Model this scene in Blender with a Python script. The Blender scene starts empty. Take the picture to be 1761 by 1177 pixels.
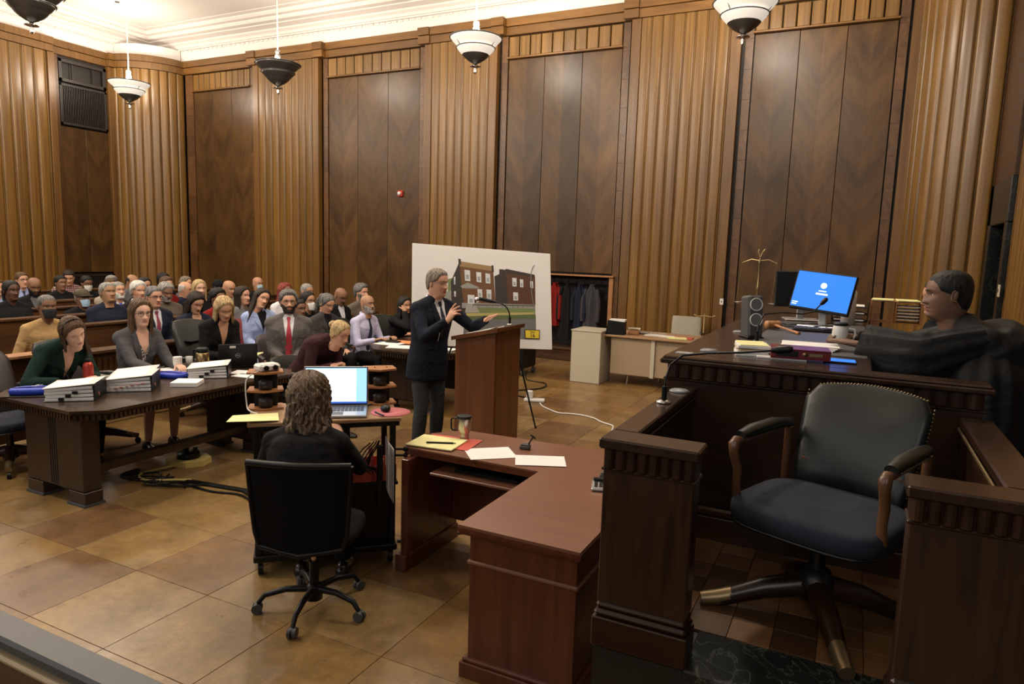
import bpy, bmesh, math, random
import numpy as np
from mathutils import Vector, Matrix, noise
random.seed(7)
S = bpy.context.scene
COL = S.collection
PI = math.pi
# ------------------------------------------------------------- camera, world, lights, exposure
cd = bpy.data.cameras.new('camera'); cam = bpy.data.objects.new('camera', cd); COL.objects.link(cam)
CX = (0.894681, 0.086272, -0.438296); CY = (0.445615, -0.103814, 0.889185); CZ = (0.03121, -0.990848, -0.131325)
rgt = Vector((CX[0], CY[0], CZ[0])); dwn = Vector((CX[1], CY[1], CZ[1])); fwd = Vector((CX[2], CY[2], CZ[2]))
M = Matrix((rgt, -dwn, -fwd)).transposed().to_4x4(); M.translation = (0, 0, 2.0)
cam.matrix_world = M
cd.sensor_width = 36; cd.lens = 36 * 1186.27 / 1761; cd.clip_start = .05; cd.clip_end = 200
S.camera = cam
vs = S.view_settings
vs.view_transform = 'Standard'; vs.look = 'None'; vs.gamma = 1; vs.use_curve_mapping = False; vs.exposure = 0.34
w = bpy.data.worlds.new('world'); S.world = w; w.use_nodes = True
w.node_tree.nodes['Background'].inputs[0].default_value = (1.0, .93, .84, 1)
w.node_tree.nodes['Background'].inputs[1].default_value = .07

def area(name, loc, target, sx, sy, power, col):
    l = bpy.data.lights.new(name, 'AREA'); l.shape = 'RECTANGLE'; l.size = sx; l.size_y = sy; l.energy = power; l.color = col
    o = bpy.data.objects.new(name, l); COL.objects.link(o); o.location = loc
    o.rotation_euler = (Vector(target) - Vector(loc)).to_track_quat('-Z', 'Y').to_euler()
    return o
# tall windows of the wall behind the photographer (daylight)
for i, x in enumerate((-12.5, -8.2, -3.9, 0.4)):
    area('window_light', (x, -3.5, 4.6), (x - .6, 12, 2.0), 1.8, 2.8, 42, (1.0, .97, .92))
for x in (-14.35, -10.02, -5.72, -1.61):     # pendant light on the ceiling; lights added over unlit and unbuilt lamps too
    for y in (10.0, 5.93, 1.86):
        if x > -2 and y < 2: continue
        l = bpy.data.lights.new('pendant_and_fill_light', 'POINT'); l.energy = 130 if y > 8 else 235; l.color = (1, .87, .71); l.shadow_soft_size = .24
        o = bpy.data.objects.new('pendant_and_fill_light', l); COL.objects.link(o); o.location = (x, y + .03, 5.50)

# ------------------------------------------------------------- materials
MATS = {}
def newmat(name):
    m = bpy.data.materials.new(name); m.use_nodes = True; MATS[name] = m
    nt = m.node_tree; return m, nt, nt.nodes['Principled BSDF']
def plain(name, col, rough=.5, metal=0, emit=None, es=1, bump=0, bscale=80, spec=None, var=0, vscale=6, alpha=None, coat=0):
    m, nt, b = newmat(name)
    b.inputs['Base Color'].default_value = (*col, 1); b.inputs['Roughness'].default_value = rough; b.inputs['Metallic'].default_value = metal
    if spec is not None: b.inputs['Specular IOR Level'].default_value = spec
    if coat: b.inputs['Coat Weight'].default_value = coat; b.inputs['Coat Roughness'].default_value = .1
    if emit: b.inputs['Emission Color'].default_value = (*emit, 1); b.inputs['Emission Strength'].default_value = es
    N = nt.nodes.new; L = nt.links.new
    if var or bump:
        tc = N('ShaderNodeTexCoord')
    if var:
        n = N('ShaderNodeTexNoise'); n.inputs['Scale'].default_value = vscale; n.inputs['Detail'].default_value = 4; L(tc.outputs['Object'], n.inputs['Vector'])
        r = N('ShaderNodeValToRGB'); r.color_ramp.elements[0].position = .3; r.color_ramp.elements[1].position = .7
        r.color_ramp.elements[0].color = (*[max(0, c * (1 - var)) for c in col], 1); r.color_ramp.elements[1].color = (*[min(1, c * (1 + var)) for c in col], 1)
        L(n.outputs['Fac'], r.inputs[0]); L(r.outputs[0], b.inputs['Base Color'])
    if bump:
        n2 = N('ShaderNodeTexNoise'); n2.inputs['Scale'].default_value = bscale; n2.inputs['Detail'].default_value = 3; L(tc.outputs['Object'], n2.inputs['Vector'])
        bp = N('ShaderNodeBump'); bp.inputs['Strength'].default_value = bump; bp.inputs['Distance'].default_value = .01; L(n2.outputs['Fac'], bp.inputs['Height']); L(bp.outputs[0], b.inputs['Normal'])
    return m
def wood(name, cols, stretch=(14, 14, .7), scale=1.0, rough=.35, rnd=.35, bump=.08, coat=.0, distort=.6, contrast=(.25, .75)):
    """grain runs along the axis with the small stretch value; each object gets its own cut of the figure"""
    m, nt, b = newmat(name); N = nt.nodes.new; L = nt.links.new
    tc = N('ShaderNodeTexCoord'); oi = N('ShaderNodeObjectInfo')
    mp = N('ShaderNodeMapping'); mp.inputs['Scale'].default_value = [s * scale for s in stretch]; L(tc.outputs['Object'], mp.inputs['Vector'])
    mul = N('ShaderNodeVectorMath'); mul.operation = 'SCALE'; mul.inputs[0].default_value = (37, 21, 53); L(oi.outputs['Random'], mul.inputs['Scale'])
    L(mul.outputs[0], mp.inputs['Location'])
    n = N('ShaderNodeTexNoise'); n.inputs['Scale'].default_value = 1; n.inputs['Detail'].default_value = 6; n.inputs['Distortion'].default_value = distort; L(mp.outputs[0], n.inputs['Vector'])
    r = N('ShaderNodeValToRGB'); cr = r.color_ramp; cr.elements[0].position = contrast[0]; cr.elements[1].position = contrast[1]
    cr.elements[0].color = (*cols[0], 1); cr.elements[1].color = (*cols[1], 1); L(n.outputs['Fac'], r.inputs[0])
    hv = N('ShaderNodeHueSaturation'); L(r.outputs[0], hv.inputs['Color'])
    mr = N('ShaderNodeMapRange'); mr.inputs['To Min'].default_value = 1 - rnd; mr.inputs['To Max'].default_value = 1 + rnd; L(oi.outputs['Random'], mr.inputs['Value']); L(mr.outputs[0], hv.inputs['Value'])
    L(hv.outputs[0], b.inputs['Base Color'])
    b.inputs['Roughness'].default_value = rough
    if coat: b.inputs['Coat Weight'].default_value = coat; b.inputs['Coat Roughness'].default_value = .18
    bp = N('ShaderNodeBump'); bp.inputs['Strength'].default_value = bump; bp.inputs['Distance'].default_value = .01; L(n.outputs['Fac'], bp.inputs['Height']); L(bp.outputs[0], b.inputs['Normal'])
    return m
def veneer(name, ca, cb):
    """book-matched veneer: slanting figure mirrored about the sheet's middle, one half a tone darker"""
    m, nt, b = newmat(name); N = nt.nodes.new; L = nt.links.new
    tc = N('ShaderNodeTexCoord'); oi = N('ShaderNodeObjectInfo')
    sp = N('ShaderNodeSeparateXYZ'); L(tc.outputs['Object'], sp.inputs[0])
    ax = N('ShaderNodeMath'); ax.operation = 'ABSOLUTE'; L(sp.outputs['X'], ax.inputs[0])
    a2 = N('ShaderNodeMath'); a2.operation = 'MULTIPLY_ADD'; L(ax.outputs[0], a2.inputs[0]); a2.inputs[1].default_value = -1.5; L(sp.outputs['Z'], a2.inputs[2])
    off = N('ShaderNodeMath'); off.operation = 'MULTIPLY_ADD'; L(oi.outputs['Random'], off.inputs[0]); off.inputs[1].default_value = 40; L(a2.outputs[0], off.inputs[2])
    cb_ = N('ShaderNodeCombineXYZ'); L(off.outputs[0], cb_.inputs['Z'])
    xs = N('ShaderNodeMath'); xs.operation = 'MULTIPLY'; L(ax.outputs[0], xs.inputs[0]); xs.inputs[1].default_value = .8; L(xs.outputs[0], cb_.inputs['X'])
    n = N('ShaderNodeTexNoise'); n.inputs['Scale'].default_value = 2.2; n.inputs['Detail'].default_value = 5; n.inputs['Roughness'].default_value = .6; L(cb_.outputs[0], n.inputs['Vector'])
    # fine vertical pores
    mp = N('ShaderNodeMapping'); mp.inputs['Scale'].default_value = (40, 40, 2); L(tc.outputs['Object'], mp.inputs['Vector'])
    n2 = N('ShaderNodeTexNoise'); n2.inputs['Scale'].default_value = 1; n2.inputs['Detail'].default_value = 3; L(mp.outputs[0], n2.inputs['Vector'])
    mx = N('ShaderNodeMath'); mx.operation = 'MULTIPLY_ADD'; L(n2.outputs['Fac'], mx.inputs[0]); mx.inputs[1].default_value = .3; L(n.outputs['Fac'], mx.inputs[2])
    r = N('ShaderNodeValToRGB'); r.color_ramp.elements[0].position = .45; r.color_ramp.elements[1].position = .85
    r.color_ramp.elements[0].color = (*ca, 1); r.color_ramp.elements[1].color = (*cb, 1); L(mx.outputs[0], r.inputs[0])
    sg = N('ShaderNodeMath'); sg.operation = 'GREATER_THAN'; L(sp.outputs['X'], sg.inputs[0]); sg.inputs[1].default_value = 0
    rr = N('ShaderNodeMapRange'); rr.inputs['To Min'].default_value = -.38; rr.inputs['To Max'].default_value = .38; L(oi.outputs['Random'], rr.inputs['Value'])
    hm = N('ShaderNodeMath'); hm.operation = 'MULTIPLY_ADD'; L(sg.outputs[0], hm.inputs[0]); L(rr.outputs[0], hm.inputs[1]); hm.inputs[2].default_value = .95
    hv = N('ShaderNodeHueSaturation'); L(r.outputs[0], hv.inputs['Color']); L(hm.outputs[0], hv.inputs['Value']); L(hv.outputs[0], b.inputs['Base Color'])
    b.inputs['Roughness'].default_value = .37; b.inputs['Specular IOR Level'].default_value = .38
    return m
def plaid(name, base, stripes, scale=28, rough=.8):
    m, nt, b = newmat(name); N = nt.nodes.new; L = nt.links.new
    tc = N('ShaderNodeTexCoord'); sp = N('ShaderNodeSeparateXYZ'); L(tc.outputs['Object'], sp.inputs[0])
    last = None
    for ax, col in stripes:
        mu = N('ShaderNodeMath'); mu.operation = 'MULTIPLY'; L(sp.outputs[ax], mu.inputs[0]); mu.inputs[1].default_value = scale
        fr = N('ShaderNodeMath'); fr.operation = 'FRACT'; L(mu.outputs[0], fr.inputs[0])
        gt = N('ShaderNodeMath'); gt.operation = 'GREATER_THAN'; L(fr.outputs[0], gt.inputs[0]); gt.inputs[1].default_value = .6
        mi = N('ShaderNodeMix'); mi.data_type = 'RGBA'; L(gt.outputs[0], mi.inputs['Factor'])
        if last is None: mi.inputs['A'].default_value = (*base, 1)
        else: L(last, mi.inputs['A'])
        mi.inputs['B'].default_value = (*col, 1); last = mi.outputs['Result']
    L(last, b.inputs['Base Color']); b.inputs['Roughness'].default_value = rough
    return m
def marble(name, base, vein, scale=3.0, rough=.18, w=.035):
    m, nt, b = newmat(name); N = nt.nodes.new; L = nt.links.new
    tc = N('ShaderNodeTexCoord'); n = N('ShaderNodeTexNoise'); n.inputs['Scale'].default_value = scale; n.inputs['Detail'].default_value = 7; n.inputs['Distortion'].default_value = 1.6
    L(tc.outputs['Object'], n.inputs['Vector'])
    r = N('ShaderNodeValToRGB'); cr = r.color_ramp
    cr.elements[0].position = .3; cr.elements[0].color = (*[c * .6 for c in base], 1)
    cr.elements[1].position = .5 - w; cr.elements[1].color = (*base, 1)
    e = cr.elements.new(.5); e.color = (*vein, 1); e = cr.elements.new(.5 + w); e.color = (*base, 1)
    L(n.outputs['Fac'], r.inputs[0]); L(r.outputs[0], b.inputs['Base Color']); b.inputs['Roughness'].default_value = rough
    return m
def tilemat(name):
    """linoleum tile: tone picked per tile, mottled and scuffed"""
    m, nt, b = newmat(name); N = nt.nodes.new; L = nt.links.new
    oi = N('ShaderNodeObjectInfo'); geo = N('ShaderNodeNewGeometry')
    r = N('ShaderNodeValToRGB'); cr = r.color_ramp; cr.interpolation = 'CONSTANT'
    cols = [(.2106, .1170, .0359), (.2262, .1342, .0437), (.1677, .0897, .0351), (.2418, .1482, .0530), (.2145, .1232, .0406), (.1872, .1030, .0374), (.2496, .1560, .0608)]
    cr.elements[0].position = 0; cr.elements[0].color = (*cols[0], 1); cr.elements[1].position = 1 / 7; cr.elements[1].color = (*cols[1], 1)
    for i in range(2, 7):
        e = cr.elements.new(i / 7); e.color = (*cols[i], 1)
    ad = N('ShaderNodeMath'); L(oi.outputs['Random'], ad.inputs[0]); L(geo.outputs['Random Per Island'], ad.inputs[1]); fr = N('ShaderNodeMath'); fr.operation = 'FRACT'; L(ad.outputs[0], fr.inputs[0]); L(fr.outputs[0], r.inputs[0])
    nf = N('ShaderNodeTexNoise'); nf.inputs['Scale'].default_value = 16; nf.inputs['Detail'].default_value = 8; nf.inputs['Roughness'].default_value = .75; L(geo.outputs['Position'], nf.inputs['Vector'])
    mf = N('ShaderNodeMapRange'); mf.inputs['From Min'].default_value = .3; mf.inputs['From Max'].default_value = .7; mf.inputs['To Min'].default_value = .72; mf.inputs['To Max'].default_value = 1.22; L(nf.outputs['Fac'], mf.inputs['Value'])
    n = N('ShaderNodeTexNoise'); n.inputs['Scale'].default_value = 2.3; n.inputs['Detail'].default_value = 9; n.inputs['Roughness'].default_value = .65; L(geo.outputs['Position'], n.inputs['Vector'])
    mr = N('ShaderNodeMapRange'); mr.inputs['From Min'].default_value = .3; mr.inputs['From Max'].default_value = .7; mr.inputs['To Min'].default_value = .62; mr.inputs['To Max'].default_value = 1.30; L(n.outputs['Fac'], mr.inputs['Value'])
    mm_ = N('ShaderNodeMath'); mm_.operation = 'MULTIPLY'; L(mr.outputs[0], mm_.inputs[0]); L(mf.outputs[0], mm_.inputs[1])
    hv = N('ShaderNodeHueSaturation'); L(r.outputs[0], hv.inputs['Color']); L(mm_.outputs[0], hv.inputs['Value'])
    n3 = N('ShaderNodeTexNoise'); n3.inputs['Scale'].default_value = 60; n3.inputs['Detail'].default_value = 6; L(geo.outputs['Position'], n3.inputs['Vector'])
    st = N('ShaderNodeValToRGB'); st.color_ramp.elements[0].position = .62; st.color_ramp.elements[1].position = .72; L(n3.outputs['Fac'], st.inputs[0])
    mi = N('ShaderNodeMix'); mi.data_type = 'RGBA'; L(hv.outputs[0], mi.inputs['A']); mi.inputs['B'].default_value = (.42, .34, .22, 1)
    mm = N('ShaderNodeMath'); mm.operation = 'MULTIPLY'; mm.inputs[1].default_value = .3; L(st.outputs[0], mm.inputs[0]); L(mm.outputs[0], mi.inputs['Factor']); L(mi.outputs['Result'], b.inputs['Base Color'])
    n2 = N('ShaderNodeTexNoise'); n2.inputs['Scale'].default_value = 5; n2.inputs['Detail'].default_value = 6; L(geo.outputs['Position'], n2.inputs['Vector'])
    m2 = N('ShaderNodeMapRange'); m2.inputs['To Min'].default_value = .16; m2.inputs['To Max'].default_value = .5; L(n2.outputs['Fac'], m2.inputs['Value']); L(m2.outputs[0], b.inputs['Roughness'])
    bp = N('ShaderNodeBump'); bp.inputs['Strength'].default_value = .12; bp.inputs['Distance'].default_value = .004; L(n3.outputs['Fac'], bp.inputs['Height']); L(bp.outputs[0], b.inputs['Normal'])
    return m
def hairmat(name, c, c2=None):
    m, nt, b = newmat(name); N = nt.nodes.new; L = nt.links.new
    tc = N('ShaderNodeTexCoord'); mp = N('ShaderNodeMapping'); mp.inputs['Scale'].default_value = (90, 90, 9); L(tc.outputs['Object'], mp.inputs['Vector'])
    n = N('ShaderNodeTexNoise'); n.inputs['Scale'].default_value = 1; n.inputs['Detail'].default_value = 4; n.inputs['Distortion'].default_value = .8; L(mp.outputs[0], n.inputs['Vector'])
    r = N('ShaderNodeValToRGB'); r.color_ramp.elements[0].position = .35; r.color_ramp.elements[1].position = .68
    c2 = c2 or [x * 1.9 + .01 for x in c]
    r.color_ramp.elements[0].color = (*[x * .6 for x in c], 1); r.color_ramp.elements[1].color = (*c2, 1)
    L(n.outputs['Fac'], r.inputs[0]); L(r.outputs[0], b.inputs['Base Color']); b.inputs['Roughness'].default_value = .55; b.inputs['Specular IOR Level'].default_value = .22
    bp = N('ShaderNodeBump'); bp.inputs['Strength'].default_value = .6; bp.inputs['Distance'].default_value = .006; L(n.outputs['Fac'], bp.inputs['Height']); L(bp.outputs[0], b.inputs['Normal'])
    return m
def cloth(name, c, rough=.85, fold=.5, fscale=7):
    m, nt, b = newmat(name); N = nt.nodes.new; L = nt.links.new
    b.inputs['Base Color'].default_value = (*c, 1); b.inputs['Roughness'].default_value = rough; b.inputs['Specular IOR Level'].default_value = .12
    tc = N('ShaderNodeTexCoord'); n = N('ShaderNodeTexNoise'); n.inputs['Scale'].default_value = fscale; n.inputs['Detail'].default_value = 3; n.inputs['Distortion'].default_value = 1.2; L(tc.outputs['Object'], n.inputs['Vector'])
    bp = N('ShaderNodeBump'); bp.inputs['Strength'].default_value = fold; bp.inputs['Distance'].default_value = .04; L(n.outputs['Fac'], bp.inputs['Height'])
    L(bp.outputs[0], b.inputs['Normal'])
    return m
def mat(name): return MATS[name]

# ------------------------------------------------------------- mesh building
class MB:
    def __init__(s): s.v = []; s.f = []; s.mi = []; s.sm = []; s.m = 0; s.X = None
    def add(s, vs, fs, smooth=False):
        n = len(s.v)
        if s.X is not None: vs = [s.X @ Vector(v) for v in vs]
        s.v.extend([tuple(v) for v in vs]); s.f.extend([tuple(i + n for i in f) for f in fs])
        s.mi.extend([s.m] * len(fs)); s.sm.extend([smooth] * len(fs)); return s
    def box(s, a, b, bev=0, rot=None, piv=None):
        """box between corners a and b"""
        c = [(a[i] + b[i]) / 2 for i in range(3)]; h = [abs(b[i] - a[i]) / 2 for i in range(3)]
        R = rot.to_3x3() if rot else None
        pv = Vector(piv) if piv else Vector(c)
        def T(p):
            q = Vector((c[0] + p[0], c[1] + p[1], c[2] + p[2]))
            return tuple(R @ (q - pv) + pv) if R else tuple(q)
        if not bev:
            vs = [T((x * h[0], y * h[1], z * h[2])) for x in (-1, 1) for y in (-1, 1) for z in (-1, 1)]
            return s.add(vs, [(0, 1, 3, 2), (4, 6, 7, 5), (0, 4, 5, 1), (2, 3, 7, 6), (0, 2, 6, 4), (1, 5, 7, 3)])
        bev = min(bev, min(h) * .95); ix = {}; vs = []
        for sx in (-1, 1):
            for sy in (-1, 1):
                for sz in (-1, 1):
                    for ax in range(3):
                        p = [sx * h[0], sy * h[1], sz * h[2]]
                        for k in range(3):
                            if k != ax: p[k] -= math.copysign(bev, p[k])
                        ix[(sx, sy, sz, ax)] = len(vs); vs.append(T(p))
        fs = []
        for ax in range(3):
            o = [k for k in range(3) if k != ax]
            for sg in (-1, 1):
                q = []
                for u, v in ((-1, -1), (1, -1), (1, 1), (-1, 1)):
                    t = [0, 0, 0]; t[ax] = sg; t[o[0]] = u; t[o[1]] = v; q.append(ix[(*t, ax)])
                fs.append(q)
            for u in (-1, 1):
                for v in (-1, 1):
                    t1 = [0, 0, 0]; t1[ax] = -1; t1[o[0]] = u; t1[o[1]] = v
                    t2 = list(t1); t2[ax] = 1
                    fs.append([ix[(*t1, o[0])], ix[(*t2, o[0])], ix[(*t2, o[1])], ix[(*t1, o[1])]])
        for sx in (-1, 1):
            for sy in (-1, 1):
                for sz in (-1, 1): fs.append([ix[(sx, sy, sz, k)] for k in range(3)])
        return s.add(vs, fs)
    def prism(s, poly, z0, z1, axis='z', smooth=False):
        """polygon extruded along an axis; poly in the other two axes"""
        def P(u, v, t): return {'z': (u, v, t), 'y': (u, t, v), 'x': (t, u, v)}[axis]
        n = len(poly); vs = [P(u, v, z0) for u, v in poly] + [P(u, v, z1) for u, v in poly]
        fs = [(i, (i + 1) % n, (i + 1) % n + n, i + n) for i in range(n)]
        s.add(vs, fs, smooth); s.add(vs[:n], [tuple(range(n))]); s.add(vs[n:], [tuple(range(n))]); return s
    def lathe(s, prof, c=(0, 0, 0), n=24, axis='z', smooth=True, cap=True):
        vs = []; k = len(prof)
        for i in range(n):
            a = 2 * PI * i / n
            for r, t in prof:
                x, y = r * math.cos(a), r * math.sin(a)
                p = {'z': (x, y, t), 'y': (x, t, y), 'x': (t, x, y)}[axis]
                vs.append((c[0] + p[0], c[1] + p[1], c[2] + p[2]))
        fs = [(i * k + j, ((i + 1) % n) * k + j, ((i + 1) % n) * k + j + 1, i * k + j + 1) for i in range(n) for j in range(k - 1)]
        s.add(vs, fs, smooth)
        if cap:
            for j in (0, k - 1):
                if prof[j][0] > 1e-5: s.add([vs[i * k + j] for i in range(n)], [tuple(range(n))])
        return s
    def cyl(s, a, b, r, r2=None, n=12, smooth=True):
        return s.tube([a, b], [r, r if r2 is None else r2], n, smooth)
    def tube(s, pts, r, n=8, smooth=True, flat=1.0, up=None, closed=False):
        P = [Vector(p) for p in pts]; R = r if isinstance(r, (list, tuple)) else [r] * len(P)
        rings = []; prev = None
        for i, p in enumerate(P):
            if closed: t = (P[(i + 1) % len(P)] - P[i - 1]).normalized()
            else: t = (P[min(i + 1, len(P) - 1)] - P[max(i - 1, 0)]).normalized()
            if prev is None:
                u = Vector(up) if up else (Vector((0, 0, 1)) if abs(t.z) < .9 else Vector((1, 0, 0)))
            else: u = prev
            x = t.cross(u)
            if x.length < 1e-6: x = t.orthogonal()
            x.normalize(); y = x.cross(t).normalized(); prev = y
            rings.append([tuple(p + (x * math.cos(2 * PI * k / n) + y * math.sin(2 * PI * k / n) * flat) * R[i]) for k in range(n)])
        vs = [q for g in rings for q in g]; fs = []
        m = len(P) if closed else len(P) - 1
        for i in range(m):
            j = (i + 1) % len(P)
            for k in range(n): fs.append((i * n + k, i * n + (k + 1) % n, j * n + (k + 1) % n, j * n + k))
        s.add(vs, fs, smooth)
        if not closed: s.add(rings[0], [tuple(range(n))]); s.add(rings[-1], [tuple(range(n))])
        return s
    def ball(s, c, r, nu=16, nv=10, rot=None, smooth=True):
        r = r if isinstance(r, (tuple, list)) else (r, r, r); vs = []
        for j in range(1, nv):
            ph = PI * j / nv
            for i in range(nu):
                a = 2 * PI * i / nu; p = Vector((r[0] * math.sin(ph) * math.cos(a), r[1] * math.sin(ph) * math.sin(a), r[2] * math.cos(ph)))
                if rot: p = rot @ p
                vs.append((c[0] + p.x, c[1] + p.y, c[2] + p.z))
        p = Vector((0, 0, r[2])); q = -p
        if rot: p = rot @ p; q = rot @ q
        vs.append((c[0] + p.x, c[1] + p.y, c[2] + p.z)); vs.append((c[0] + q.x, c[1] + q.y, c[2] + q.z)); T = len(vs) - 2
        fs = [(j * nu + i, j * nu + (i + 1) % nu, (j + 1) * nu + (i + 1) % nu, (j + 1) * nu + i) for j in range(nv - 2) for i in range(nu)]
        fs += [(T, (i + 1) % nu, i) for i in range(nu)] + [(T + 1, (nv - 2) * nu + i, (nv - 2) * nu + (i + 1) % nu) for i in range(nu)]
        return s.add(vs, fs, smooth)
    def loft(s, rings, smooth=True, cap=True):
        n = len(rings[0]); vs = [p for g in rings for p in g]
        fs = [(i * n + k, i * n + (k + 1) % n, (i + 1) * n + (k + 1) % n, (i + 1) * n + k) for i in range(len(rings) - 1) for k in range(n)]
        s.add(vs, fs, smooth)
        if cap: s.add(rings[0], [tuple(range(n))]); s.add(rings[-1], [tuple(range(n))])
        return s
    def sheet(s, a, b, c, d, t=.002):
        """thin slab with corners a,b,c,d (upper face), t thick downwards"""
        up = [a, b, c, d]; dn = [(p[0], p[1], p[2] - t) for p in up]
        return s.add(up + dn, [(0, 1, 2, 3), (7, 6, 5, 4), (0, 4, 5, 1), (1, 5, 6, 2), (2, 6, 7, 3), (3, 7, 4, 0)])
    def mesh(s, name, mats=()):
        me = bpy.data.meshes.new(name); me.from_pydata(s.v, [], s.f)
        me.polygons.foreach_set('material_index', s.mi); me.polygons.foreach_set('use_smooth', s.sm)
        for m in mats: me.materials.append(MATS[m] if isinstance(m, str) else m)
        bm = bmesh.new(); bm.from_mesh(me); bmesh.ops.recalc_face_normals(bm, faces=bm.faces); bm.to_mesh(me); bm.free()
        return me
    def build(s, name, mats, parent=None, loc=None, rotz=0, rot=None):
        if isinstance(mats, str): mats = (mats,)
        return link(name, s.mesh(name, mats), parent, loc, rotz, rot)
def link(name, me, parent=None, loc=None, rotz=0, rot=None):
    o = bpy.data.objects.new(name, me); COL.objects.link(o)
    if parent: o.parent = parent
    if loc is not None: o.location = loc
    if rot is not None: o.rotation_euler = rot
    elif rotz: o.rotation_euler = (0, 0, rotz)
    return o
def tag(o, label=None, cat=None, group=None, kind=None):
    if label: o['label'] = label
    if cat: o['category'] = cat
    if group: o['group'] = group
    if kind: o['kind'] = kind
    return o
def thing(name, label, cat, loc=(0, 0, 0), rotz=0, group=None, rot=None):
    o = bpy.data.objects.new(name, None); COL.objects.link(o); o.location = loc; o.empty_display_size = .1
    o.rotation_euler = rot if rot is not None else (0, 0, rotz)
    return tag(o, label, cat, group)
def dup(root, loc, rotz=None, label=None, group=None):
    r = root.copy(); COL.objects.link(r); r.location = loc
    if rotz is not None: r.rotation_euler = (0, 0, rotz)
    if label: r['label'] = label
    if group: r['group'] = group
    def kids(a, b):
        for ch in list(a.children):
            c = ch.copy(); COL.objects.link(c); c.parent = b; kids(ch, c)
    kids(root, r)
    return r
def struct(name, mb, mats, **k): return tag(mb.build(name, mats, **k), kind='structure')
def rz(a): return Matrix.Rotation(a, 4, 'Z')
def rx(a): return Matrix.Rotation(a, 4, 'X')
def ry(a): return Matrix.Rotation(a, 4, 'Y')
def crv(pts, n=5):
    """smooth curve through the points"""
    P = [Vector(p) for p in pts]; P = [P[0]] + P + [P[-1]]; out = []
    for i in range(1, len(P) - 2):
        for k in range(n):
            t = k / n; a, b, c, d = P[i - 1], P[i], P[i + 1], P[i + 2]
            out.append(.5 * (2 * b + (c - a) * t + (2 * a - 5 * b + 4 * c - d) * t * t + (3 * b - a - 3 * c + d) * t ** 3))
    return out + [P[-2]]
def arcpts(c, r, a0, a1, n): return [(c[0] + r * math.cos(a0 + (a1 - a0) * i / n), c[1] + r * math.sin(a0 + (a1 - a0) * i / n)) for i in range(n + 1)]
def remesh(mb, voxel, smooth=2, factor=.5):
    me = mb.mesh('tmp'); o = bpy.data.objects.new('tmp', me); COL.objects.link(o)
    m = o.modifiers.new('r', 'REMESH'); m.mode = 'VOXEL'; m.voxel_size = voxel; m.use_smooth_shade = True
    if smooth:
        m2 = o.modifiers.new('s', 'SMOOTH'); m2.iterations = smooth; m2.factor = factor
    dg = bpy.context.evaluated_depsgraph_get(); ev = o.evaluated_get(dg)
    out = bpy.data.meshes.new_from_object(ev, depsgraph=dg)
    bpy.data.objects.remove(o); bpy.data.meshes.remove(me)
    out.polygons.foreach_set('use_smooth', [True] * len(out.polygons))
    return out
# ============================================================= materials used
wood('oak', [(.098, .046, .009), (.212, .110, .023)], stretch=(22, 22, .6), rough=.34, rnd=.16, contrast=(.3, .72))
wood('oak_flat', [(.0924, .0420, .0101), (.1806, .0890, .0218)], stretch=(16, 16, .7), rough=.36, rnd=.12)
wood('oak_band', [(.1008, .0445, .0101), (.2016, .0966, .0227)], stretch=(1.2, 9, 9), rough=.34, rnd=.25)
wood('burl', [(.0574, .0246, .0082), (.1394, .0640, .0197)], stretch=(6, 6, 5), rough=.36, rnd=.2, distort=2)
veneer('veneer', (.0437, .0202, .0059), (.1159, .0571, .0151))
wood('dark_oak', [(.0240, .0104, .0048), (.0680, .0304, .0120)], stretch=(18, 18, 1.0), rough=.3, rnd=.1)
wood('dark_oak_h', [(.030, .013, .006), (.080, .036, .015)], stretch=(1.2, 18, 18), rough=.28, rnd=.1)
wood('dark_oak_y', [(.034, .018, .010), (.070, .038, .020)], stretch=(18, 1.2, 18), rough=.26, rnd=.1)
wood('pew_wood', [(.0446, .0187, .0072), (.1080, .0490, .0173)], stretch=(14, 1.2, 12), rough=.32, rnd=.12)
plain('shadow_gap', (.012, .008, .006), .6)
plain('vent_black', (.018, .013, .011), .5)
plain('plaster', (.70, .655, .62), .8, bump=.05, bscale=30)
plain('grout', (.12, .075, .035), .6)
tilemat('tile')
marble('green_marble', (.016, .019, .018), (.075, .085, .07), 7.5, .2, .02)
marble('black_marble', (.007, .008, .008), (.022, .022, .022), 4, .25, .02)
wood('brown_tile', [(.1200, .0560, .0224), (.1840, .0944, .0384)], stretch=(5, 5, 5), rough=.38, rnd=.6, bump=.05)
MBK = plain('iron', (.045, .042, .04), .42, .7)
Wy = 11.91; Wx = -16.0; Rx = 1.5
# ------------------------------------------------------------- floor with its tiles
f = MB(); f.box((-16.4, -4, -.12), (3.2, 12.6, -.012)); floor = struct('floor', f, 'grout')
T = .61; g = .0015
t = MB(); t.box((-T/2 + g, -T/2 + g, -.010), (T/2 - g, T/2 - g, 0), .0012); tme = t.mesh('floor_tile', ('tile',))
far = MB(); x0 = -3.76 + T/2; y0 = 2.57 + T/2
for i in range(-21, 12):
    for j in range(-6, 16):
        x, y = x0 + i * T, y0 + j * T
        if x > 3 or x < -16.2 or y > 12.2: continue
        if -7.6 < x < .6 and 1.2 < y < 11.9 and y > -.9 * x * .25 and not (x > -.6 and y < 8.2) and y > 1.0 + max(0, -(x + 2)) * .15:
            link('floor_tile', tme, floor, (x, y, 0))
        else: far.box((x - T/2 + g, y - T/2 + g, -.010), (x + T/2 - g, y + T/2 - g, 0))
tag(far.build('floor_tiles', 'tile', floor), kind='stuff')
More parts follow.
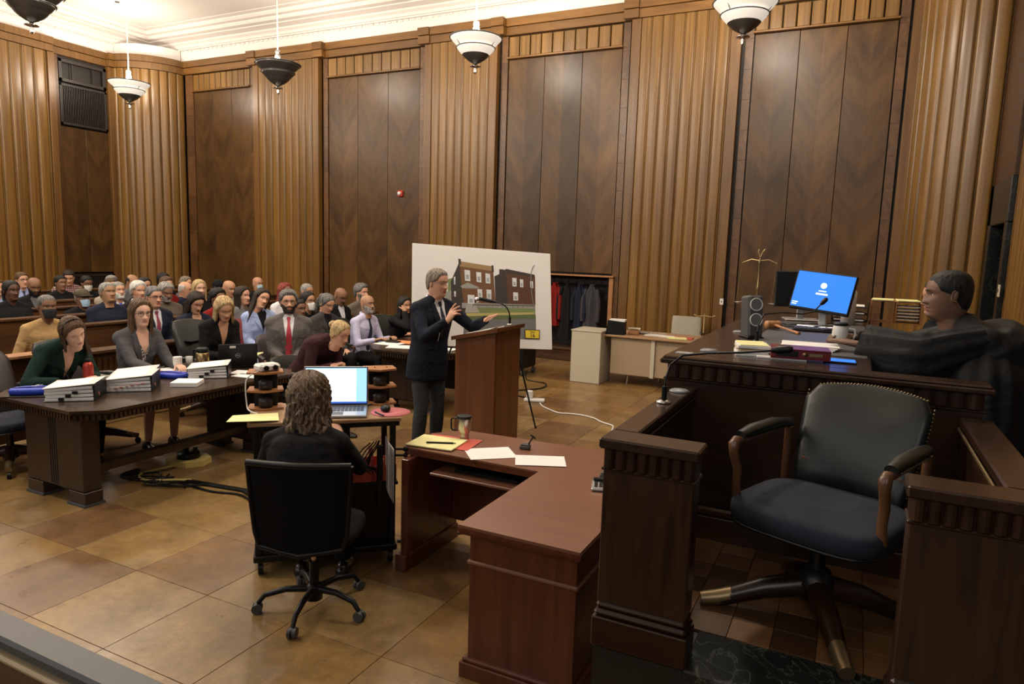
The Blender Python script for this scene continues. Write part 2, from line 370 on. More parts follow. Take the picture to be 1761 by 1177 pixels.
# ------------------------------------------------------------- back wall
w_ = MB()
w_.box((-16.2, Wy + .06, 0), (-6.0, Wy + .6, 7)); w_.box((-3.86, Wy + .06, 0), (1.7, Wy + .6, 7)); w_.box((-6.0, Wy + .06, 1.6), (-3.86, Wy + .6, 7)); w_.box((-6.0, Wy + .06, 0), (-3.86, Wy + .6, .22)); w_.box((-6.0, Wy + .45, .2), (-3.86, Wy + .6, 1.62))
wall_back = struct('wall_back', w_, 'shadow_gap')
def flat_panel(par, wd, ht, th, name, m, loc, rotz=0, bev=.004):
    b = MB(); b.box((-wd/2, -th, 0), (wd/2, 0, ht), bev); return b.build(name, m, par, loc, rotz)
def flute_mesh(wd, ht, th=.030):
    """one convex pilaster board with a slim bead along its right edge"""
    b = MB(); bd = .022; w2 = wd - bd; n = 6
    pts = [(-wd/2, 0)] + [(-wd/2 + w2 * k / n, -th * (.80 + .20 * math.sin(PI * k / n))) for k in range(n + 1)] + [(-wd/2 + w2, -.014), (-wd/2 + w2 + .004, -.014)]
    pts += [(-wd/2 + w2 + .004 + (bd - .006) * k / 4, -.018 - .008 * math.sin(PI * k / 4)) for k in range(5)] + [(wd/2, 0)]
    b.prism(pts, 0, ht, 'z', True); return b.mesh('panel_board', ('oak',))
ZB, ZT = .28, 5.92
fl_me = {}
def flutes(par, x0, x1, n, y, ztop=ZT, face=None):
    wd = (x1 - x0) / n; key = (round(wd, 3), ztop)
    if key not in fl_me: fl_me[key] = flute_mesh(wd, ztop - ZB)
    for i in range(n): link('panel_board', fl_me[key], par, (x0 + wd * (i + .5), y, ZB))
PIL = [(-12.37, -10.74, 8), (-7.76, -6.44, 7), (-3.6, -2.08, 8)]
for a, b, n in PIL:
    bb = MB(); bb.box((a - .06, Wy - .10, ZB), (b + .06, Wy + .07, ZT)); bb.build('pilaster_core', 'oak_flat', wall_back)
    flutes(wall_back, a + .03, b - .03, n, Wy - .10)
    for x in (a - .10, b + .02):   # flat stile on each side
        flat_panel(wall_back, .16, ZT - ZB, .13, 'stile', 'oak_flat', (x + .04, Wy - .0, ZB))
flat_panel(wall_back, .17, ZT - ZB, .13, 'stile', 'oak_flat', (.50, Wy, ZB))
BAY = [(-14.86, -12.53), (-10.585, -7.915), (-6.285, -3.755), (-1.925, .41)]
for a, b in BAY:
    wa, wb = (.30 if a < -14 else .17), .17; wd = (b - a - wa - wb) / 3; alc = abs(a + 6.285) < .01
    for x, bw_ in ((a + wa/2 + .01, wa - .045), (b - wb/2 - .01, wb - .045)):
        k = 0; z = ZB
        while z < ZT - .05:   # cross-veneered border blocks
            h = min(.47, ZT - z); flat_panel(wall_back, bw_, h - .002, .05, 'border_block', 'burl', (x, Wy + .03, z), bev=.001); z += h
    for i in range(3):
        z0 = 1.64 if alc else ZB
        flat_panel(wall_back, wd - .008, 5.50 - z0, .05, 'panel', 'veneer', (a + wa + wd * (i + .5), Wy + .05, z0), bev=.003)
    lip = MB(); lip.box((a + wa - .02, Wy - .09, 5.505), (b - wb + .02, Wy + .06, 5.535), .006); lip.build('ledge', 'oak_band', wall_back)
    nb = 10; wf = (b - a - wa - wb) / nb
    for i in range(nb):
        flat_panel(wall_back, wf - .018, .36, .06, 'frieze_board', 'oak', (a + wa + wf * (i + .5), Wy + .03, 5.545), bev=.012)
# entablature in two bands, breaking forward over the pilasters
def entab(par, segs, y, zb=5.93):
    for a, b, out in segs:
        for z0, z1, e in ((zb, zb + .145, 0), (zb + .155, zb + .30, .02)):
            m = MB(); m.box((a, y - out - e, z0), (b - .003, y + .1, z1), .004); m.build('cornice_board', 'oak_band', par)
seg = []; xs = [-14.9]
for a, b, n in PIL: seg += [(xs[-1], a - .28, .05)] ; seg += [(a - .28, a - .02, .17), (a - .02, b + .02, .14), (b + .02, b + .28, .17)]; xs.append(b + .28)
seg += [(xs[-1], .38, .05), (.38, .75, .17)]
entab(wall_back, seg, Wy)
bs = MB()
for a, b in ((-14.9, -6.0), (-3.86, .6)):
    bs.box((a, Wy - .14, 0), (b, Wy + .06, .20), .01); bs.box((a, Wy - .12, .20), (b, Wy + .06, .27), .01)
bs.box((-6, Wy - .10, 0), (-3.86, Wy + .3, .20), .01); bs.box((-6, Wy - .12, .2), (-3.86, Wy + .5, .25), .01)
struct('baseboard_back', bs, 'dark_oak_h')
# ------------------------------------------------------------- corner columns (quarter rounds with flutes)
def round_corner(name, c, r, a0, a1, n):
    m = MB(); m.prism(arcpts(c, r - .05, a0, a1, 24) + [c], 0, 6.22); o = struct(name, m, 'shadow_gap')
    wd = r * abs(a1 - a0) / n; me = flute_mesh(wd - .006, ZT - ZB, .055)
    for i in range(n):
        a = a0 + (a1 - a0) * (i + .5) / n
        link('panel_board', me, o, (c[0] + (r - .05) * math.cos(a), c[1] + (r - .05) * math.sin(a), ZB), a + PI/2)
    for z0, z1, e in ((5.93, 6.075, .03), (6.085, 6.23, .05), (0, .27, .05)):
        q = MB(); q.prism(arcpts(c, r + e, a0, a1, 24) + [c], z0, z1, smooth=False); q.build('cornice_ring' if z0 else 'plinth_ring', 'oak_flat' if z0 else 'dark_oak', o)
round_corner('trim_1', (Wx, Wy), 1.12, -PI/2, 0, 9)
round_corner('trim_2', (Rx, Wy), .98, -PI, -PI/2, 8)
# ------------------------------------------------------------- left wall (runs along Y)
lw = MB(); lw.box((Wx - .4, -1, 0), (Wx - .06, 12.4, 7)); wall_left = struct('wall_left', lw, 'shadow_gap')
def lflat(w0, w1, z0, z1, th, name, m, bev=.004):
    b = MB(); wd = w1 - w0; b.box((-wd/2, -th, 0), (wd/2, 0, z1 - z0), bev); return b.build(name, m, wall_left, (Wx, (w0 + w1) / 2, z0), PI/2)
cb = MB(); cb.box((Wx - .07, 5.6, ZB), (Wx + .08, 9.36, ZT)); cb.build('pilaster_core', 'oak_flat', wall_left)
me_ = flute_mesh(.235, ZT - ZB)
for i in range(15): link('panel_board', me_, wall_left, (Wx + .08, 5.7 + .24 * (i + .5), ZB), PI/2)
lflat(9.32, 9.46, ZB, ZT, .13, 'stile', 'oak_flat'); lflat(10.66, 10.82, ZB, ZT, .12, 'stile', 'oak_flat')
lflat(9.47, 9.56, ZB, ZT, .07, 'border_block', 'burl')
for a, b in ((9.58, 10.11), (10.12, 10.65)): lflat(a, b, 1.2, 4.42, .03, 'panel', 'veneer')
def grille(par, w0, w1, z0, z1, n, frame=.05):
    g_ = MB(); L_ = w1 - w0
    for a, b in (((-L_/2, z0), (-L_/2 + frame, z1)), ((L_/2 - frame, z0), (L_/2, z1)), ((-L_/2, z0), (L_/2, z0 + frame)), ((-L_/2, z1 - frame), (L_/2, z1))):
        g_.box((a[0], -.06, a[1]), (b[0], 0, b[1]), .004)
    fr = g_.build('grille_frame', 'vent_black', par, (Wx, (w0 + w1) / 2, 0), PI/2)
    sl = MB(); sl.box((-.008, -.045, z0 + frame), (.008, -.01, z1 - frame)); sm_ = sl.mesh('slat', ('vent_black',))
    for i in range(n): link('slat', sm_, fr, (-L_/2 + frame + (L_ - 2 * frame) * (i + .5) / n, 0, 0))
grille(wall_left, 9.58, 10.65, 4.46, 5.34, 26); grille(wall_left, 9.58, 10.65, 5.38, 5.86, 2, .07); grille(wall_left, 9.58, 10.65, .3, 1.15, 26)
def entab_l(segs):
    for a, b, out in segs:
        for z0, z1, e in ((5.93, 6.075, 0), (6.085, 6.23, .02)):
            m = MB(); m.box((Wx - .1, a, z0), (Wx + out + e, b - .003, z1), .004); m.build('cornice_board', 'dark_oak' if 0 else 'oak_flat', wall_left)
entab_l([(5.6, 7.6, .14), (7.6, 9.45, .14), (9.45, 10.66, .06), (10.66, 10.84, .17)])
bl = MB(); bl.box((Wx - .05, 5.6, 0), (Wx + .14, 10.8, .27), .01); struct('baseboard_left', bl, 'dark_oak')
# ------------------------------------------------------------- right wall with the marble doorway
rw = MB(); rw.box((Rx + .06, 10.86, 0), (Rx + .5, 12.4, 7)); rw.box((Rx + .06, 0, 0), (Rx + .5, 9.66, 7)); rw.box((Rx + .06, 9.6, 3.0), (Rx + .5, 10.9, 7)); rw.box((Rx + .5, 9.4, 0), (Rx + .6, 11, 3.2))
wall_right = struct('wall_right', rw, 'shadow_gap')
def rflat(w0, w1, z0, z1, th, name, m, bev=.004):
    b = MB(); wd = w1 - w0; b.box((-wd/2, -th, 0), (wd/2, 0, z1 - z0), bev); return b.build(name, m, wall_right, (Rx, (w0 + w1) / 2, z0), -PI/2)
me_ = flute_mesh(.175, ZT - ZB)
for i in range(32):
    y = 9.56 - .18 * (i + .5); link('panel_board', me_, wall_right, (Rx + .05, y, ZB), -PI/2)
rflat(9.66, 10.86, 3.02, ZT, -.02, 'panel', 'veneer') if 0 else None
b = MB(); b.box((Rx - .01, 9.6, 3.02), (Rx + .07, 10.9, ZT)); b.build('panel', 'dark_oak', wall_right)
d = MB(); d.box((Rx - .03, 10.70, 0), (Rx + .45, 10.90, 3.02), .01); d.box((Rx - .03, 9.58, 0), (Rx + .45, 9.72, 2.5), .01); d.box((Rx - .03, 9.58, 2.5), (Rx + .45, 10.9, 3.02), .01)
dr = struct('door_1', d, 'black_marble')
d2 = MB(); d2.box((Rx + .40, 9.72, 0), (Rx + .45, 10.70, 2.5), .01); d2.build('doorway_void', 'vent_black', dr)  # dark sheet standing for the unlit void of the doorway
for a, b_ in ((0, 9.58), (9.58, 10.92)):
    for z0, z1, e in ((5.93, 6.075, 0), (6.085, 6.23, .02)):
        m = MB(); m.box((Rx - .12 - e, a, z0), (Rx + .1, b_ - .003, z1), .004); m.build('cornice_board', 'oak_flat', wall_right)
gr = thing('wall_vent', 'dark grille high on the right wall above the doorway', 'vent', (Rx, 8.7, 4.1))
q = MB(); q.box((-.03, -.5, 0), (.05, .5, 1.3), .01); q.build('grille_frame', 'vent_black', gr)
sl = MB(); sl.box((-.045, -.006, .06), (-.031, .006, 1.24)); sm_ = sl.mesh('slat', ('iron',))
for i in range(14): link('slat', sm_, gr, (0, -.44 + .88 * i / 13, 0))
# ------------------------------------------------------------- ceiling, plaster frieze and crown
c_ = MB(); c_.box((-17, -4, 6.86), (3, 12.6, 7.1)); ceiling = struct('ceiling', c_, 'plaster')
def crown(name, prof, side):
    """plaster profile (distance from wall, z) swept along one wall, mitred at the corners"""
    m = MB()
    if side == 'back': ends = [[(Wx + d_, Wy - d_, z) for d_, z in prof], [(Rx - d_, Wy - d_, z) for d_, z in prof]]
    elif side == 'left': ends = [[(Wx + d_, -4, z) for d_, z in prof], [(Wx + d_, Wy - d_, z) for d_, z in prof]]
    else: ends = [[(Rx - d_, -4, z) for d_, z in prof], [(Rx - d_, Wy - d_, z) for d_, z in prof]]
    n = len(prof); m.add(ends[0] + ends[1], [(i, i + 1, n + i + 1, n + i) for i in range(n - 1)]); return struct(name, m, 'plaster')
PR = [(-.3, 6.232), (-.02, 6.232), (-.02, 6.50), (.03, 6.50), (.03, 6.53), (.06, 6.53), (.08, 6.58), (.14, 6.62), (.14, 6.65), (.30, 6.68), (.30, 6.70), (.42, 6.71), (.46, 6.75), (.46, 6.77), (.55, 6.78), (.60, 6.82), (.60, 6.84), (.72, 6.85), (.74, 6.87)]
for i, sd in enumerate(('back', 'left', 'right')): crown('trim_%d' % (3 + i), PR, sd)
# plaster quarter round over the columns
for c0, a0 in (((Wx, Wy), -PI/2), ((Rx, Wy), -PI)):
    m = MB(); m.prism(arcpts(c0, 1.0, a0, a0 + PI/2, 16) + [c0], 6.23, 6.5); struct('trim_6' if a0 > -2 else 'trim_7', m, 'plaster')
dn = MB()
for i in range(120):
    x = Wx + .3 + i * .145
    if x > Rx - .1: break
    dn.box((x, Wy - .00, 6.46), (x + .07, Wy + .03, 6.495))
for i in range(70): y = Wy - .3 - i * .145; dn.box((Wx - .03, y, 6.46), (Wx + .0, y + .07, 6.495))
tag(struct('trim_8', dn, 'plaster'))
sp = MB(); sp.lathe([(.0, 6.835), (.03, 6.84), (.05, 6.86)], (-14.2, 9.8, 0), 12); tag(sp.build('ceiling_sensor', 'vent_black'), 'small dark disc on the white ceiling near the far corner', 'sensor')
# ------------------------------------------------------------- pendant lamps
plain('shade_metal', (.11, .105, .10), .38, .75); plain('shade_lit', (.60, .56, .50), .5, 0, (1, .92, .80), .42); plain('white_paint', (.8, .78, .74), .4); plain('chrome', (.55, .55, .56), .18, 1)
plain('bulb_glow', (1, .9, .75), .5, emit=(1, .86, .66), es=9)
def bowl(mb, z, r, h, n=28):
    mb.lathe([(r * .62, z - h), (r * .80, z - h * .62), (r * .93, z - h * .25), (r, z), (r - .012, z + .004), (r * .9, z - h * .25), (r * .77, z - h * .6), (r * .60, z - h * .96)], n=n, cap=False)
def pendant(loc, label, lit, grp=None):
    t = thing('pendant_lamp', label, 'lamp', loc, group=grp)
    m = MB(); m.cyl((0, 0, .34), (0, 0, 6.86 - loc[2]), .012, n=8); m.build('rod', 'white_paint', t)
    m = MB(); m.lathe([(0, .38), (.045, .37), (.05, .32), (.038, .30), (.055, .27), (.055, .20), (.075, .19), (.08, .12), (.05, .10)]); m.build('socket_cap', 'white_paint' if lit else 'chrome', t)
    a, b = ('shade_lit', 'shade_lit') if lit else ('shade_metal', 'shade_metal')
    m = MB(); bowl(m, .12, .41, .15); m.build('upper_bowl', a, t)
    m = MB(); m.tube([(.413 * math.cos(k * PI / 14), .413 * math.sin(k * PI / 14), .12) for k in range(28)], .010, 6, closed=True); m.build('rim', 'shade_metal', t)
    m = MB(); bowl(m, -.03, .305, .12); m.build('middle_bowl', b, t)
    m = MB(); m.tube([(.307 * math.cos(k * PI / 14), .307 * math.sin(k * PI / 14), -.03) for k in range(28)], .008, 6, closed=True); m.build('rim', 'shade_metal', t)
    m = MB(); m.lathe([(.215, -.135), (.205, -.15), (.15, -.20), (.08, -.245), (.03, -.27), (0, -.275)]); m.build('lower_bowl', 'shade_metal', t)
    m = MB(); m.lathe([(0, -.27), (.028, -.275), (.028, -.30), (.085, -.305), (.09, -.315), (.03, -.325), (.022, -.35), (.034, -.365), (.02, -.385), (.026, -.395), (.012, -.42), (0, -.43)]); m.build('finial', 'chrome', t)
    for k in range(3):
        an = k * 2.094; m = MB(); m.cyl((.20 * math.cos(an), .20 * math.sin(an), -.14), (.37 * math.cos(an), .37 * math.sin(an), .09), .006, n=6); m.build('strut', 'shade_metal', t)
    return t
pendant((-14.35, 10.10, 5.2), 'white-lit stepped bowl pendant lamp nearest the far left corner', True)
pendant((-10.02, 10.06, 5.2), 'dark grey stepped bowl pendant lamp, unlit, second along the far wall', False)
pendant((-5.72, 9.97, 5.2), 'pale green-white stepped bowl pendant lamp in the middle of the far wall', True)
pendant((-1.61, 9.87, 5.2), 'large white-lit stepped bowl pendant lamp above the bench at upper right', True)
pendant((-10.42, 5.93, 5.17), 'dark stepped bowl pendant lamp cut off at the top left corner', False)
# ------------------------------------------------------------- raised floor of the witness stand and the bench
PF = .66
p = MB(); p.box((-.705, 2.135, 0), (1.56, 8.3, PF - .002)); plat = struct('floor_platform', p, 'shadow_gap')
m = MB(); m.box((-.398, 2.128, PF - .03), (.188, 2.40, PF + .006), .006); m.build('marble_threshold', 'green_marble', plat)
ts = .145; t = MB(); t.box((-ts/2 + .001, -ts/2 + .001, -.01), (ts/2 - .001, ts/2 - .001, 0), .001); tme = t.mesh('floor_tile', ('brown_tile',))
for i in range(8):
    for j in range(6): link('floor_tile', tme, plat, (-.52 + i * ts, 2.40 + ts/2 + j * ts, PF + .008))
pf = MB(); pf.box((-.62, 2.4 + 6 * ts, PF - .01), (1.5, 8.25, PF + .004)); pf.build('rear_covering', 'brown_tile', plat)
# ============================================================= people: builders
from mathutils.bvhtree import BVHTree
def skin(name, c, lips=None):
    m = plain(name, c, .5, spec=.35, bump=.06, bscale=160, var=.10, vscale=18); m.node_tree.nodes['Principled BSDF'].inputs['Subsurface Weight'].default_value = .0
    plain(name + '_lips', lips or (c[0] * .72, c[1] * .48, c[2] * .48), .45)
skin('skin_fair', (.62, .34, .225)); skin('skin_pale', (.68, .41, .30)); skin('skin_tan', (.47, .25, .15)); skin('skin_brown', (.235, .12, .07)); skin('skin_dark', (.115, .055, .034)); skin('skin_light_brown', (.38, .21, .12))
plain('eye_white', (.55, .52, .50), .35); plain('iris', (.04, .025, .018), .2); plain('lash', (.02, .014, .012), .6)
hairmat('hair_brown', (.075, .042, .022)); hairmat('hair_dark', (.022, .014, .010)); hairmat('hair_black', (.010, .009, .009), (.03, .028, .028)); hairmat('hair_grey', (.19, .18, .17), (.42, .40, .37))
hairmat('hair_white', (.55, .53, .50), (.80, .78, .74)); hairmat('hair_blonde', (.34, .22, .09), (.70, .52, .28)); hairmat('hair_red', (.16, .03, .02)); hairmat('hair_curly', (.085, .055, .035), (.30, .21, .14)); hairmat('hair_salt', (.05, .048, .045), (.26, .25, .24)); hairmat('hair_greybrown', (.13, .10, .075), (.34, .29, .23))
HT = np.array([  # z, front, back, half width
    (-.185, .030, -.068, .056), (-.155, .036, -.068, .055), (-.132, .048, -.070, .052), (-.118, .072, -.072, .050), (-.106, .084, -.074, .052), (-.092, .086, -.078, .056),
    (-.076, .086, -.083, .0605), (-.060, .087, -.087, .064), (-.042, .088, -.091, .068), (-.022, .087, -.095, .071), (.0, .085, -.098, .0735), (.020, .091, -.100, .075), (.040, .093, -.100, .0755),
    (.060, .088, -.097, .073), (.078, .078, -.090, .067), (.094, .061, -.077, .056), (.106, .036, -.055, .038), (.1125, .012, -.030, .020), (.1145, -.006, -.010, .003)])
def _tab(t):
    n = len(HT); out = []
    tt = np.clip(t, 0, 1) * (n - 1)
    i = np.clip(np.floor(tt).astype(int), 0, n - 2); f = tt - i
    p0 = HT[np.clip(i - 1, 0, n - 1)]; p1 = HT[i]; p2 = HT[i + 1]; p3 = HT[np.clip(i + 2, 0, n - 1)]; f = f[..., None]
    return .5 * (2 * p1 + (p2 - p0) * f + (2 * p0 - 5 * p1 + 4 * p2 - p3) * f ** 2 + (3 * p1 - p0 - 3 * p2 + p3) * f ** 3)
def gz(x, z, cx, cz, sx, sz): return np.exp(-((x - cx) / sx) ** 2 / 2 - ((z - cz) / sz) ** 2 / 2)
def head_grid(nu, nv, female=False, fat=1.0):
    u = np.arange(nu) / nu * 2 * PI; a = u - .42 * np.sin(u)
    t = np.linspace(0, 1, nv); T = _tab(t)
    A, _ = np.meshgrid(a, t); z = T[:, 0][:, None] + 0 * A; fr = T[:, 1][:, None]; bk = T[:, 2][:, None]; hw = T[:, 3][:, None] * fat
    if female: hw = hw * np.where(z < -.05, .93, .97)
    ca, sa = np.cos(A), np.sin(A); mid = -.012
    k = np.clip((z + .14) / .04, 0, 1) * np.clip((.07 - z) / .05, 0, 1)   # flatter face, round neck and crown
    pf = 1 - .22 * k
    y = np.where(ca > 0, mid + (fr - mid) * np.abs(ca) ** pf, mid + (bk - mid) * np.abs(ca))
    x = hw * np.sign(sa) * np.abs(sa) ** (1 - .10 * k)
    F = np.clip(ca * 2.2, 0, 1); ax = np.abs(x)
    dy = -.0095 * gz(ax, z, .031, .001, .014, .011) + .004 * gz(ax, z, .030, .021, .022, .007) * (0.5 if female else 1)
    nose = np.clip((.012 - z) / .050, 0, 1) * np.clip((z + .050) / .009, 0, 1)
    dy += .026 * nose ** 1.1 * np.exp(-(ax / (.0068 + .006 * nose)) ** 2 / 1.6) + .006 * gz(ax, z, .014, -.036, .006, .007)
    dy += .006 * gz(ax, z, 0, .008, .010, .02)
    dy += .0055 * gz(ax, z, 0, -.0615, .020, .0042) + .006 * gz(ax, z, 0, -.0745, .017, .0048) - .004 * gz(ax, z, 0, -.068, .026, .0022) - .003 * gz(ax, z, 0, -.086, .02, .005)
    dy += .0045 * gz(ax, z, 0, -.100, .016, .009) + .003 * gz(ax, z, .046, -.022, .014, .014)
    y = y + dy * F
    return A, np.stack([x, y, z], -1)
def grid_faces(nu, nv, keep=None):
    fs = []
    for j in range(nv - 1):
        for i in range(nu):
            i2 = (i + 1) % nu
            if keep is None or (keep[j, i] and keep[j, i2] and keep[j + 1, i] and keep[j + 1, i2]): fs.append((j * nu + i, j * nu + i2, (j + 1) * nu + i2, (j + 1) * nu + i))
    return fs
def snap(P, F):
    """move the grid points just outside the region F >= 0 onto its border, so that its edge is clean"""
    P = P.copy(); K_ = F >= 0; nj, ni = F.shape; done = np.zeros_like(K_); O = P.copy()
    for dj, di in ((1, 0), (-1, 0), (0, 1), (0, -1)):
        J, I = np.nonzero(~K_ & ~done)
        J2, I2 = J + dj, (I + di) % ni; ok = (J2 >= 0) & (J2 < nj); J, I, J2, I2 = J[ok], I[ok], J2[ok], I2[ok]
        ok = K_[J2, I2]; J, I, J2, I2 = J[ok], I[ok], J2[ok], I2[ok]
        t = (-F[J, I] / (F[J2, I2] - F[J, I] + 1e-9))[:, None]; P[J, I] = O[J, I] + (O[J2, I2] - O[J, I]) * t; done[J, I] = True
    return P, K_ | done
def np_add(mb, P, fs, smooth=True):
    used = sorted({i for f in fs for i in f}); ix = {v: k for k, v in enumerate(used)}
    Q = P.reshape(-1, 3); mb.add([tuple(Q[i]) for i in used], [tuple(ix[i] for i in f) for f in fs], smooth)
HLINE = {'short': ([0, .55, .85, 1.12, 1.45, 1.75, 2.1, PI], [.070, .068, .052, .018, .006, -.030, -.068, -.078]),
         'receding': ([0, .35, .6, .9, 1.15, 1.45, 1.75, 2.1, PI], [.086, .090, .080, .050, .015, .006, -.030, -.068, -.078]),
         'fringe': ([0, .9, 1.2, 1.4, 1.75, 2.1, PI], [.3, .3, .3, .010, -.030, -.068, -.078]),
         'long': ([0, .5, .9, 1.15, 1.4, 1.8, PI], [.080, .072, .045, .005, -.03, -.07, -.08])}
def scalp(A, P, style, t, amp, fr=18, seed=0, top=None):
    aa = np.abs((A + PI) % (2 * PI) - PI); zh = np.interp(aa, *HLINE[style]); d = P[..., 2] - zh
    if top is not None: d = np.minimum(d, top - P[..., 2])
    k = np.clip(d / .022, 0, 1); k = k * k * (3 - 2 * k)
    P, kp = snap(P, d)
    c = np.array([0, -.012, .01]); n = P - c; n /= np.linalg.norm(n, axis=-1, keepdims=True)
    wv = amp * (np.sin(A * fr + 7 * np.sin(P[..., 2] * 30 + seed)) + .6 * np.sin(A * fr * 2.3 + seed + P[..., 2] * 60))
    return P + n * ((t + wv) * k + .0008)[..., None], kp
def hair_curtain(mb, L, t=.020, a0=1.15, wave=.004, curl=0, flare=0, seed=0, nu=56, nz=26, top=.075, inner=.012, fwdshift=0):
    """hair hanging from the scalp: outer and inner wall closed into one shell"""
    a = np.linspace(a0, 2 * PI - a0, nu); zz = np.linspace(top, -L, nz); A, Z = np.meshgrid(a, zz)
    zc = np.clip(Z, -.02, .1145); tt = np.interp(zc, HT[:, 0], np.linspace(0, 1, len(HT))); T = _tab(tt)
    low = np.clip((-.02 - Z) / max(L - .02, .01), 0, 1)
    hw = T[..., 3] * (1 + flare * low) - .006 * low; bk = T[..., 2] * (1 + .25 * flare * low) ; fr = T[..., 1] * (1 - .45 * low) + fwdshift * low
    def surf(off):
        ca, sa = np.cos(A), np.sin(A); mid = -.012
        w = wave * (np.sin(A * 23 + 4 * np.sin(Z * 22 + seed) + seed) + .5 * np.sin(A * 51 + seed * 2)) + curl * .35 * np.sin(A * 7 + Z * 45 + seed)
        off = off * (.5 + .5 * np.clip((top - Z) / .05, 0, 1)) if off > inner + .001 else off + 0 * Z
        o = off + (w * np.clip((.09 - Z) / .04, .3, 1) if np.max(off) > inner + .001 else 0)
        x = (hw + o) * sa; y = np.where(ca > 0, mid + (fr - mid + o * .7) * ca, mid + (bk - mid - o) * np.abs(ca))
        zo = Z + (.012 * np.sin(A * 13 + seed) * low)
        if curl and np.max(off) > inner + .001:
            for j_ in range(x.shape[0]):
                for i_ in range(x.shape[1]):
                    v_ = Vector((x[j_, i_] * 34, y[j_, i_] * 34, zo[j_, i_] * 24 + seed)); d_ = noise.noise_vector(v_) * curl * 1.5 + noise.noise_vector(v_ * 2.1) * curl * .45
                    x[j_, i_] += d_.x; y[j_, i_] += d_.y; zo[j_, i_] += d_.z
        return np.stack([x, y, zo], -1)
    O = surf(t); I = surf(.002)
    R = np.concatenate([O, I[::-1]], 0); m = R.shape[0]; fs = []
    for j in range(m):
        j2 = (j + 1) % m
        for i in range(nu - 1): fs.append((j * nu + i, j * nu + i + 1, j2 * nu + i + 1, j2 * nu + i))
    mb.add([tuple(p) for p in R.reshape(-1, 3)], fs, True)
    for i in (0, nu - 1): mb.add([tuple(R[j, i]) for j in range(m)], [tuple(range(m))] )
# ---- hands (fingers along +Y, palm facing -Z, thumb towards +X), cached per pose
HANDS = {}
def hand_mb(pose):
    if pose in HANDS: return HANDS[pose]
    curl = {'relaxed': [(.35, .5, .35)] * 4, 'flat': [(.06, .10, .06)] * 4, 'grip': [(1.0, 1.2, .7)] * 4, 'pen': [(.7, 1.0, .5), (.85, 1.1, .6), (1.1, 1.2, .7), (1.2, 1.2, .8)], 'open': [(-.05, .25, .15), (.22, .35, .2), (.40, .5, .3), (.62, .6, .35)]}[pose]
    th = {'relaxed': (.55, .75, -.35, .3), 'flat': (.8, .6, -.1, .1), 'grip': (.25, .75, -.6, .7), 'pen': (.2, .85, -.55, .3), 'open': (.75, .55, -.35, .1)}[pose]
    m = MB()
    rings = []
    for y, wx, wz, z in ((-.035, .026, .019, 0), (0, .028, .019, 0), (.02, .035, .017, 0), (.05, .041, .016, 0), (.08, .042, .014, .001), (.095, .038, .011, 0)):
        rings.append([(wx * math.cos(k * PI / 8), y, z + wz * math.sin(k * PI / 8)) for k in range(16)])
    m.loft(rings, True)
    spread = {'open': .16, 'flat': .06}.get(pose, .03)
    for i, (bx, ln) in enumerate(((.030, .072), (.010, .080), (-.010, .074), (-.029, .058))):
        p = Vector((bx, .085, .001)); an = 0; pts = [Vector((bx, .06, .0)), p]
        for k, c in enumerate(curl[i]):
            an += c; d = Vector((math.sin((1.5 - i) * spread * .6), math.cos(an), -math.sin(an))); p = p + d.normalized() * ln * (.45, .30, .25)[k]; pts.append(p)
        m.tube(pts, [.0095, .0098, .009, .0082, .0065], 10)
        m.ball(pts[-1], .0066, 8, 6)
        for q, rr in ((pts[2], .0094), (pts[3], .0086)): m.ball(q, rr, 8, 6)
    d = Vector(th[:3]).normalized(); p0 = Vector((.018, .008, -.004)); p1 = Vector((.034, .035, -.008)); p2 = p1 + d * .034; d2 = (d + Vector((0, .2, -th[3]))).normalized(); p3 = p2 + d2 * .028
    m.tube([p0, p1, p2, p3], [.013, .0125, .0105, .008], 10); m.ball(p3, .0082, 8, 6); m.ball(p1, .0128, 8, 6); m.ball(p2, .0106, 8, 6)
    me = remesh(m, .0042, 1); me2 = ([tuple(v.co) for v in me.vertices], [tuple(p.vertices) for p in me.polygons]); bpy.data.meshes.remove(me)
    HANDS[pose] = me2; return me2
def ik(S_, T_, l1, l2, pole):
    S_, T_ = Vector(S_), Vector(T_); d = T_ - S_; L = min(d.length, (l1 + l2) * .995); dn = d.normalized(); T_ = S_ + dn * L
    a = (l1 * l1 - l2 * l2 + L * L) / (2 * L); h = math.sqrt(max(l1 * l1 - a * a, 0)); pv = Vector(pole); pv = (pv - dn * pv.dot(dn)).normalized()
    return S_ + dn * a + pv * h, T_
def ringof(c, w, d, R=None, n=24, p=.85):
    out = []
    for k in range(n):
        a = 2 * PI * k / n; ca, sa = math.cos(a), math.sin(a)
        v = Vector((w * math.copysign(abs(ca) ** p, ca), d * math.copysign(abs(sa) ** p, sa), 0))
        if R: v = R @ v
        out.append(tuple(Vector(c) + v))
    return out
class Fig: pass
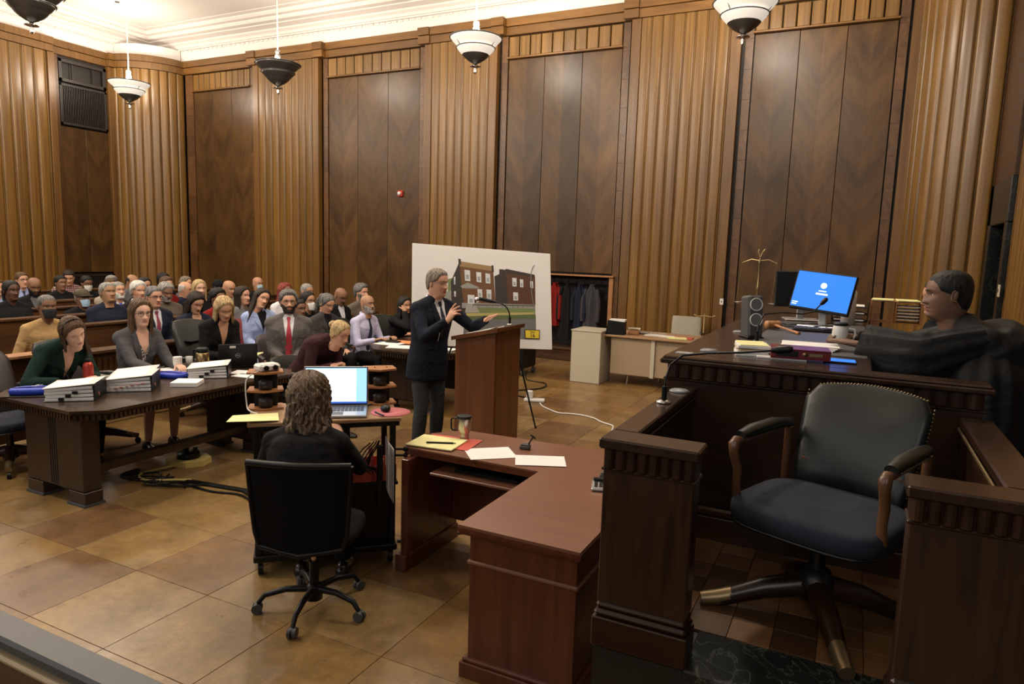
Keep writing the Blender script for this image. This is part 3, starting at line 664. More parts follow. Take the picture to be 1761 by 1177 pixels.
def person(name_label, at, yaw, sk='skin_fair', s=1.05, seat=True, female=False, lean=.08, slean=0, hunch=.10, head=(0, 0, 0), fat=1.0, hands=((-.13, .34, .10), (.13, .34, .10)), hpose=('relaxed', 'relaxed'),
           hrot=((0, 0, 0), (0, 0, 0)), top='charcoal', bottom='black_cloth', hair=('short', 'hair_brown'), v=None, tie=None, beard=None, mask=None, glasses=None, voxel=.016, res=(56, 48), eyes='open', floor_z=0, skirt=False,
           sleeves=True, legs=None, poles=((-.45, -.5, -1), (.45, -.5, -1)), jacket=True, lower=True, group=None, hairk=None, topname=None, headfat=1.0, shoe='black_shoe', hidden_low=False, bowname=None, open_jacket=None, chest=None, hw=None):
    """at = world position of the crown of the head"""
    K = s; wS = (.150 if female else .172) * K * (1 + (fat - 1) * .5); fem = female
    hip = Vector((0, 0, 0)); ul = Vector((math.sin(slean), math.sin(lean), math.cos(lean))).normalized(); uh = Vector((math.sin(slean), math.sin(lean + hunch), math.cos(lean + hunch))).normalized()
    waist = hip + ul * .17 * K; ches = waist + ul * .16 * K; sh = ches + uh * .15 * K; nb = sh + uh * .06 * K
    hp, hy, hr = head; un = Vector((math.sin(slean * .6 + hr * .3), math.sin(lean + hunch + hp * .35), math.cos(lean + hunch + hp * .35))).normalized()
    hc = nb + un * .155 * K
    HR = (Matrix.Rotation(hy, 3, 'Z') @ Matrix.Rotation(-hp, 3, 'X') @ Matrix.Rotation(hr, 3, 'Y'))
    crown = hc + (HR @ Vector((0, -.01, .118))) * K
    Ry = Matrix.Rotation(yaw, 3, 'Z'); base = Vector(at) - Ry @ crown   # world position of the hip
    hz = base.z - floor_z
    root = thing('person', name_label, 'person', (base.x, base.y, floor_z), yaw, group)
    off = Vector((0, 0, hz)); side = Vector((1, 0, 0))
    W = lambda q: Vector(q) + off
    Rt = Matrix((side, uh.cross(side), uh)).transposed()
    if hw: hands = [(Ry.transposed() @ (Vector(q) - base)) for q in hw]
    # ---- skeleton points
    shd = [W(sh + side * sx * wS - uh * .02 * K) for sx in (-1, 1)]
    arms = []
    for i, sx in enumerate((-1, 1)):
        el, wr = ik(shd[i], W(Vector(hands[i]) * 1.0), .285 * K, .255 * K, poles[i]); arms.append((shd[i], el, wr))
    if legs is None:
        if seat: legs = [(Vector((sx * .09 * K, .03, hz)), Vector((sx * .115 * K, .44 * K, min(hz + .02, .56))), Vector((sx * .12 * K, .40 * K, .09)), Vector((0, 1, 0))) for sx in (-1, 1)]
        else: legs = [(Vector((sx * .09 * K, .0, hz)), Vector((sx * .10 * K, .03, hz * .53)), Vector((sx * .11 * K, -.01, .09)), Vector((sx * .25, 1, 0))) for sx in (-1, 1)]
    def torso(mb, e, lowz=.0, flare=0):
        R0 = Matrix.Rotation(-lean, 3, 'X')
        f2 = 1 + (fat - 1) * 1.3
        rs = [(hip - ul * (.07 + lowz) * K, (.158 + flare) * fat, (.108 + flare * .6) * f2), (hip, .172 * fat, .118 * f2), (hip + ul * .08 * K, (.160 if fem else .162) * fat, .112 * f2), (waist, (.132 if fem else .150) * fat, (.095 if fem else .108) * f2),
              (waist + ul * .08 * K, (.145 if fem else .160) * fat, (.108 if fem else .112) * f2), (ches, (.150 if fem else .170) * fat, (.122 if fem else .124) * f2), (ches + uh * .08 * K, (.150 if fem else .178) * fat, (.112 if fem else .118) * f2), (sh, (.135 if fem else .155) * fat, .088 * f2), (sh + uh * .03 * K, .100, .070)] + ([(nb - uh * .030 * K, .066, .058)] if (e > 0 and (v or jacket)) else [(nb, .060, .056), (nb + uh * .03 * K, .053, .053)])
        rings = [ringof(W(c + Vector((0, -.012 * K if 6 < i else 0, 0))), w * K + e, d * K + e, Rt if i > 4 else R0) for i, (c, w, d) in enumerate(rs)]
        mb.loft(rings, True)
        for i in (0, 1):
            mb.ball(shd[i] + Vector((0, -.005, 0)), .057 * K + e, 14, 10)
            mb.tube([W(nb - uh * .01 * K), shd[i] + uh * .012 * K], [.052 * K + e, .046 * K + e], 12)
    def armp(mb, e, end=1.0, thin=1.0):
        for S_, E_, T_ in arms:
            E2 = E_; T2 = E_ + (T_ - E_) * end
            mb.tube([S_, S_.lerp(E_, .5), E2], [(.052 * thin) * K + e, (.047 * thin) * K + e, (.040 * thin) * K + e], 12); mb.ball(E2, .0405 * thin * K + e, 12, 8)
            mb.tube([E2, E2.lerp(T2, .4), T2], [.040 * thin * K + e, .039 * thin * K + e, (.027 * thin) * K + e * 1.1], 12)
    def legp(mb, e, cut=0):
        for H_, Kn, An, Fd in legs:
            An2 = Kn.lerp(An, 1 - cut)
            mb.tube([H_, H_.lerp(Kn, .5), Kn], [.082 * K * fat + e, .072 * K + e, .054 * K + e], 14); mb.ball(H_, .082 * K + e, 12, 8); mb.ball(Kn, .055 * K + e, 12, 8)
            mb.tube([Kn, Kn.lerp(An2, .35), An2], [.054 * K + e, .055 * K + e * 1.2, .036 * K + e * 1.6], 14)
    # ---- body: one mesh of neck, trunk, limbs, head and hands
    b = MB()
    torso(b, -.014)
    armp(b, -.006 if sleeves else -.002, 1.0, 1.0 if not sleeves else .8)
    if lower: legp(b, -.010 if not skirt else -.004)
    b.tube([W(nb - uh * .06 * K), W(hc + (HR @ Vector((0, -.016, -.125))) * K)], [.053 * K, .050 * K], 14)
    bodyme = remesh(b, .024 if sleeves and not skirt else voxel, 2)
    B = MB(); B.v = [tuple(v.co) for v in bodyme.vertices]; B.f = [tuple(p.vertices) for p in bodyme.polygons]; B.mi = [0] * len(B.f); B.sm = [True] * len(B.f); bpy.data.meshes.remove(bodyme)
    nu, nv = res; A, P = head_grid(nu, nv, fem, headfat); HX = Matrix.Translation(W(hc)) @ HR.to_4x4() @ Matrix.Diagonal((K, K, K, 1))
    B.X = HX; fs = grid_faces(nu, nv); Pf = P.reshape(-1, 3)
    lip = []; sknf = []
    for f_ in fs:
        c = (Pf[f_[0]] + Pf[f_[2]]) / 2
        if abs(c[0]) < .0235 - abs(c[2] + .068) * .6 and -.0795 < c[2] < -.0575 and c[1] > .05: lip.append(f_)
        else: sknf.append(f_)
    n0 = len(B.v); B.add([tuple(p) for p in Pf], sknf, True)
    B.f.extend([tuple(i + n0 for i in f_) for f_ in lip]); B.mi.extend([1] * len(lip)); B.sm.extend([True] * len(lip))
    B.add([tuple(Pf[(nv - 1) * nu + i]) for i in range(nu)], [tuple(range(nu))], True)
    for sx in (-1, 1):   # ears
        er = Matrix.Rotation(.25 * sx, 3, 'Z') @ Matrix.Rotation(.2, 3, 'X'); hwx = .0725 * headfat
        B.ball((sx * (hwx + .002), -.012, -.006), (.007, .016, .030), 12, 8, er); B.tube([(sx * (hwx + .006) , -.012 + .015 * math.sin(k * .7) - .004, -.006 + .027 * math.cos(k * .7)) for k in range(6)], .0042, 6)
    for i in (0, 1):
        S_, E_, T_ = arms[i]; vsH, fsH = hand_mb(hpose[i]); fy = (T_ - E_).normalized(); upv = Vector((0, 0, 1)); x_ = fy.cross(upv); x_ = x_.normalized() if x_.length > .05 else Vector((1, 0, 0)); z_ = x_.cross(fy).normalized()
        R_ = Matrix((x_, fy, z_)).transposed().to_4x4(); ex, ey, ez = hrot[i]
        R_ = R_ @ Matrix.Rotation(ey, 4, 'Y') @ Matrix.Rotation(ez, 4, 'Z') @ Matrix.Rotation(ex, 4, 'X')
        mx = 1 if i == 0 else -1   # thumb of the left hand (x<0) points to +X
        B.X = Matrix.Translation(T_) @ R_ @ Matrix.Diagonal((mx * K * (.92 if fem else 1), K * (.92 if fem else 1), K * (.92 if fem else 1), 1)); B.add(vsH, fsH, True)
    B.X = None
    if chest: pass
    B.build('body', (sk, sk + '_lips'), root)
    # ---- eyes, brows
    hm = hair[1] if hair else 'hair_dark'
    def ysurf(x, z):
        j = np.argmin(np.abs(P[:, 0, 2] - z)); row = P[j]; m_ = row[:, 1] > 0; i_ = np.argmin(np.where(m_, np.abs(row[:, 0] - x), 9)); return row[i_, 1]
    if res[0] >= 40:
        for sx in (-1, 1):
            ex = .031 * sx; ey = ysurf(ex, 0) - .0085; e = MB(); e.X = HX
            if eyes == 'open':
                e.ball((ex, ey, 0), (.0135, .0118, .0095), 14, 10); e.m = 1; e.ball((ex + .001 * -sx, ey + .0102, -.0003), (.0052, .0026, .0052), 10, 6)
                e.m = 2; e.tube([(ex + (k - 3) * .0042, ey + .0108 - .0011 * (k - 3) ** 2 * .6, .0072 - .0008 * (k - 3) ** 2) for k in range(7)], .0014, 6)
                e.build('eye', ('eye_white', 'iris', 'lash'), root)
            else:
                e.ball((ex, ey, 0), (.0150, .0128, .0105), 14, 10); e.m = 1
                e.tube([(ex + (k - 3) * .0044, ey + .0112 - .0011 * (k - 3) ** 2 * .6, -.0052 + .0007 * (k - 3) ** 2) for k in range(7)], .0015, 6); e.build('eyelid', (sk, 'lash'), root)
            bw = MB(); bw.X = HX; bw.tube([(sx * x, ysurf(sx * x, .021) + .0015, .0205 + .004 * math.sin((x - .012) * 60)) for x in (.012, .020, .028, .036, .043, .049)], [.0018, .0030, .0034, .0030, .0022, .0012], 6, flat=.6); bw.build('eyebrow', hm if hm not in ('hair_blonde', 'hair_curly') else 'hair_brown', root)
    # ---- hair
    if hair:
        h = MB(); h.X = HX; st = hair[0]; seed = (at[0] * 7.3 + at[1] * 3.1) % 6; kw = hairk or {}
        A2, P2 = head_grid(112, 96, fem, headfat) if res[0] >= 70 else head_grid(64, 56, fem, headfat)
        big = {'short': (.010, .0012), 'receding': (.008, .001), 'fringe': (.007, .001), 'crop': (.004, .0004), 'long': (.016, .0018), 'bob': (.017, .0018), 'curly': (.030, .006), 'bun': (.009, .0012), 'afro': (.035, .004), 'braids': (.014, .004), 'thick': (.020, .003), 'pony': (.010, .0012)}[st]
        base_st = {'crop': 'short', 'thick': 'short'}.get(st, st if st in HLINE else 'long')
        Q, keep = scalp(A2, P2, base_st, big[0], big[1], seed=seed, fr=16, top=(.062 if st == 'fringe' else None))
        np_add(h, Q, grid_faces(P2.shape[1], P2.shape[0], keep))
        if st in ('long', 'bob', 'braids'): hair_curtain(h, **{**dict(L=.30 if st == 'long' else .19, t=.021, a0=1.18, flare=.12 if st == 'long' else .3, seed=seed, wave=.0035 if st != 'braids' else .007), **kw})
        if st == 'curly': hair_curtain(h, **{**dict(L=.24, t=.048, a0=.95, wave=.004, curl=.007, flare=.12, seed=seed, nu=130, nz=84), **kw})
        if st in ('bun', 'pony'):
            h.ball((0, -.125, .035), (.036, .034, .034), 16, 12)
            for k in range(4): h.tube([(.030 * math.cos(q * .7 + k), -.128 + .012 * math.sin(q + k), .035 + .030 * math.sin(q * .7 + k)) for q in range(9)], .010, 7)
            if st == 'pony': h.tube([(0, -.13, .03), (0, -.16, -.03), (0, -.15, -.12), (0, -.13, -.20)], [.02, .028, .024, .006], 12)
        h.build('hair', hair[1], root)
    def patch(name, m, sel, offs, t_=None):
        d_ = MB(); d_.X = HX; c_ = np.array([0, -.012, -.02]); n_ = P - c_; n_ /= np.linalg.norm(n_, axis=-1, keepdims=True); kk = sel(A, P); Ps_, kp = snap(P, kk); Q_ = Ps_ + n_ * (offs * np.clip(kk / .012, 0, 1) + .0008)[..., None]
        np_add(d_, Q_, grid_faces(nu, nv, kp)); return d_.build(name, m, root)
    if beard:
        def sel(A, P):
            x, y, z = P[..., 0], P[..., 1], P[..., 2]; mouth = np.hypot(x / .026, (z + .068) / .011) - 1
            side = np.minimum(-.050 - z + np.clip(np.abs(x) - .035, 0, 1) * .9, z + .124); side = np.minimum(side, y + .005); return np.minimum(side, mouth * .02)
        patch('beard', beard, sel, .008 if beard != 'hair_dark' else .006)
    if mask:
        def selm(A, P):
            x, y, z = P[..., 0], P[..., 1], P[..., 2]; return np.minimum(np.minimum(-.014 - z - np.abs(x) * .18, z + .116), y - .018)
        m_ = MB(); m_.X = HX
        kk = selm(A, P); Pm, kp = snap(P, kk); yy = .100 + .012 * np.cos((Pm[..., 2] + .06) * 26) - np.abs(Pm[..., 0]) ** 1.6 * 4.0; Pm[..., 1] = np.maximum(Pm[..., 1] + .003, yy)
        np_add(m_, Pm, grid_faces(nu, nv, kp)); mo = m_.build('face_mask', mask, root)
        for sx in (-1, 1):
            l_ = MB(); l_.X = HX; l_.tube([(sx * .055, .045, -.035), (sx * .074, .01, -.012), (sx * .079, -.014, .01)], .0015, 5)
            l_.build('ear_loop', mask, root)
    if glasses:
        g_ = MB(); g_.X = HX; yb = ysurf(.031, 0) + .016
        for sx in (-1, 1):
            g_.tube([(sx * .032 + .0235 * math.cos(k * PI / 8) * (1 if True else 1), yb - .003 * math.cos(k * PI / 8) * sx * (1 if True else 1) * .8, -.003 + .0165 * math.sin(k * PI / 8)) for k in range(16)], .0014 if glasses == 'wire' else .0022, 6, closed=True)
            g_.tube([(sx * .0555, yb - .004, .004), (sx * .072, yb - .03, .004), (sx * .078, -.01, .004), (sx * .078, -.03, -.012)], .0013 if glasses == 'wire' else .002, 6)
        g_.tube([(-.009, yb, .001), (0, yb + .003, .003), (.009, yb, .001)], .0018, 6); g_.build('glasses', 'wire_frame' if glasses == 'wire' else 'dark_frame', root)
    # ---- clothes
    T_ = MB(); torso(T_, .010 if not jacket else .016, .10 if (jacket and not seat) else (.03 if jacket else 0), .02 if (jacket and not seat) else 0)
    if fem:
        for sx in (-1, 1): T_.ball(W(ches + side * sx * .068 * K + uh * .0 + Rt @ Vector((0, .085 * K, 0))), (.062 * K, .056 * K, .062 * K), 14, 10)
    if sleeves is True: armp(T_, .006 if not jacket else .011, .97)
    elif sleeves == 'short':
        for S_, E_, Q_ in arms: T_.tube([S_, S_.lerp(E_, .62)], [.058 * K, .056 * K], 12)
    tm = remesh(T_, voxel, 3)
    if topname and topname.startswith('robe'): pass
    tm.materials.append(MATS[top]); to = link(topname or ('jacket' if jacket else 'shirt'), tm, root)
    bvh = BVHTree.FromPolygons([v.co for v in tm.vertices], [tuple(p.vertices) for p in tm.polygons])
    fwd_ = Rt @ Vector((0, 1, 0))
    def drape(x, h, o):
        """point of the garment front at lateral x and height h above the chest level"""
        c = W(ches + uh * h * K + side * x * K); q = c + fwd_ * .17 * K * max(1, fat)
        hit = bvh.ray_cast(q, -fwd_, .3)
        return (hit[0] if hit[0] is not None else c + fwd_ * .056 * K) + fwd_ * o
    def strip(name, m, rows, o=.004, cols=5, parent=None):
        pts = []
        for h, x0, x1 in rows:
            for k in range(cols): pts.append(drape(x0 + (x1 - x0) * k / (cols - 1), h, o))
        n = len(rows); back = [p - fwd_ * .006 for p in pts]; N_ = len(pts); q = MB()
        fs = [(j * cols + i, j * cols + i + 1, (j + 1) * cols + i + 1, (j + 1) * cols + i) for j in range(n - 1) for i in range(cols - 1)]
        q.add(pts + back, fs + [tuple(i + N_ for i in reversed(f)) for f in fs], True); return q.build(name, m, parent or root)
    if v:   # ('skin'|material, depth)
        vm, dep = v[0], v[1]; wN = .060; h1 = .196; rows = [(h1 - (h1 + dep) * k / 8, -(wN * (1 - k / 8) + .001), (wN * (1 - k / 8) + .001)) for k in range(9)]; rows = [(h1 + .038, -.040, .040), (h1 + .016, -.052, .052)] + rows
        strip('chest' if vm == 'skin' else 'shirt_front', sk if vm == 'skin' else vm, rows, .0035)
        if jacket:
            for sx in (-1, 1):
                rw_ = []
                for k in range(9):
                    f = k / 8; h = h1 - (h1 + dep) * f; xi = wN * (1 - f); wd = .048 * math.sin(PI * min(1, .22 + f * .78)) + (.012 if .28 < f < .42 else 0)
                    rw_.append((h, sx * xi * .96, sx * (xi + wd)))
                strip('lapel', top, rw_, .010, 4)
            strip('front_seam', 'lash', [(-dep - .0, -.002, .002), (-dep - .1, -.004, .001), (-dep - .2, -.006, -.002)], .002, 2)
    if tie:
        strip('tie', tie, [(.212, -.013, .013), (.195, -.021, .021), (.168, -.012, .012), (.135, -.013, .013), (.09, -.020, .020), (.02, -.027, .027), (-.06, -.034, .034), (-.13, -.036, .036), (-.19, -.034, .034), (-.215, -.003, .003)] if (not v or v[1] > .25) else [(.212, -.013, .013), (.195, -.021, .021), (.168, -.012, .012), (.135, -.013, .013), (.09, -.020, .020), (.02, -.024, .024), (-v[1] + .03, -.014, .014), (-v[1] - .0, -.003, .003)], .010, 5)
    if v and v[0] != 'skin' or tie:
        cm = v[0] if v else top
        q = MB(); q.X = None; rr = []
        for k in range(17):
            a = -PI * .5 + .35 + (2 * PI - .7) * k / 16 + 0; an = PI / 2 + .28 + (2 * PI - .56) * k / 16
            rr.append(W(nb + Rt @ Vector((.066 * K * math.cos(an), -.010 * K + .066 * K * math.sin(an), (.022 - .022 * (math.sin(an) * .5 + .5)) * K))))
        q.tube(rr, .010 * K, 8, flat=1.7); q.build('collar', cm, root)
    if lower:
        L_ = MB()
        if skirt:
            R0 = Matrix.Rotation(0, 3, 'X')
            for H_, Kn, An, Fd in legs: L_.tube([H_, Kn.lerp(H_, .12)], [.095 * K, .075 * K], 14)
            L_.ball(W(hip), (.175 * K, .13 * K, .10 * K)); L_.box(W((-.15 * K, .0, -.09 * K)), W((.15 * K, .34 * K, .06 * K)))
        else:
            legp(L_, .010, .02); L_.ball(W(hip - ul * .01), (.172 * K * fat, .125 * K * fat, .12 * K))
        lm = remesh(L_, max(voxel, .018), 3); lm.materials.append(MATS[bottom]); link('skirt' if skirt else 'trousers', lm, root)
        if not hidden_low:
            for H_, Kn, An, Fd in legs:
                Fd = Vector(Fd).normalized(); sd = Vector((Fd.y, -Fd.x, 0)); q = MB(); fz = An.z - .09; Rg = []
                for d_, w_, hh in ((-.065, .020, .05), (-.05, .034, .075), (.0, .038, .085), (.06, .040, .055), (.12, .046, .042), (.17, .040, .032), (.20, .018, .022)):
                    c_ = Vector((An.x, An.y, fz)) + Fd * d_ * K
                    Rg.append([tuple(c_ + sd * w_ * K * math.cos(k * PI / 6) + Vector((0, 0, max(0, (hh * .5 + hh * .5 * math.sin(k * PI / 6)) * K)))) for k in range(12)])
                q.loft(Rg); q.build('shoe', shoe, root)
    F_ = Fig(); F_.root = root; F_.W = W; F_.drape = drape; F_.strip = strip; F_.arms = arms; F_.HX = HX; F_.shirt = to; F_.hc = hc; F_.hz = hz; F_.bvh = bvh; F_.P = P; F_.A = A; F_.ys = ysurf
    return F_
plain('black_shoe', (.015, .014, .014), .25); plain('wire_frame', (.35, .33, .30), .3, .8); plain('dark_frame', (.02, .016, .014), .3)
for n_, c_ in dict(charcoal=(.055, .052, .055), black_cloth=(.012, .012, .013), navy_suit=(.014, .017, .028), grey_suit=(.115, .105, .10), green_blazer=(.012, .030, .024), grey_blazer=(.085, .082, .088), pale_blue=(.34, .42, .68), white_cloth=(.68, .68, .72), lavender=(.52, .52, .72), tan_sweater=(.42, .27, .12), maroon=(.045, .018, .022), brown_jacket=(.12, .10, .08), red_cloth=(.20, .014, .012), tan_coat=(.36, .27, .19), dark_navy=(.018, .022, .04), grey_cloth=(.12, .12, .13), dark_trousers=(.045, .05, .055), beige_cloth=(.35, .30, .24), grey_top=(.17, .17, .18), olive=(.09, .075, .05), robe_lining=(.010, .010, .011)).items(): cloth(n_, c_)
cloth('robe', (.009, .009, .010), .65, 1.0, 3.2); MATS['robe'].node_tree.nodes['Principled BSDF'].inputs['Specular IOR Level'].default_value = .25
plain('tie_red', (.40, .03, .05), .5); plain('tie_navy', (.012, .018, .05), .5); plain('tie_blue', (.03, .07, .55), .5); plain('mask_white', (.72, .72, .70), .8); plain('mask_blue', (.36, .55, .72), .8); plain('mask_black', (.015, .015, .02), .8)
plaid('plaid_cloth', (.42, .38, .36), [('X', (.20, .05, .05)), ('Z', (.16, .05, .05))]); plaid('tie_striped', (.45, .04, .04), [('Z', (.05, .05, .14))], 45); plaid('tie_dark_striped', (.012, .018, .04), [('Z', (.035, .045, .08))], 32)
m, nt, b = newmat('print_blouse'); _t = nt.nodes.new('ShaderNodeTexCoord'); _n = nt.nodes.new('ShaderNodeTexNoise'); _n.inputs['Scale'].default_value = 75; nt.links.new(_t.outputs['Object'], _n.inputs['Vector']); _r = nt.nodes.new('ShaderNodeValToRGB'); _r.color_ramp.interpolation = 'CONSTANT'
_r.color_ramp.elements[0].color = (.05, .04, .045, 1); _r.color_ramp.elements[1].position = .5; _r.color_ramp.elements[1].color = (.62, .56, .54, 1); nt.links.new(_n.outputs['Fac'], _r.inputs[0]); nt.links.new(_r.outputs[0], b.inputs['Base Color'])
# ============================================================= furniture materials
wood('bench_wood', [(.0144, .0058, .0029), (.0418, .0173, .0072)], stretch=(3, 3, 16), rough=.32, rnd=.08)
wood('bench_wood_v', [(.0187, .0079, .0036), (.0576, .0259, .0101)], stretch=(30, 30, 3), rough=.34, rnd=.1)
wood('bench_top', [(.0225, .0112, .0067), (.0450, .0225, .0128)], stretch=(14, 1.0, 14), rough=.2, rnd=.05)
wood('mahogany', [(.0697, .0180, .0082), (.1353, .0410, .0197)], stretch=(20, 20, 1.2), rough=.24, rnd=.05)
wood('mahogany_top', [(.1600, .0656, .0360), (.2080, .0880, .0496)], stretch=(1.5, 22, 22), rough=.30, rnd=.03)
wood('lectern_wood', [(.0975, .0338, .0120), (.1800, .0675, .0240)], stretch=(14, 14, .9), rough=.28, rnd=.05)
wood('table_wood', [(.0240, .0144, .0088), (.0560, .0320, .0176)], stretch=(16, 1.2, 16), rough=.24, rnd=.05)
wood('table_wood_v', [(.0216, .0115, .0072), (.0446, .0245, .0144)], stretch=(20, 20, 1.5), rough=.35, rnd=.1)
wood('orange_wood', [(.32, .13, .045), (.45, .20, .075)], stretch=(2, 12, 12), rough=.4, rnd=.1)
wood('arm_wood', [(.075, .032, .015), (.16, .075, .035)], stretch=(6, 6, 6), rough=.28, rnd=.1)
wood('rack_wood', [(.28, .12, .045), (.42, .20, .08)], stretch=(2, 12, 12), rough=.4, rnd=.1)
plain('brass', (.45, .34, .16), .32, .9); plain('old_brass', (.30, .22, .12), .4, .85); plain('steel', (.50, .48, .46), .25, .95); plain('nail', (.22, .16, .09), .35, .8)
plain('black_leather', (.004, .007, .006), .36, bump=.08, bscale=260, spec=.5); plain('brown_leather', (.030, .022, .024), .38, bump=.12, bscale=220); plain('red_leather', (.16, .012, .016), .35, bump=.1, bscale=200)
plain('blue_fabric', (.014, .018, .034), .9, bump=.25, bscale=420); plain('black_plastic', (.006, .006, .0065), .42, spec=.3); plain('black_mesh', (.006, .006, .006), .8, spec=.1); plain('grey_plastic', (.16, .165, .17), .45); plain('dark_grey', (.06, .062, .066), .5)
plain('white_paper', (.80, .79, .77), .7); plain('yellow_paper', (.78, .76, .36), .7); plain('white_plastic', (.75, .74, .72), .35); plain('cream_metal', (.50, .46, .36), .45); plain('tan_metal', (.36, .27, .17), .45); plain('desk_laminate', (.36, .22, .12), .35)
plain('blue_nylon', (.012, .04, .42), .5, bump=.3, bscale=30); plain('red_metal', (.38, .045, .03), .3, .4); plain('red_plastic', (.60, .10, .07), .4); plain('pink_pad', (.62, .18, .20), .7); plain('gold_steel', (.46, .33, .16), .25, .9); plain('red_book', (.16, .014, .022), .3); plain('orange_folder', (.75, .26, .10), .6)
plain('screen_blue', (.02, .1, .3), .3, emit=(.012, .17, .80), es=1.0); plain('screen_white', (.8, .85, .9), .3, emit=(.80, .92, 1.0), es=1.15); plain('screen_sky', (.3, .5, .8), .3, emit=(.30, .60, .95), es=1.0); plain('screen_bar', (.05, .1, .4), .3, emit=(.03, .10, .50), es=.8)
plain('glyph_white', (.9, .9, .9), .5, emit=(.75, .88, 1), es=.9); plain('yellow_box', (.62, .48, .16), .5); plain('tab_color', (.45, .16, .14), .6); plain('silver', (.50, .50, .52), .3, .6); plain('label_yellow', (.8, .62, .05), .5); plain('tan_card', (.48, .38, .24), .6); plain('beige_fabric', (.40, .37, .30), .9); plain('tape_white', (.72, .72, .70), .6); plain('tape_marks', (.2, .2, .2), .6); plain('navy_plastic', (.015, .018, .06), .4); plain('alarm_red', (.5, .03, .02), .4); plain('foam', (.82, .81, .79), .8); plain('glass_cloudy', (.45, .45, .43), .1, spec=.8)
plain('print_sky', (.80, .80, .80), .5); plain('print_green', (.20, .25, .10), .5); plain('print_green2', (.11, .15, .06), .5); plain('print_grey', (.32, .32, .30), .5); plain('print_dark', (.045, .035, .030), .5); plain('print_brick', (.165, .075, .032), .5, var=.3, vscale=60); plain('print_brick2', (.10, .042, .024), .5, var=.3, vscale=60); plain('print_tan', (.34, .22, .10), .5); plain('print_yellow', (.50, .43, .16), .5); plain('print_road', (.17, .17, .17), .5); plain('print_steps', (.42, .40, .36), .5); plain('print_white', (.72, .74, .76), .5); plain('print_pane', (.35, .38, .42), .5); plain('print_pole', (.24, .23, .21), .5); plain('print_label', (.82, .62, .04), .5)
def text_mesh(s, size, m, ext=.0004):
    c = bpy.data.curves.new('t', 'FONT'); c.body = s; c.size = size; c.extrude = ext; c.align_x = 'CENTER'; c.align_y = 'CENTER'; c.resolution_u = 2
    o = bpy.data.objects.new('t', c); COL.objects.link(o); dg = bpy.context.evaluated_depsgraph_get(); me = bpy.data.meshes.new_from_object(o.evaluated_get(dg), depsgraph=dg)
    bpy.data.objects.remove(o); bpy.data.curves.remove(c); me.materials.clear(); me.materials.append(MATS[m]); return me
# ------------------------------------------------------------- the judge's bench
def fluted_row(par, pts_fn, n, wd, z0, z1, m='bench_wood'):
    b = MB(); b.prism([(-wd/2 + .002, 0), (-wd/2 + .002, -.010), (-wd/4, -.018), (0, -.020), (wd/4, -.018), (wd/2 - .002, -.010), (wd/2 - .002, 0)], z0, z1, 'z'); me = b.mesh('fluted_block', (m,))
    for i in range(n):
        (x, y), a = pts_fn(i); link('fluted_block', me, par, (x, y, 0), a)
BZ = 1.53
jb = thing('judge_bench', 'long dark oak bench with a fluted edge, running away from the witness stand', 'bench', (-.77, 3.25, PF))
def B_(p): return (p[0] + .77, p[1] - 3.25, p[2] - PF)
def bbox(mb, a, b, bev=.004): return mb.box(B_(a), B_(b), bev)
m = MB(); bbox(m, (-.77, 3.25, PF + .16), (.50, 3.30, 1.43)); m.build('side_panel', 'bench_wood', jb)
m = MB(); bbox(m, (-.77, 3.23, PF), (.50, 3.31, PF + .12)); bbox(m, (-.77, 3.24, PF + .12), (.50, 3.305, PF + .16), .01); m.build('plinth', 'dark_oak_h', jb)
m = MB(); bbox(m, (-.785, 3.238, 1.415), (.515, 3.33, 1.427)); bbox(m, (-.77, 3.25, 1.427), (.50, 3.32, 1.495)); m.build('rail', 'bench_wood', jb)
fluted_row(jb, lambda i: ((.03 + i * .0575, -.0), 0), 22, .0575, 1.43 - PF, 1.492 - PF)
m = MB(); bbox(m, (-.80, 3.215, 1.494), (.53, 3.36, 1.518), .006); bbox(m, (-.79, 3.225, 1.515), (.52, 3.35, BZ), .006); m.build('cap', 'bench_top', jb)
m = MB(); bbox(m, (-.79, 3.351, 1.495), (.10, 8.0, BZ), .006); m.build('worktop', 'bench_top', jb)
m = MB(); bbox(m, (-.50, 3.75, BZ - .001), (.085, 5.6, BZ + .004), .002); m.build('desk_pad', 'dark_grey', jb)
m = MB(); bbox(m, (-.77, 3.3, PF), (-.72, 8.0, 1.494)); m.build('front_panel', 'bench_wood', jb)
m = MB(); bbox(m, (-.72, 7.95, PF), (.1, 8.0, 1.494)); bbox(m, (.04, 5.0, PF), (.09, 8.0, 1.494)); m.build('inner_panel', 'bench_wood', jb)
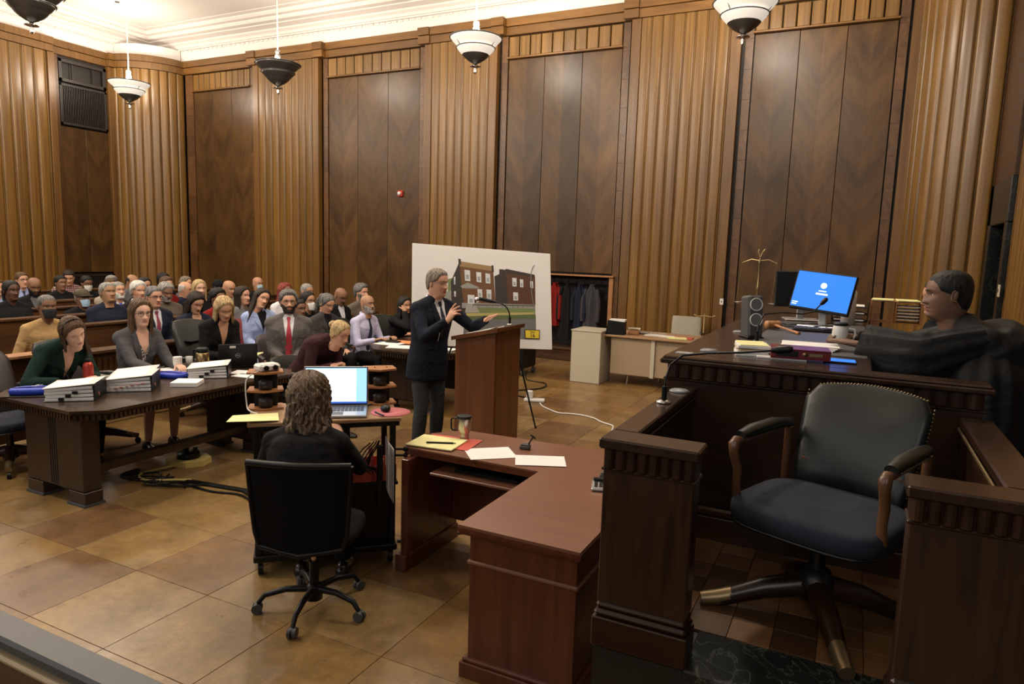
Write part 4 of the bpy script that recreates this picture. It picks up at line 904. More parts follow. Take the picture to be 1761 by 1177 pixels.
# ------------------------------------------------------------- witness stand
ws = thing('witness_stand', 'empty dark oak witness stand with open front and fluted top edges', 'witness stand', (0, 2.7, PF))
def Wb(mb, a, b, bev=.004): return mb.box((a[0], a[1] - 2.7, a[2] - PF), (b[0], b[1] - 2.7, b[2] - PF), bev)
RZ = 1.397
for nm, x0, x1 in (('left_wing', -.70, -.40), ('right_wing', .19, .80)):
    m = MB(); Wb(m, (x0, 2.14, PF + .16), (x1, 2.24, RZ - .10)); m.build('wing_panel', 'bench_wood_v', ws)
    m = MB(); Wb(m, (x0 - .012, 2.125, PF + .004), (x1 + .012, 2.25, PF + .11)); Wb(m, (x0 - .008, 2.13, PF + .11), (x1 + .008, 2.246, PF + .135), .01); Wb(m, (x0 - .003, 2.136, PF + .135), (x1 + .003, 2.243, PF + .16), .01); m.build('plinth', 'bench_wood', ws)
    m = MB(); Wb(m, (x0, 2.145, RZ - .105), (x1, 2.24, RZ - .035)); Wb(m, (x0 - .006, 2.133, RZ - .112), (x1 + .006, 2.243, RZ - .102), .003); m.build('rail', 'bench_wood', ws)
    n = round((x1 - x0) / .0375); wd = (x1 - x0) / n
    fluted_row(ws, lambda i: ((x0 + wd * (i + .5), 2.146 - 2.7), 0), n, wd, RZ - .10 - PF, RZ - .037 - PF)
    m = MB(); Wb(m, (x0 - .014, 2.12, RZ - .036), (x1 + .014, 2.255, RZ), .006); m.build('cap', 'bench_top', ws)
for x0, x1, nm in ((-.70, -.63, 0), (.43, .52, 1)):
    m = MB(); Wb(m, (x0 + .005, 2.24, PF + .005), (x1 - .005, 3.235, RZ - .036)); m.build('side_panel', 'bench_wood', ws)
    m = MB(); Wb(m, (x0 - .012, 2.256, RZ - .036), (x1 + .012, 3.212, RZ), .006); m.build('cap', 'bench_top', ws)
    m = MB(); xx = x1 + .004 if nm == 0 else x0 - .012; Wb(m, (xx, 2.256, RZ - .06), (xx + .008, 3.235, RZ - .045), .003); m.build('bead', 'old_brass' if nm else 'bench_wood', ws)
# ------------------------------------------------------------- upholstered swivel armchair
def puffy(mb, c, w, d, h, n=20, crown=.02, p=3.5, tilt=0, taper=1.0):
    """cushion: superellipse slab with rounded edges and a crowned top"""
    rings = []; R = Matrix.Rotation(tilt, 3, 'X')
    for t, k in ((0, .90), (.12, .98), (.5, 1), (.82, .985), (.95, .93), (1, .82)):
        r = []
        for i in range(n * 2):
            a = PI * i / n; ca, sa = math.cos(a), math.sin(a)
            v = Vector((w/2 * k * math.copysign(abs(ca) ** (2/p), ca), d/2 * k * math.copysign(abs(sa) ** (2/p), sa), h * t)); r.append(tuple(Vector(c) + R @ v))
        rings.append(r)
    r = []
    for i in range(n * 2):
        a = PI * i / n; ca, sa = math.cos(a), math.sin(a); r.append(tuple(Vector(c) + R @ Vector((w/2 * .45 * math.copysign(abs(ca) ** (2/p), ca), d/2 * .45 * math.copysign(abs(sa) ** (2/p), sa), h + crown))))
    rings.append(r); return mb.loft(rings, True)
def armchair(name, label, loc, yaw, back='black_leather', seat='blue_fabric', seat_h=.45, back_h=.84, caster=False, spider=.35, group=None, bw=.46, feet=4, lean=.16, armw=.53, cat='chair', rot0=.15):
    t = thing(name, label, cat, loc, yaw, group)
    m = MB(); puffy(m, (0, .02, seat_h - .085), .56, .50, .085, crown=.022, p=4); m.build('seat', seat, t)
    m = MB(); m.tube([(.27 * math.copysign(abs(math.cos(PI * k / 16)) ** .5, math.cos(PI * k / 16)), .02 + .245 * math.copysign(abs(math.sin(PI * k / 16)) ** .5, math.sin(PI * k / 16)), seat_h - .082) for k in range(32)], .006, 6, closed=True); m.build('seat_piping', back, t)
    # curved back
    m = MB(); rings = []; zb = seat_h - .02
    for k in range(13):
        f = k / 12; z = zb + (back_h - zb) * f; hw = bw/2 * (.86 + .14 * math.sin(f * PI * .6)) * (1 if f < .88 else 1 - (f - .88) * 1.2); yb = -.21 - lean * f * (back_h - zb) / .4; th = .035 * (1 if .05 < f < .93 else .6)
        r = []
        for i in range(20):
            u = i / 19 * 2 - 1; r.append((hw * u, yb - .035 * (1 - u * u) + th * (1 - abs(u) ** 6 * .5) + .030 * (1 - u * u) * math.sin(PI * min(1, f * .96 + .04)), z - .02 * u * u * (f > .9)))
        for i in range(20):
            u = 1 - i / 19 * 2; r.append((hw * u, yb - .035 * (1 - u * u) - th * .5, z - .02 * u * u * (f > .9)))
        rings.append(r)
    m.loft(rings, True); m.build('backrest', back, t)
    nl = MB()
    for k in range(33):
        u = k / 32 * 2 - 1; z = back_h - .02 * u * u + .0035; x = bw/2 * .86 * u; nl.ball((x, -.21 - lean * (back_h - zb) / .4 - .035 * (1 - u * u) - .01, z - .004), (.0055, .0055, .004), 6, 4)
    for sx in (-1, 1):
        for k in range(24): f = .1 + .78 * k / 23; nl.ball((sx * bw/2 * (.865 + .14 * math.sin(f * PI * .6)), -.212 - lean * f * (back_h - zb) / .4, zb + (back_h - zb) * f), (.004, .0055, .0055), 6, 4)
    tag(nl.build('nail_trim', 'nail', t), kind='stuff')
    az = seat_h + .215
    for sx in (-1, 1):
        x = sx * armw/2
        m = MB(); m.tube([(x * .97, -.24, az + .0), (x, -.12, az + .012), (x, .06, az + .012), (x, .15, az + .004)], [.024, .030, .030, .022], 12, flat=.8); m.build('armrest_pad', back, t)
        m = MB(); m.tube([(x, .17, az - .004), (x, .195, az - .02), (x, .19, az - .06), (x * .985, .16, az - .12), (x * .98, .165, az - .18), (x * .98, .15, az - .25)], [.018, .022, .019, .018, .017, .019], 10, flat=.75)
        m.tube([(x, -.10, az - .012), (x, .04, az - .014), (x, .18, az - .012)], [.016, .018, .020], 8, flat=.7); m.tube([(x * .98, -.24, seat_h - .04), (x * .98, -.245, az - .02)], .017, 8); m.build('arm', 'arm_wood', t)
        tr = MB()
        for k in range(14): tr.ball((x + sx * .026, -.12 + k * .019, az - .004), (.003, .0045, .0045), 6, 4)
        tag(tr.build('nail_trim', 'nail', t), kind='stuff')
    for sx in (-1, 1): m = MB(); m.box((sx * .17 - .02, -.255, seat_h - .06), (sx * .17 + .02, -.225, seat_h + .09), .004); m.build('back_support', 'arm_wood', t)
    m = MB(); m.box((-.13, -.14, seat_h - .12), (.13, .14, seat_h - .085), .01); m.cyl((0, 0, .14), (0, 0, seat_h - .1), .028, n=14); m.lathe([(.0, .20), (.05, .19), (.07, .14), (.06, .09), (.0, .085)]); m.build('post', 'iron', t)
    for k in range(feet):
        a = PI/4 * (4 / feet) + 2 * PI * k / feet + rot0; c, s_ = math.cos(a), math.sin(a); top_ = .075 if caster else 0
        lf = MB(); lf.tube([(c * .03, s_ * .03, .125 + top_ * .4), (c * spider * .45, s_ * spider * .45, .095 + top_ * .5), (c * spider * .85, s_ * spider * .85, .035 + top_ * .7), (c * spider, s_ * spider, .028 + top_ * .7)], [.046, .040, .030, .024], 10, flat=1.0)
        lo = lf.build('foot', 'bench_wood', t)
        cp = MB(); cp.tube([(c * spider * .72, s_ * spider * .72, .055 + top_ * .7), (c * spider * .88, s_ * spider * .88, .036 + top_ * .7), (c * (spider + .01), s_ * (spider + .01), .026 + top_ * .7)], [.032, .031, .026], 10); cp.build('brass_cap', 'old_brass', lo)
        if caster:
            w2 = MB(); w2.cyl((c * spider - s_ * .014, s_ * spider + c * .014, .028), (c * spider + s_ * .014, s_ * spider - c * .014, .028), .028, n=14); w2.cyl((c * spider, s_ * spider, .03), (c * spider, s_ * spider, .07), .008, n=6); w2.build('caster', 'black_plastic', lo)
    return t
armchair('swivel_armchair', 'empty black leather armchair with dark blue seat in the witness stand', (-.04, 2.72, PF + .004), PI - .36, bw=.47, spider=.40, rot0=-.12)
armchair('swivel_armchair', 'large black leather swivel chair with the robed judge in it', (.62, 4.17, PF), PI/2 + .1, 'black_leather', 'black_leather', bw=.60, seat_h=.38, back_h=.97, lean=.12, caster=True)
armchair('swivel_armchair', 'dark brown leather armchair behind the woman in green', (-6.42, 3.28, 0), -PI/2 + .1, 'brown_leather', 'blue_fabric', bw=.56, back_h=.98, caster=True)
armchair('swivel_armchair', 'dark brown leather armchair behind the woman in grey with glasses', (-6.40, 4.02, 0), -PI/2 + .1, 'brown_leather', 'blue_fabric', bw=.56, back_h=1.02, caster=True)
armchair('swivel_armchair', 'dark leather armchair cut off at the left edge of the photo beyond the table', (-7.05, 2.95, 0), -PI/2 + .3, 'brown_leather', 'blue_fabric', bw=.56, back_h=.96, caster=True)
armchair('swivel_armchair', 'wooden armchair with the man in the grey suit and red tie in it', (-5.98, 6.04, 0), -PI/2 - .5, 'brown_leather', 'brown_leather', caster=True, back_h=.90)
armchair('swivel_armchair', 'deep red leather armchair of the woman in a pale blue blouse', (-6.85, 6.35, 0), -PI/2 - .2, 'red_leather', 'red_leather', caster=True, back_h=1.0)
armchair('swivel_armchair', 'black-backed chair behind the blonde woman in a black blazer', (-6.52, 5.50, 0), -PI/2 - .1, 'black_leather', 'black_leather', caster=True, back_h=1.08)
armchair('swivel_armchair', 'black armchair under the crouching woman in maroon', (-5.08, 5.50, 0), -PI/2 + .0, 'black_leather', 'black_leather', caster=True, back_h=.80)
armchair('swivel_armchair', 'dark leather armchair of the bald man in a lavender shirt', (-6.10, 7.55, 0), -PI/2 - .1, 'black_leather', 'black_leather', caster=True, back_h=.98)
armchair('swivel_armchair', 'dark leather armchair of the dark-haired woman beside the photo board', (-6.0, 8.32, 0), -PI/2 - .3, 'black_leather', 'black_leather', caster=True, back_h=.98)
# ------------------------------------------------------------- gooseneck microphones
def gooseneck(label, loc, pts, r=.006, headr=.013, hl=.05, base=.03, name='gooseneck_microphone'):
    t = thing(name, label, 'microphone', loc); m = MB(); m.lathe([(0, 0), (base, 0), (base, .008), (base * .5, .014), (.0, .015)]); m.build('base', 'steel' if base < .035 else 'black_plastic', t)
    m = MB(); m.cyl((0, 0, .01), (0, 0, .07), .011, n=10); m.tube([(0, 0, .01)] + pts, r, 8); m.build('neck', 'black_plastic', t)
    d = (Vector(pts[-1]) - Vector(pts[-2])).normalized(); e = Vector(pts[-1]); m = MB(); m.tube([e - d * .01, e + d * hl * .2, e + d * hl * .8, e + d * hl], [headr * .6, headr, headr, headr * .6], 12); m.build('head', 'black_plastic', t); return t
gooseneck('black gooseneck microphone arching from the left rail of the witness stand', (-.665, 2.78, RZ), [(0, .01, .10), (.01, .03, .155), (.05, .07, .195), (.15, .10, .21), (.28, .10, .225), (.40, .10, .245)], .0048, .015, .07)
gooseneck('short black desk microphone in front of the blue monitor', (-.46, 3.98, BZ + .004), [(0, .02, .10), (.02, .06, .16), (.10, .20, .165), (.20, .40, .15), (.25, .5, .16), (.29, .56, .21)], .0042, .014, .05)
for nm, lab, p in (('microphone_puck', 'flat grey puck microphone on the bench beyond the speaker', (-.63, 4.55, BZ)), ('microphone_puck', 'flat grey puck microphone on the near left corner of the bench', (-.63, 3.52, BZ)), ('microphone_puck', 'round grey puck on the left rail of the witness stand', (-.665, 3.06, RZ))):
    m = MB(); m.lathe([(0, 0), (.045, 0), (.045, .004), (.036, .010), (0, .013)], (0, 0, 0), 24); tag(m.build(nm, 'grey_plastic', loc=p), lab, 'microphone')
m = MB(); m.box((-.04, -.03, 0), (.04, .03, .003), .001); tag(m.build('name_plate', 'silver', loc=(-.72, 3.37, BZ)), 'small grey metal plate at the near corner of the bench', 'plate')
# ------------------------------------------------------------- things on the bench
t = thing('desk_speaker', 'tall grey computer speaker with two white-ringed drivers', 'speaker', (-.53, 4.30, BZ), .55)
m = MB(); m.box((-.045, -.06, 0), (.045, .06, .25), .012, rot=rx(-.12), piv=(0, 0, 0)); m.build('cabinet', 'dark_grey', t)
for z in (.195, .105):
    y = -.0615 + (-.0) ; c = rx(-.12) @ Vector((0, -.061, z))
    m = MB(); m.X = Matrix.Translation(c) @ rx(-.12); m.tube([(.036 * math.cos(k * PI/12), -.002, .036 * math.sin(k * PI/12)) for k in range(24)], .0035, 6, closed=True); m.build('driver_ring', 'white_plastic', t)
    m = MB(); m.X = Matrix.Translation(c) @ rx(-.12); m.lathe([(.034, 0), (.024, .012), (.012, .016), (0, .010)], n=20, axis='y'); m.build('driver_cone', 'grey_plastic', t)
m = MB(); m.box((-.05, -.065, 0), (.05, .065, .012), .004); m.build('foot', 'black_plastic', t)
def monitor(label, loc, yaw, wdt, hgt, zc, front, tiltr=-.12, roll=0):
    t = thing('monitor', label, 'monitor', loc, yaw)
    X_ = Matrix.Translation((0, 0, zc)) @ rx(tiltr) @ ry(roll)
    m = MB(); m.X = X_; m.box((-wdt/2, -.012, -hgt/2), (wdt/2, .022, hgt/2), .006); m.build('housing', 'black_plastic', t)
    m = MB(); m.X = X_; m.box((-wdt/2 + .010, -.014, -hgt/2 + .018), (wdt/2 - .010, -.0118, hgt/2 - .010)); sc = m.build('screen', front, t)
    m = MB(); m.box((-.028, .04, .01), (.028, .06, zc), .006); m.build('stand', 'silver', t)
    m = MB(); m.box((-.13, -.10, 0), (.13, .10, .012), .005); m.build('base', 'silver', t)
    return t, sc, X_
t, sc, X_ = monitor('large monitor showing a blue sign-in screen on the bench', (-.20, 5.31, BZ + .004), -.239, .406, .286, .242, 'screen_blue', -.287, .093)
def glyph(mb, x0, x1, z0, z1): mb.box((x0, -.0152, z0), (x1, -.0141, z1))
m = MB(); m.X = X_; m.lathe([(0, -.0152), (.021, -.0152), (.021, -.0142), (0, -.0142)], (0, 0, .045), 20, 'y'); m.build('user_icon', 'glyph_white', sc)
m = MB(); m.X = X_; glyph(m, -.026, .026, .002, .009); m.build('name_line', 'glyph_white', sc)
m = MB(); m.X = X_; glyph(m, -.04, .04, -.022, -.010); m.build('password_box', 'glyph_white', sc)
for z, w2 in ((-.098, .05), (-.112, .04)): m = MB(); m.X = X_; glyph(m, -.185, -.185 + w2 * .8, z, z + .007); m.build('status_text', 'glyph_white', sc)
t, sc, X_ = monitor('second black monitor turned away behind the blue one', (-.36, 5.85, BZ), .25, .42, .28, .24, 'black_plastic')
t = thing('scales_of_justice', 'tall thin brass scales of justice behind the speaker', 'scales', (-.74, 6.2, BZ))
m = MB(); m.lathe([(0, 0), (.07, 0), (.07, .015), (.03, .03), (.012, .05), (.010, .20), (.018, .22), (.009, .24), (.008, .42), (.014, .44), (.006, .46), (0, .5)], n=16); m.build('column', 'old_brass', t)
m = MB(); m.tube([(-.14, 0, .43), (-.07, 0, .46), (0, 0, .45), (.07, 0, .46), (.14, 0, .43)], .005, 6); m.tube([(0, 0, .48), (.02, 0, .53), (.035, 0, .55)], .004, 6); m.tube([(0, 0, .48), (-.02, 0, .53), (-.012, 0, .545)], .004, 6); m.build('beam', 'brass', t)
for sx in (-1, 1):
    m = MB(); m.lathe([(0, .075), (.03, .08), (.055, .095), (.052, .097), (.028, .084), (0, .079)], (sx * .14, 0, 0), 20); p_ = m.build('pan', 'steel', t)
    for k in range(3): a = k * 2.09; q = MB(); q.cyl((sx * .14 + .053 * math.cos(a), .053 * math.sin(a), .096), (sx * .14, 0, .43), .0012, n=4); q.build('chain', 'old_brass', p_)
t = thing('gavel', 'wooden gavel with a light turned handle lying on the bench', 'gavel', (-.47, 4.88, BZ + .034), -.92)
m = MB(); m.lathe([(0, -.05), (.026, -.05), (.028, -.035), (.024, -.028), (.027, -.02), (.027, .02), (.024, .028), (.028, .035), (.026, .05), (0, .05)], n=20, axis='y'); m.build('head', 'rack_wood', t)
m = MB(); m.tube([(.02, 0, 0), (.06, 0, -.002), (.10, 0, -.006), (.24, 0, -.018), (.30, 0, -.022)], [.008, .011, .007, .009, .011], 10); m.build('handle', 'orange_wood', t)
t = thing('keyboard', 'black keyboard in front of the blue monitor', 'keyboard', (-.15, 4.95, BZ + .004), .1)
m = MB(); m.box((-.2, -.07, 0), (.2, .07, .018), .004); m.build('tray', 'black_plastic', t)
for r in range(5):
    k_ = MB()
    for c in range(15): k_.box((-.19 + c * .0255, -.06 + r * .025, .018), (-.168 + c * .0255, -.04 + r * .025, .024))
    tag(k_.build('key_row', 'dark_grey', t), kind='stuff')
t = thing('travel_mug', 'white handled mug with a black lid in front of the judge', 'mug', (-.055, 4.36, BZ + .004))
m = MB(); m.lathe([(0, 0), (.040, 0), (.046, .01), (.040, .09), (.036, .10), (0, .10)]); m.build('cup', 'white_plastic', t)
m = MB(); m.lathe([(0, .10), (.039, .10), (.040, .112), (.030, .118), (0, .118)]); m.build('lid', 'black_plastic', t)
m = MB(); m.tube([(.040, 0, .085), (.072, 0, .082), (.080, 0, .05), (.066, 0, .022), (.044, 0, .018)], .006, 8, up=(0, 1, 0)); m.build('handle', 'white_plastic', t)
t = thing('law_book', 'thick dark red law book with pages lying open-spined at the bench edge', 'book', (-.21, 3.52, BZ), .12)
m = MB(); m.box((-.13, -.075, .012), (.13, .09, .052), .003); m.box((-.13, -.079, .01), (.13, .095, .013)); m.box((-.13, -.079, .051), (.13, .095, .055)); m.build('cover', 'red_book', t)
m = MB(); m.box((-.105, -.0795, .020), (-.01, -.0775, .046), .001); m.build('spine_window', 'black_plastic', t)
m = MB(); m.lathe([(0, -.0795), (.010, -.0795), (.010, -.0785), (0, -.0785)], (.02, 0, .033), 14, 'y'); m.box((.038, -.0795, .026), (.095, -.0785, .040)); m.build('spine_emblem', 'old_brass', t)
m = MB(); m.box((-.10, .0, .0552), (-.03, .03, .056)); m.build('cover_lettering', 'gold_steel', t)
m = MB(); m.box((-.09, .045, .0552), (-.035, .065, .056)); m.build('cover_lettering', 'navy_plastic', t)
m = MB(); m.box((-.15, -.085, 0), (.07, .09, .010), .002); tag(m.build('paper_block', 'white_paper', loc=(-.25, 3.53, BZ), rotz=.1), 'white paper block under the red law book', 'papers')
t = thing('file_folders', 'stack of cream folders with a yellow edge beside the red book', 'folder', (-.435, 3.56, BZ), .2)
for k, (mm, dz) in enumerate((('white_paper', .012), ('white_paper', .010), ('tan_card', .009), ('tan_card', .006), ('white_paper', .014), ('yellow_paper', .004))):
    z = sum((.012, .010, .009, .006, .014, .004)[:k]); m = MB(); m.box((-.075 + .006 * (k % 3), -.09 + .008 * (k % 2), z), (.08 - .008 * (k % 2), .10, z + dz - .001), .001, rot=rz(.04 * (k % 3)), piv=(0, 0, 0)); m.build('folder', mm, t)
t = thing('paper_stack', 'fan of white papers between the gavel and the red book', 'papers', (-.18, 3.98, BZ + .004), -.1)
for k in range(4): m = MB(); m.box((-.15, -.10, k * .006), (.13, .10, k * .006 + .004), .001, rot=rz(-.12 + .1 * k), piv=(0, 0, 0)); m.build('sheet', 'white_paper', t)
m = MB(); m.box((-.07, -.06, 0), (.07, .05, .008), .003); t = tag(m.build('phone', 'black_plastic', loc=(-.035, 3.56, BZ), rotz=.05), 'small device with a glowing blue screen at the bench edge', 'phone')
m = MB(); m.box((-.066, -.056, .0081), (.066, .046, .009)); m.build('screen', 'screen_blue', t)
t = thing('letter_tray', 'wooden letter trays with papers on top behind the monitor', 'tray', (.30, 6.25, BZ))
for x in (-.17, 0, .17): m = MB(); m.box((x - .004, -.12, 0), (x + .004, .12, .17), .001); m.build('divider', 'orange_wood', t)
for z in (0, .165): m = MB(); m.box((-.175, -.12, z), (.175, .12, z + .006), .001); m.build('shelf', 'orange_wood', t)
for k in range(5): m = MB(); m.box((.01, -.115, .03 + k * .025), (.16, .11, .034 + k * .025)); m.build('paper', 'white_paper', t)
for x in (-.09, .08): m = MB(); m.box((x - .08, -.13, .172), (x + .075, .10, .182), .002, rot=rz(x * .6), piv=(x, 0, .175)); m.build('top_papers', 'yellow_paper', t)
t = thing('letter_tray', 'black stacked letter trays left of the wooden ones', 'tray', (-.02, 6.15, BZ))
for k in range(3): m = MB(); m.box((-.13, -.12, k * .055), (.13, .12, k * .055 + .006), .001); m.box((-.13, -.12, k * .055), (-.125, .12, k * .055 + .05)); m.box((.125, -.12, k * .055), (.13, .12, k * .055 + .05)); m.build('tray', 'black_plastic', t); m = MB(); m.box((-.11, -.13, k * .055 + .008), (.10, .1, k * .055 + .016), .001); m.build('papers', 'white_paper', t)
m = MB(); m.lathe([(0, 0), (.05, 0), (.05, .24), (.035, .26), (.012, .28), (.0, .285)]); tag(m.build('pale_cylinder', 'white_plastic', loc=(-.03, 5.78, BZ)), 'pale cylindrical object standing behind the blue monitor', 'lamp')  # plain pale cylinder that gives no light
m = MB(); m.box((.12, 4.62, PF + .2), (.80, 4.70, 1.50), .01); tag(m.build('low_cabinet', 'cream_metal'), 'plain beige cabinet side beyond the judge', 'cabinet')
for k in range(4):
    m = MB(); rr = random.Random(k); pts = crv([(-.55 + .09 * i + rr.uniform(-.02, .02), 4.95 + .12 * k + rr.uniform(-.05, .05) + .1 * math.sin(i + k), BZ + .008 + rr.uniform(0, .02)) for i in range(7)]); m.tube(pts, .004, 6)
    tag(m.build('cable', 'black_plastic'), 'tangled black cable behind the gavel on the bench', 'cable', 'cables behind the gavel')
# ------------------------------------------------------------- jury rail in the foreground
t = thing('jury_rail', 'black rail cap with thin tan bead in the bottom left foreground', 'rail', (-1.6, .93, 0))
m = MB(); m.box((-3, -.045, .965), (1.25, .038, 1.0), .008); m.build('cap', 'dark_grey', t)
m = MB(); m.box((-3, -.060, .950), (1.25, .03, .963), .004); m.build('bead', 'tan_metal', t)
m = MB(); m.box((-3, -.05, .02), (1.25, .0, .95)); m.build('panel', 'dark_oak_h', t)
# ------------------------------------------------------------- L shaped desk
t = thing('corner_desk', 'L-shaped reddish mahogany desk with a keyboard tray, in front of the witness stand', 'desk', (-1.5, 3.5, 0))
def D(x, y): return (x + 1.5, y - 3.5)
poly = [D(-1.53, 2.60), D(-.93, 2.60), D(-.93, 4.12), D(-2.34, 4.06), D(-2.50, 3.87), D(-2.47, 3.50), D(-1.53, 3.50)]
def shrink(P_, k): c = (sum(p[0] for p in P_) / len(P_), sum(p[1] for p in P_) / len(P_)); return [(p[0] + (c[0] - p[0]) * k, p[1] + (c[1] - p[1]) * k) for p in P_]
m = MB(); m.prism(poly, .722, .742); m.build('edge_moulding', 'mahogany', t)
m = MB(); m.prism([(p[0] * .992 , p[1] * .992) for p in poly], .742, .752); m.build('worktop', 'mahogany_top', t)
m = MB(); m.prism([(p[0] * .985, p[1] * .985) for p in poly], .706, .722); m.build('under_moulding', 'mahogany', t)
m = MB(); a, b = D(-1.49, 2.65), D(-.96, 3.45); m.box((*a, .09), (*b, .706), .003); m.build('pedestal', 'mahogany', t)
m = MB(); a, b = D(-1.50, 2.64), D(-.95, 3.46); m.box((*a, .555), (*b, .575), .006); m.build('band', 'mahogany_top', t)
m = MB(); a, b = D(-1.52, 2.62), D(-.93, 3.48); m.box((*a, .0), (*b, .075), .004); a, b = D(-1.51, 2.63), D(-.94, 3.47); m.box((*a, .075), (*b, .095), .006); m.build('plinth', 'mahogany', t)
m = MB(); a, b = D(-2.41, 3.40), D(-2.36, 4.0); m.box((*a, .02), (*b, .706), .003); m.build('end_panel', 'mahogany', t)
m = MB(); a, b = D(-2.425, 3.36), D(-2.345, 4.0); m.box((*a, .0), (*b, .10), .006); m.build('end_foot', 'mahogany', t)
m = MB(); a, b = D(-2.36, 3.93), D(-.96, 3.96); m.box((*a, .15), (*b, .706), .003); m.build('modesty_panel', 'mahogany', t)
m = MB(); a, b = D(-2.25, 3.47), D(-1.5, 3.80); m.box((*a, .61), (*b, .628), .004); m.build('keyboard_tray', 'mahogany_top', t)
m = MB(); a, b = D(-.98, 3.46), D(-.95, 4.0); m.box((*a, .1), (*b, .706), .003); m.build('back_panel', 'mahogany', t)
m = MB(); m.box((-.22, -.07, 0), (.22, .07, .02), .004); tag(m.build('keyboard', 'black_plastic', loc=(-1.9, 3.62, .630)), 'black keyboard on the pull-out tray of the mahogany desk', 'keyboard')
DZ = .754
t = thing('travel_mug', 'brushed steel travel mug with black handle on the mahogany desk', 'mug', (-2.235, 3.86, DZ))
m = MB(); m.lathe([(0, 0), (.032, 0), (.034, .006), (.031, .012), (.034, .02), (.031, .028), (.034, .038), (.045, .07), (.047, .135), (.047, .15), (.043, .152), (.043, .13), (0, .13)], n=28); m.build('cup', 'steel', t)
m = MB(); m.lathe([(.0465, .140), (.050, .146), (.049, .156), (.041, .158), (.0, .154)], n=24); m.build('lid', 'black_plastic', t)
m = MB(); m.tube([(-.044, -.010, .135), (-.082, -.02, .135), (-.088, -.022, .12), (-.086, -.022, .065), (-.078, -.02, .052), (-.044, -.01, .055)], .006, 8, flat=1.4, up=(0, 1, 0)); m.build('handle', 'black_plastic', t)
0 and link('cup_lettering', text_mesh('ALPHA SIGMA', .011, 'lash') if 0 else text_mesh('- - - - - -', .012, 'lash'), t, (.012, -.0478, .10), rot=(PI/2, 0, .25))
t = thing('legal_pad', 'yellow legal pad on a red folder at the corner of the mahogany desk', 'notepad', (-2.28, 3.66, DZ), .12)
m = MB(); m.box((-.16, -.06, 0), (.20, .20, .003)); m.build('folder', 'red_plastic', t)
m = MB(); m.box((-.20, -.12, .003), (.12, .14, .012), .002); m.build('pad', 'yellow_paper', t)
m = MB(); m.cyl((-.08, -.02, .018), (.075, .055, .018), .006, n=8); m.cyl((.075, .055, .018), (.09, .062, .018), .003, n=6); tag(m.build('pen', 'black_plastic', loc=(-2.28, 3.62, DZ)), 'black pen lying on the yellow legal pad', 'pen')
for lab, (x, y), r, w2, h2 in (('white sheet of paper in the middle of the mahogany desk, nearest the legal pad', (-1.93, 3.66), .72, .29, .23), ('white sheet of paper overlapping the inner corner of the mahogany desk', (-1.60, 3.68), .45, .30, .20)):
    m = MB(); m.box((-w2/2, -h2/2, 0), (w2/2, h2/2, .0012)); o = tag(m.build('paper_sheet', 'white_paper', loc=(x, y, DZ + (.002 if x > -1.8 else 0)), rotz=r), lab, 'paper')
    q = MB()
    for k in range(9): q.box((-w2/2 + .03, -h2/2 + .03 + k * .018, .0013), (w2/2 - .04 - .03 * (k % 3), -h2/2 + .032 + k * .018, .0015))
    tag(q.build('printed_lines', 'print_sky', o), kind='stuff')
for lab, p in (('small grey tripod clamp standing on the mahogany desk', (-1.79, 3.87, DZ)), ('black clamp at the edge of the mahogany desk beside the phone', (-1.16, 3.60, DZ))):
    t = thing('device_mount', lab, 'clamp', p, .2); m = MB(); m.box((-.033, -.025, 0), (.033, .025, .022), .004); m.box((-.028, -.02, .022), (.028, .02, .032), .004); m.build('base', 'dark_grey', t)
    m = MB(); m.cyl((.02, 0, .03), (.045, .01, .075), .005, n=8); m.ball((.045, .01, .078), .009, 10, 8); m.tube([(.03, .01, .09), (.062, .01, .068)], .006, 8); m.build('arm', 'black_plastic', t)
t = thing('desk_phone', 'black desk phone handset with silver keypad at the right edge of the mahogany desk', 'phone', (-1.13, 3.43, DZ), .3)
m = MB(); m.box((-.05, -.075, 0), (.05, .075, .018), .006); m.build('body', 'silver', t)
k_ = MB()
for r in range(4):
    for c in range(3): k_.box((-.035 + c * .026, -.055 + r * .024, .018), (-.017 + c * .026, -.038 + r * .024, .022))
tag(k_.build('keypad', 'black_plastic', t), kind='stuff')
m = MB(); m.box((-.045, .035, .018), (.045, .065, .035), .006); m.build('display', 'black_plastic', t)
# ------------------------------------------------------------- lectern with microphone
t = thing('lectern', 'tall reddish wooden lectern in front of the speaking man', 'lectern', (-2.92, 5.55, 0))
x0, x1, y0, y1 = -.24, .16, -.28, .22
m = MB(); m.prism([(x0, .04), (x1, .04), (x1, 1.29), (x0, 1.20)], y0, y0 + .025, 'y'); m.build('side_panel', 'lectern_wood', t)
m = MB(); m.prism([(x0, .04), (x1, .04), (x1, 1.29), (x0, 1.20)], y1 - .025, y1, 'y'); m.build('side_panel', 'lectern_wood', t)
m = MB(); m.box((x1 - .02, y0 + .025, .04), (x1 + .005, y1 - .025, 1.29), .003); m.build('front_panel', 'lectern_wood', t)
m = MB(); m.box((x0 + .05, y0 + .026, .55), (x1 - .03, y1 - .026, .57)); m.build('shelf', 'lectern_wood', t)
m = MB(); m.prism([(x0 - .03, 1.19), (x1 + .03, 1.295), (x1 + .03, 1.33), (x0 - .03, 1.225)], y0 - .03, y1 + .03, 'y'); m.build('top', 'lectern_wood', t)
m = MB(); m.box((x0 - .01, y0 - .01, 0), (x1 + .01, y1 + .01, .04), .004); m.build('base', 'lectern_wood', t)
t = gooseneck('large black microphone with silver mesh head bent over the lectern', (-2.80, 5.62, 1.325), crv([(0, 0, .06), (-.01, -.01, .13), (-.05, -.04, .185), (-.11, -.07, .205)]) + [(-.12, -.075, .207)], .006, .018, .15)
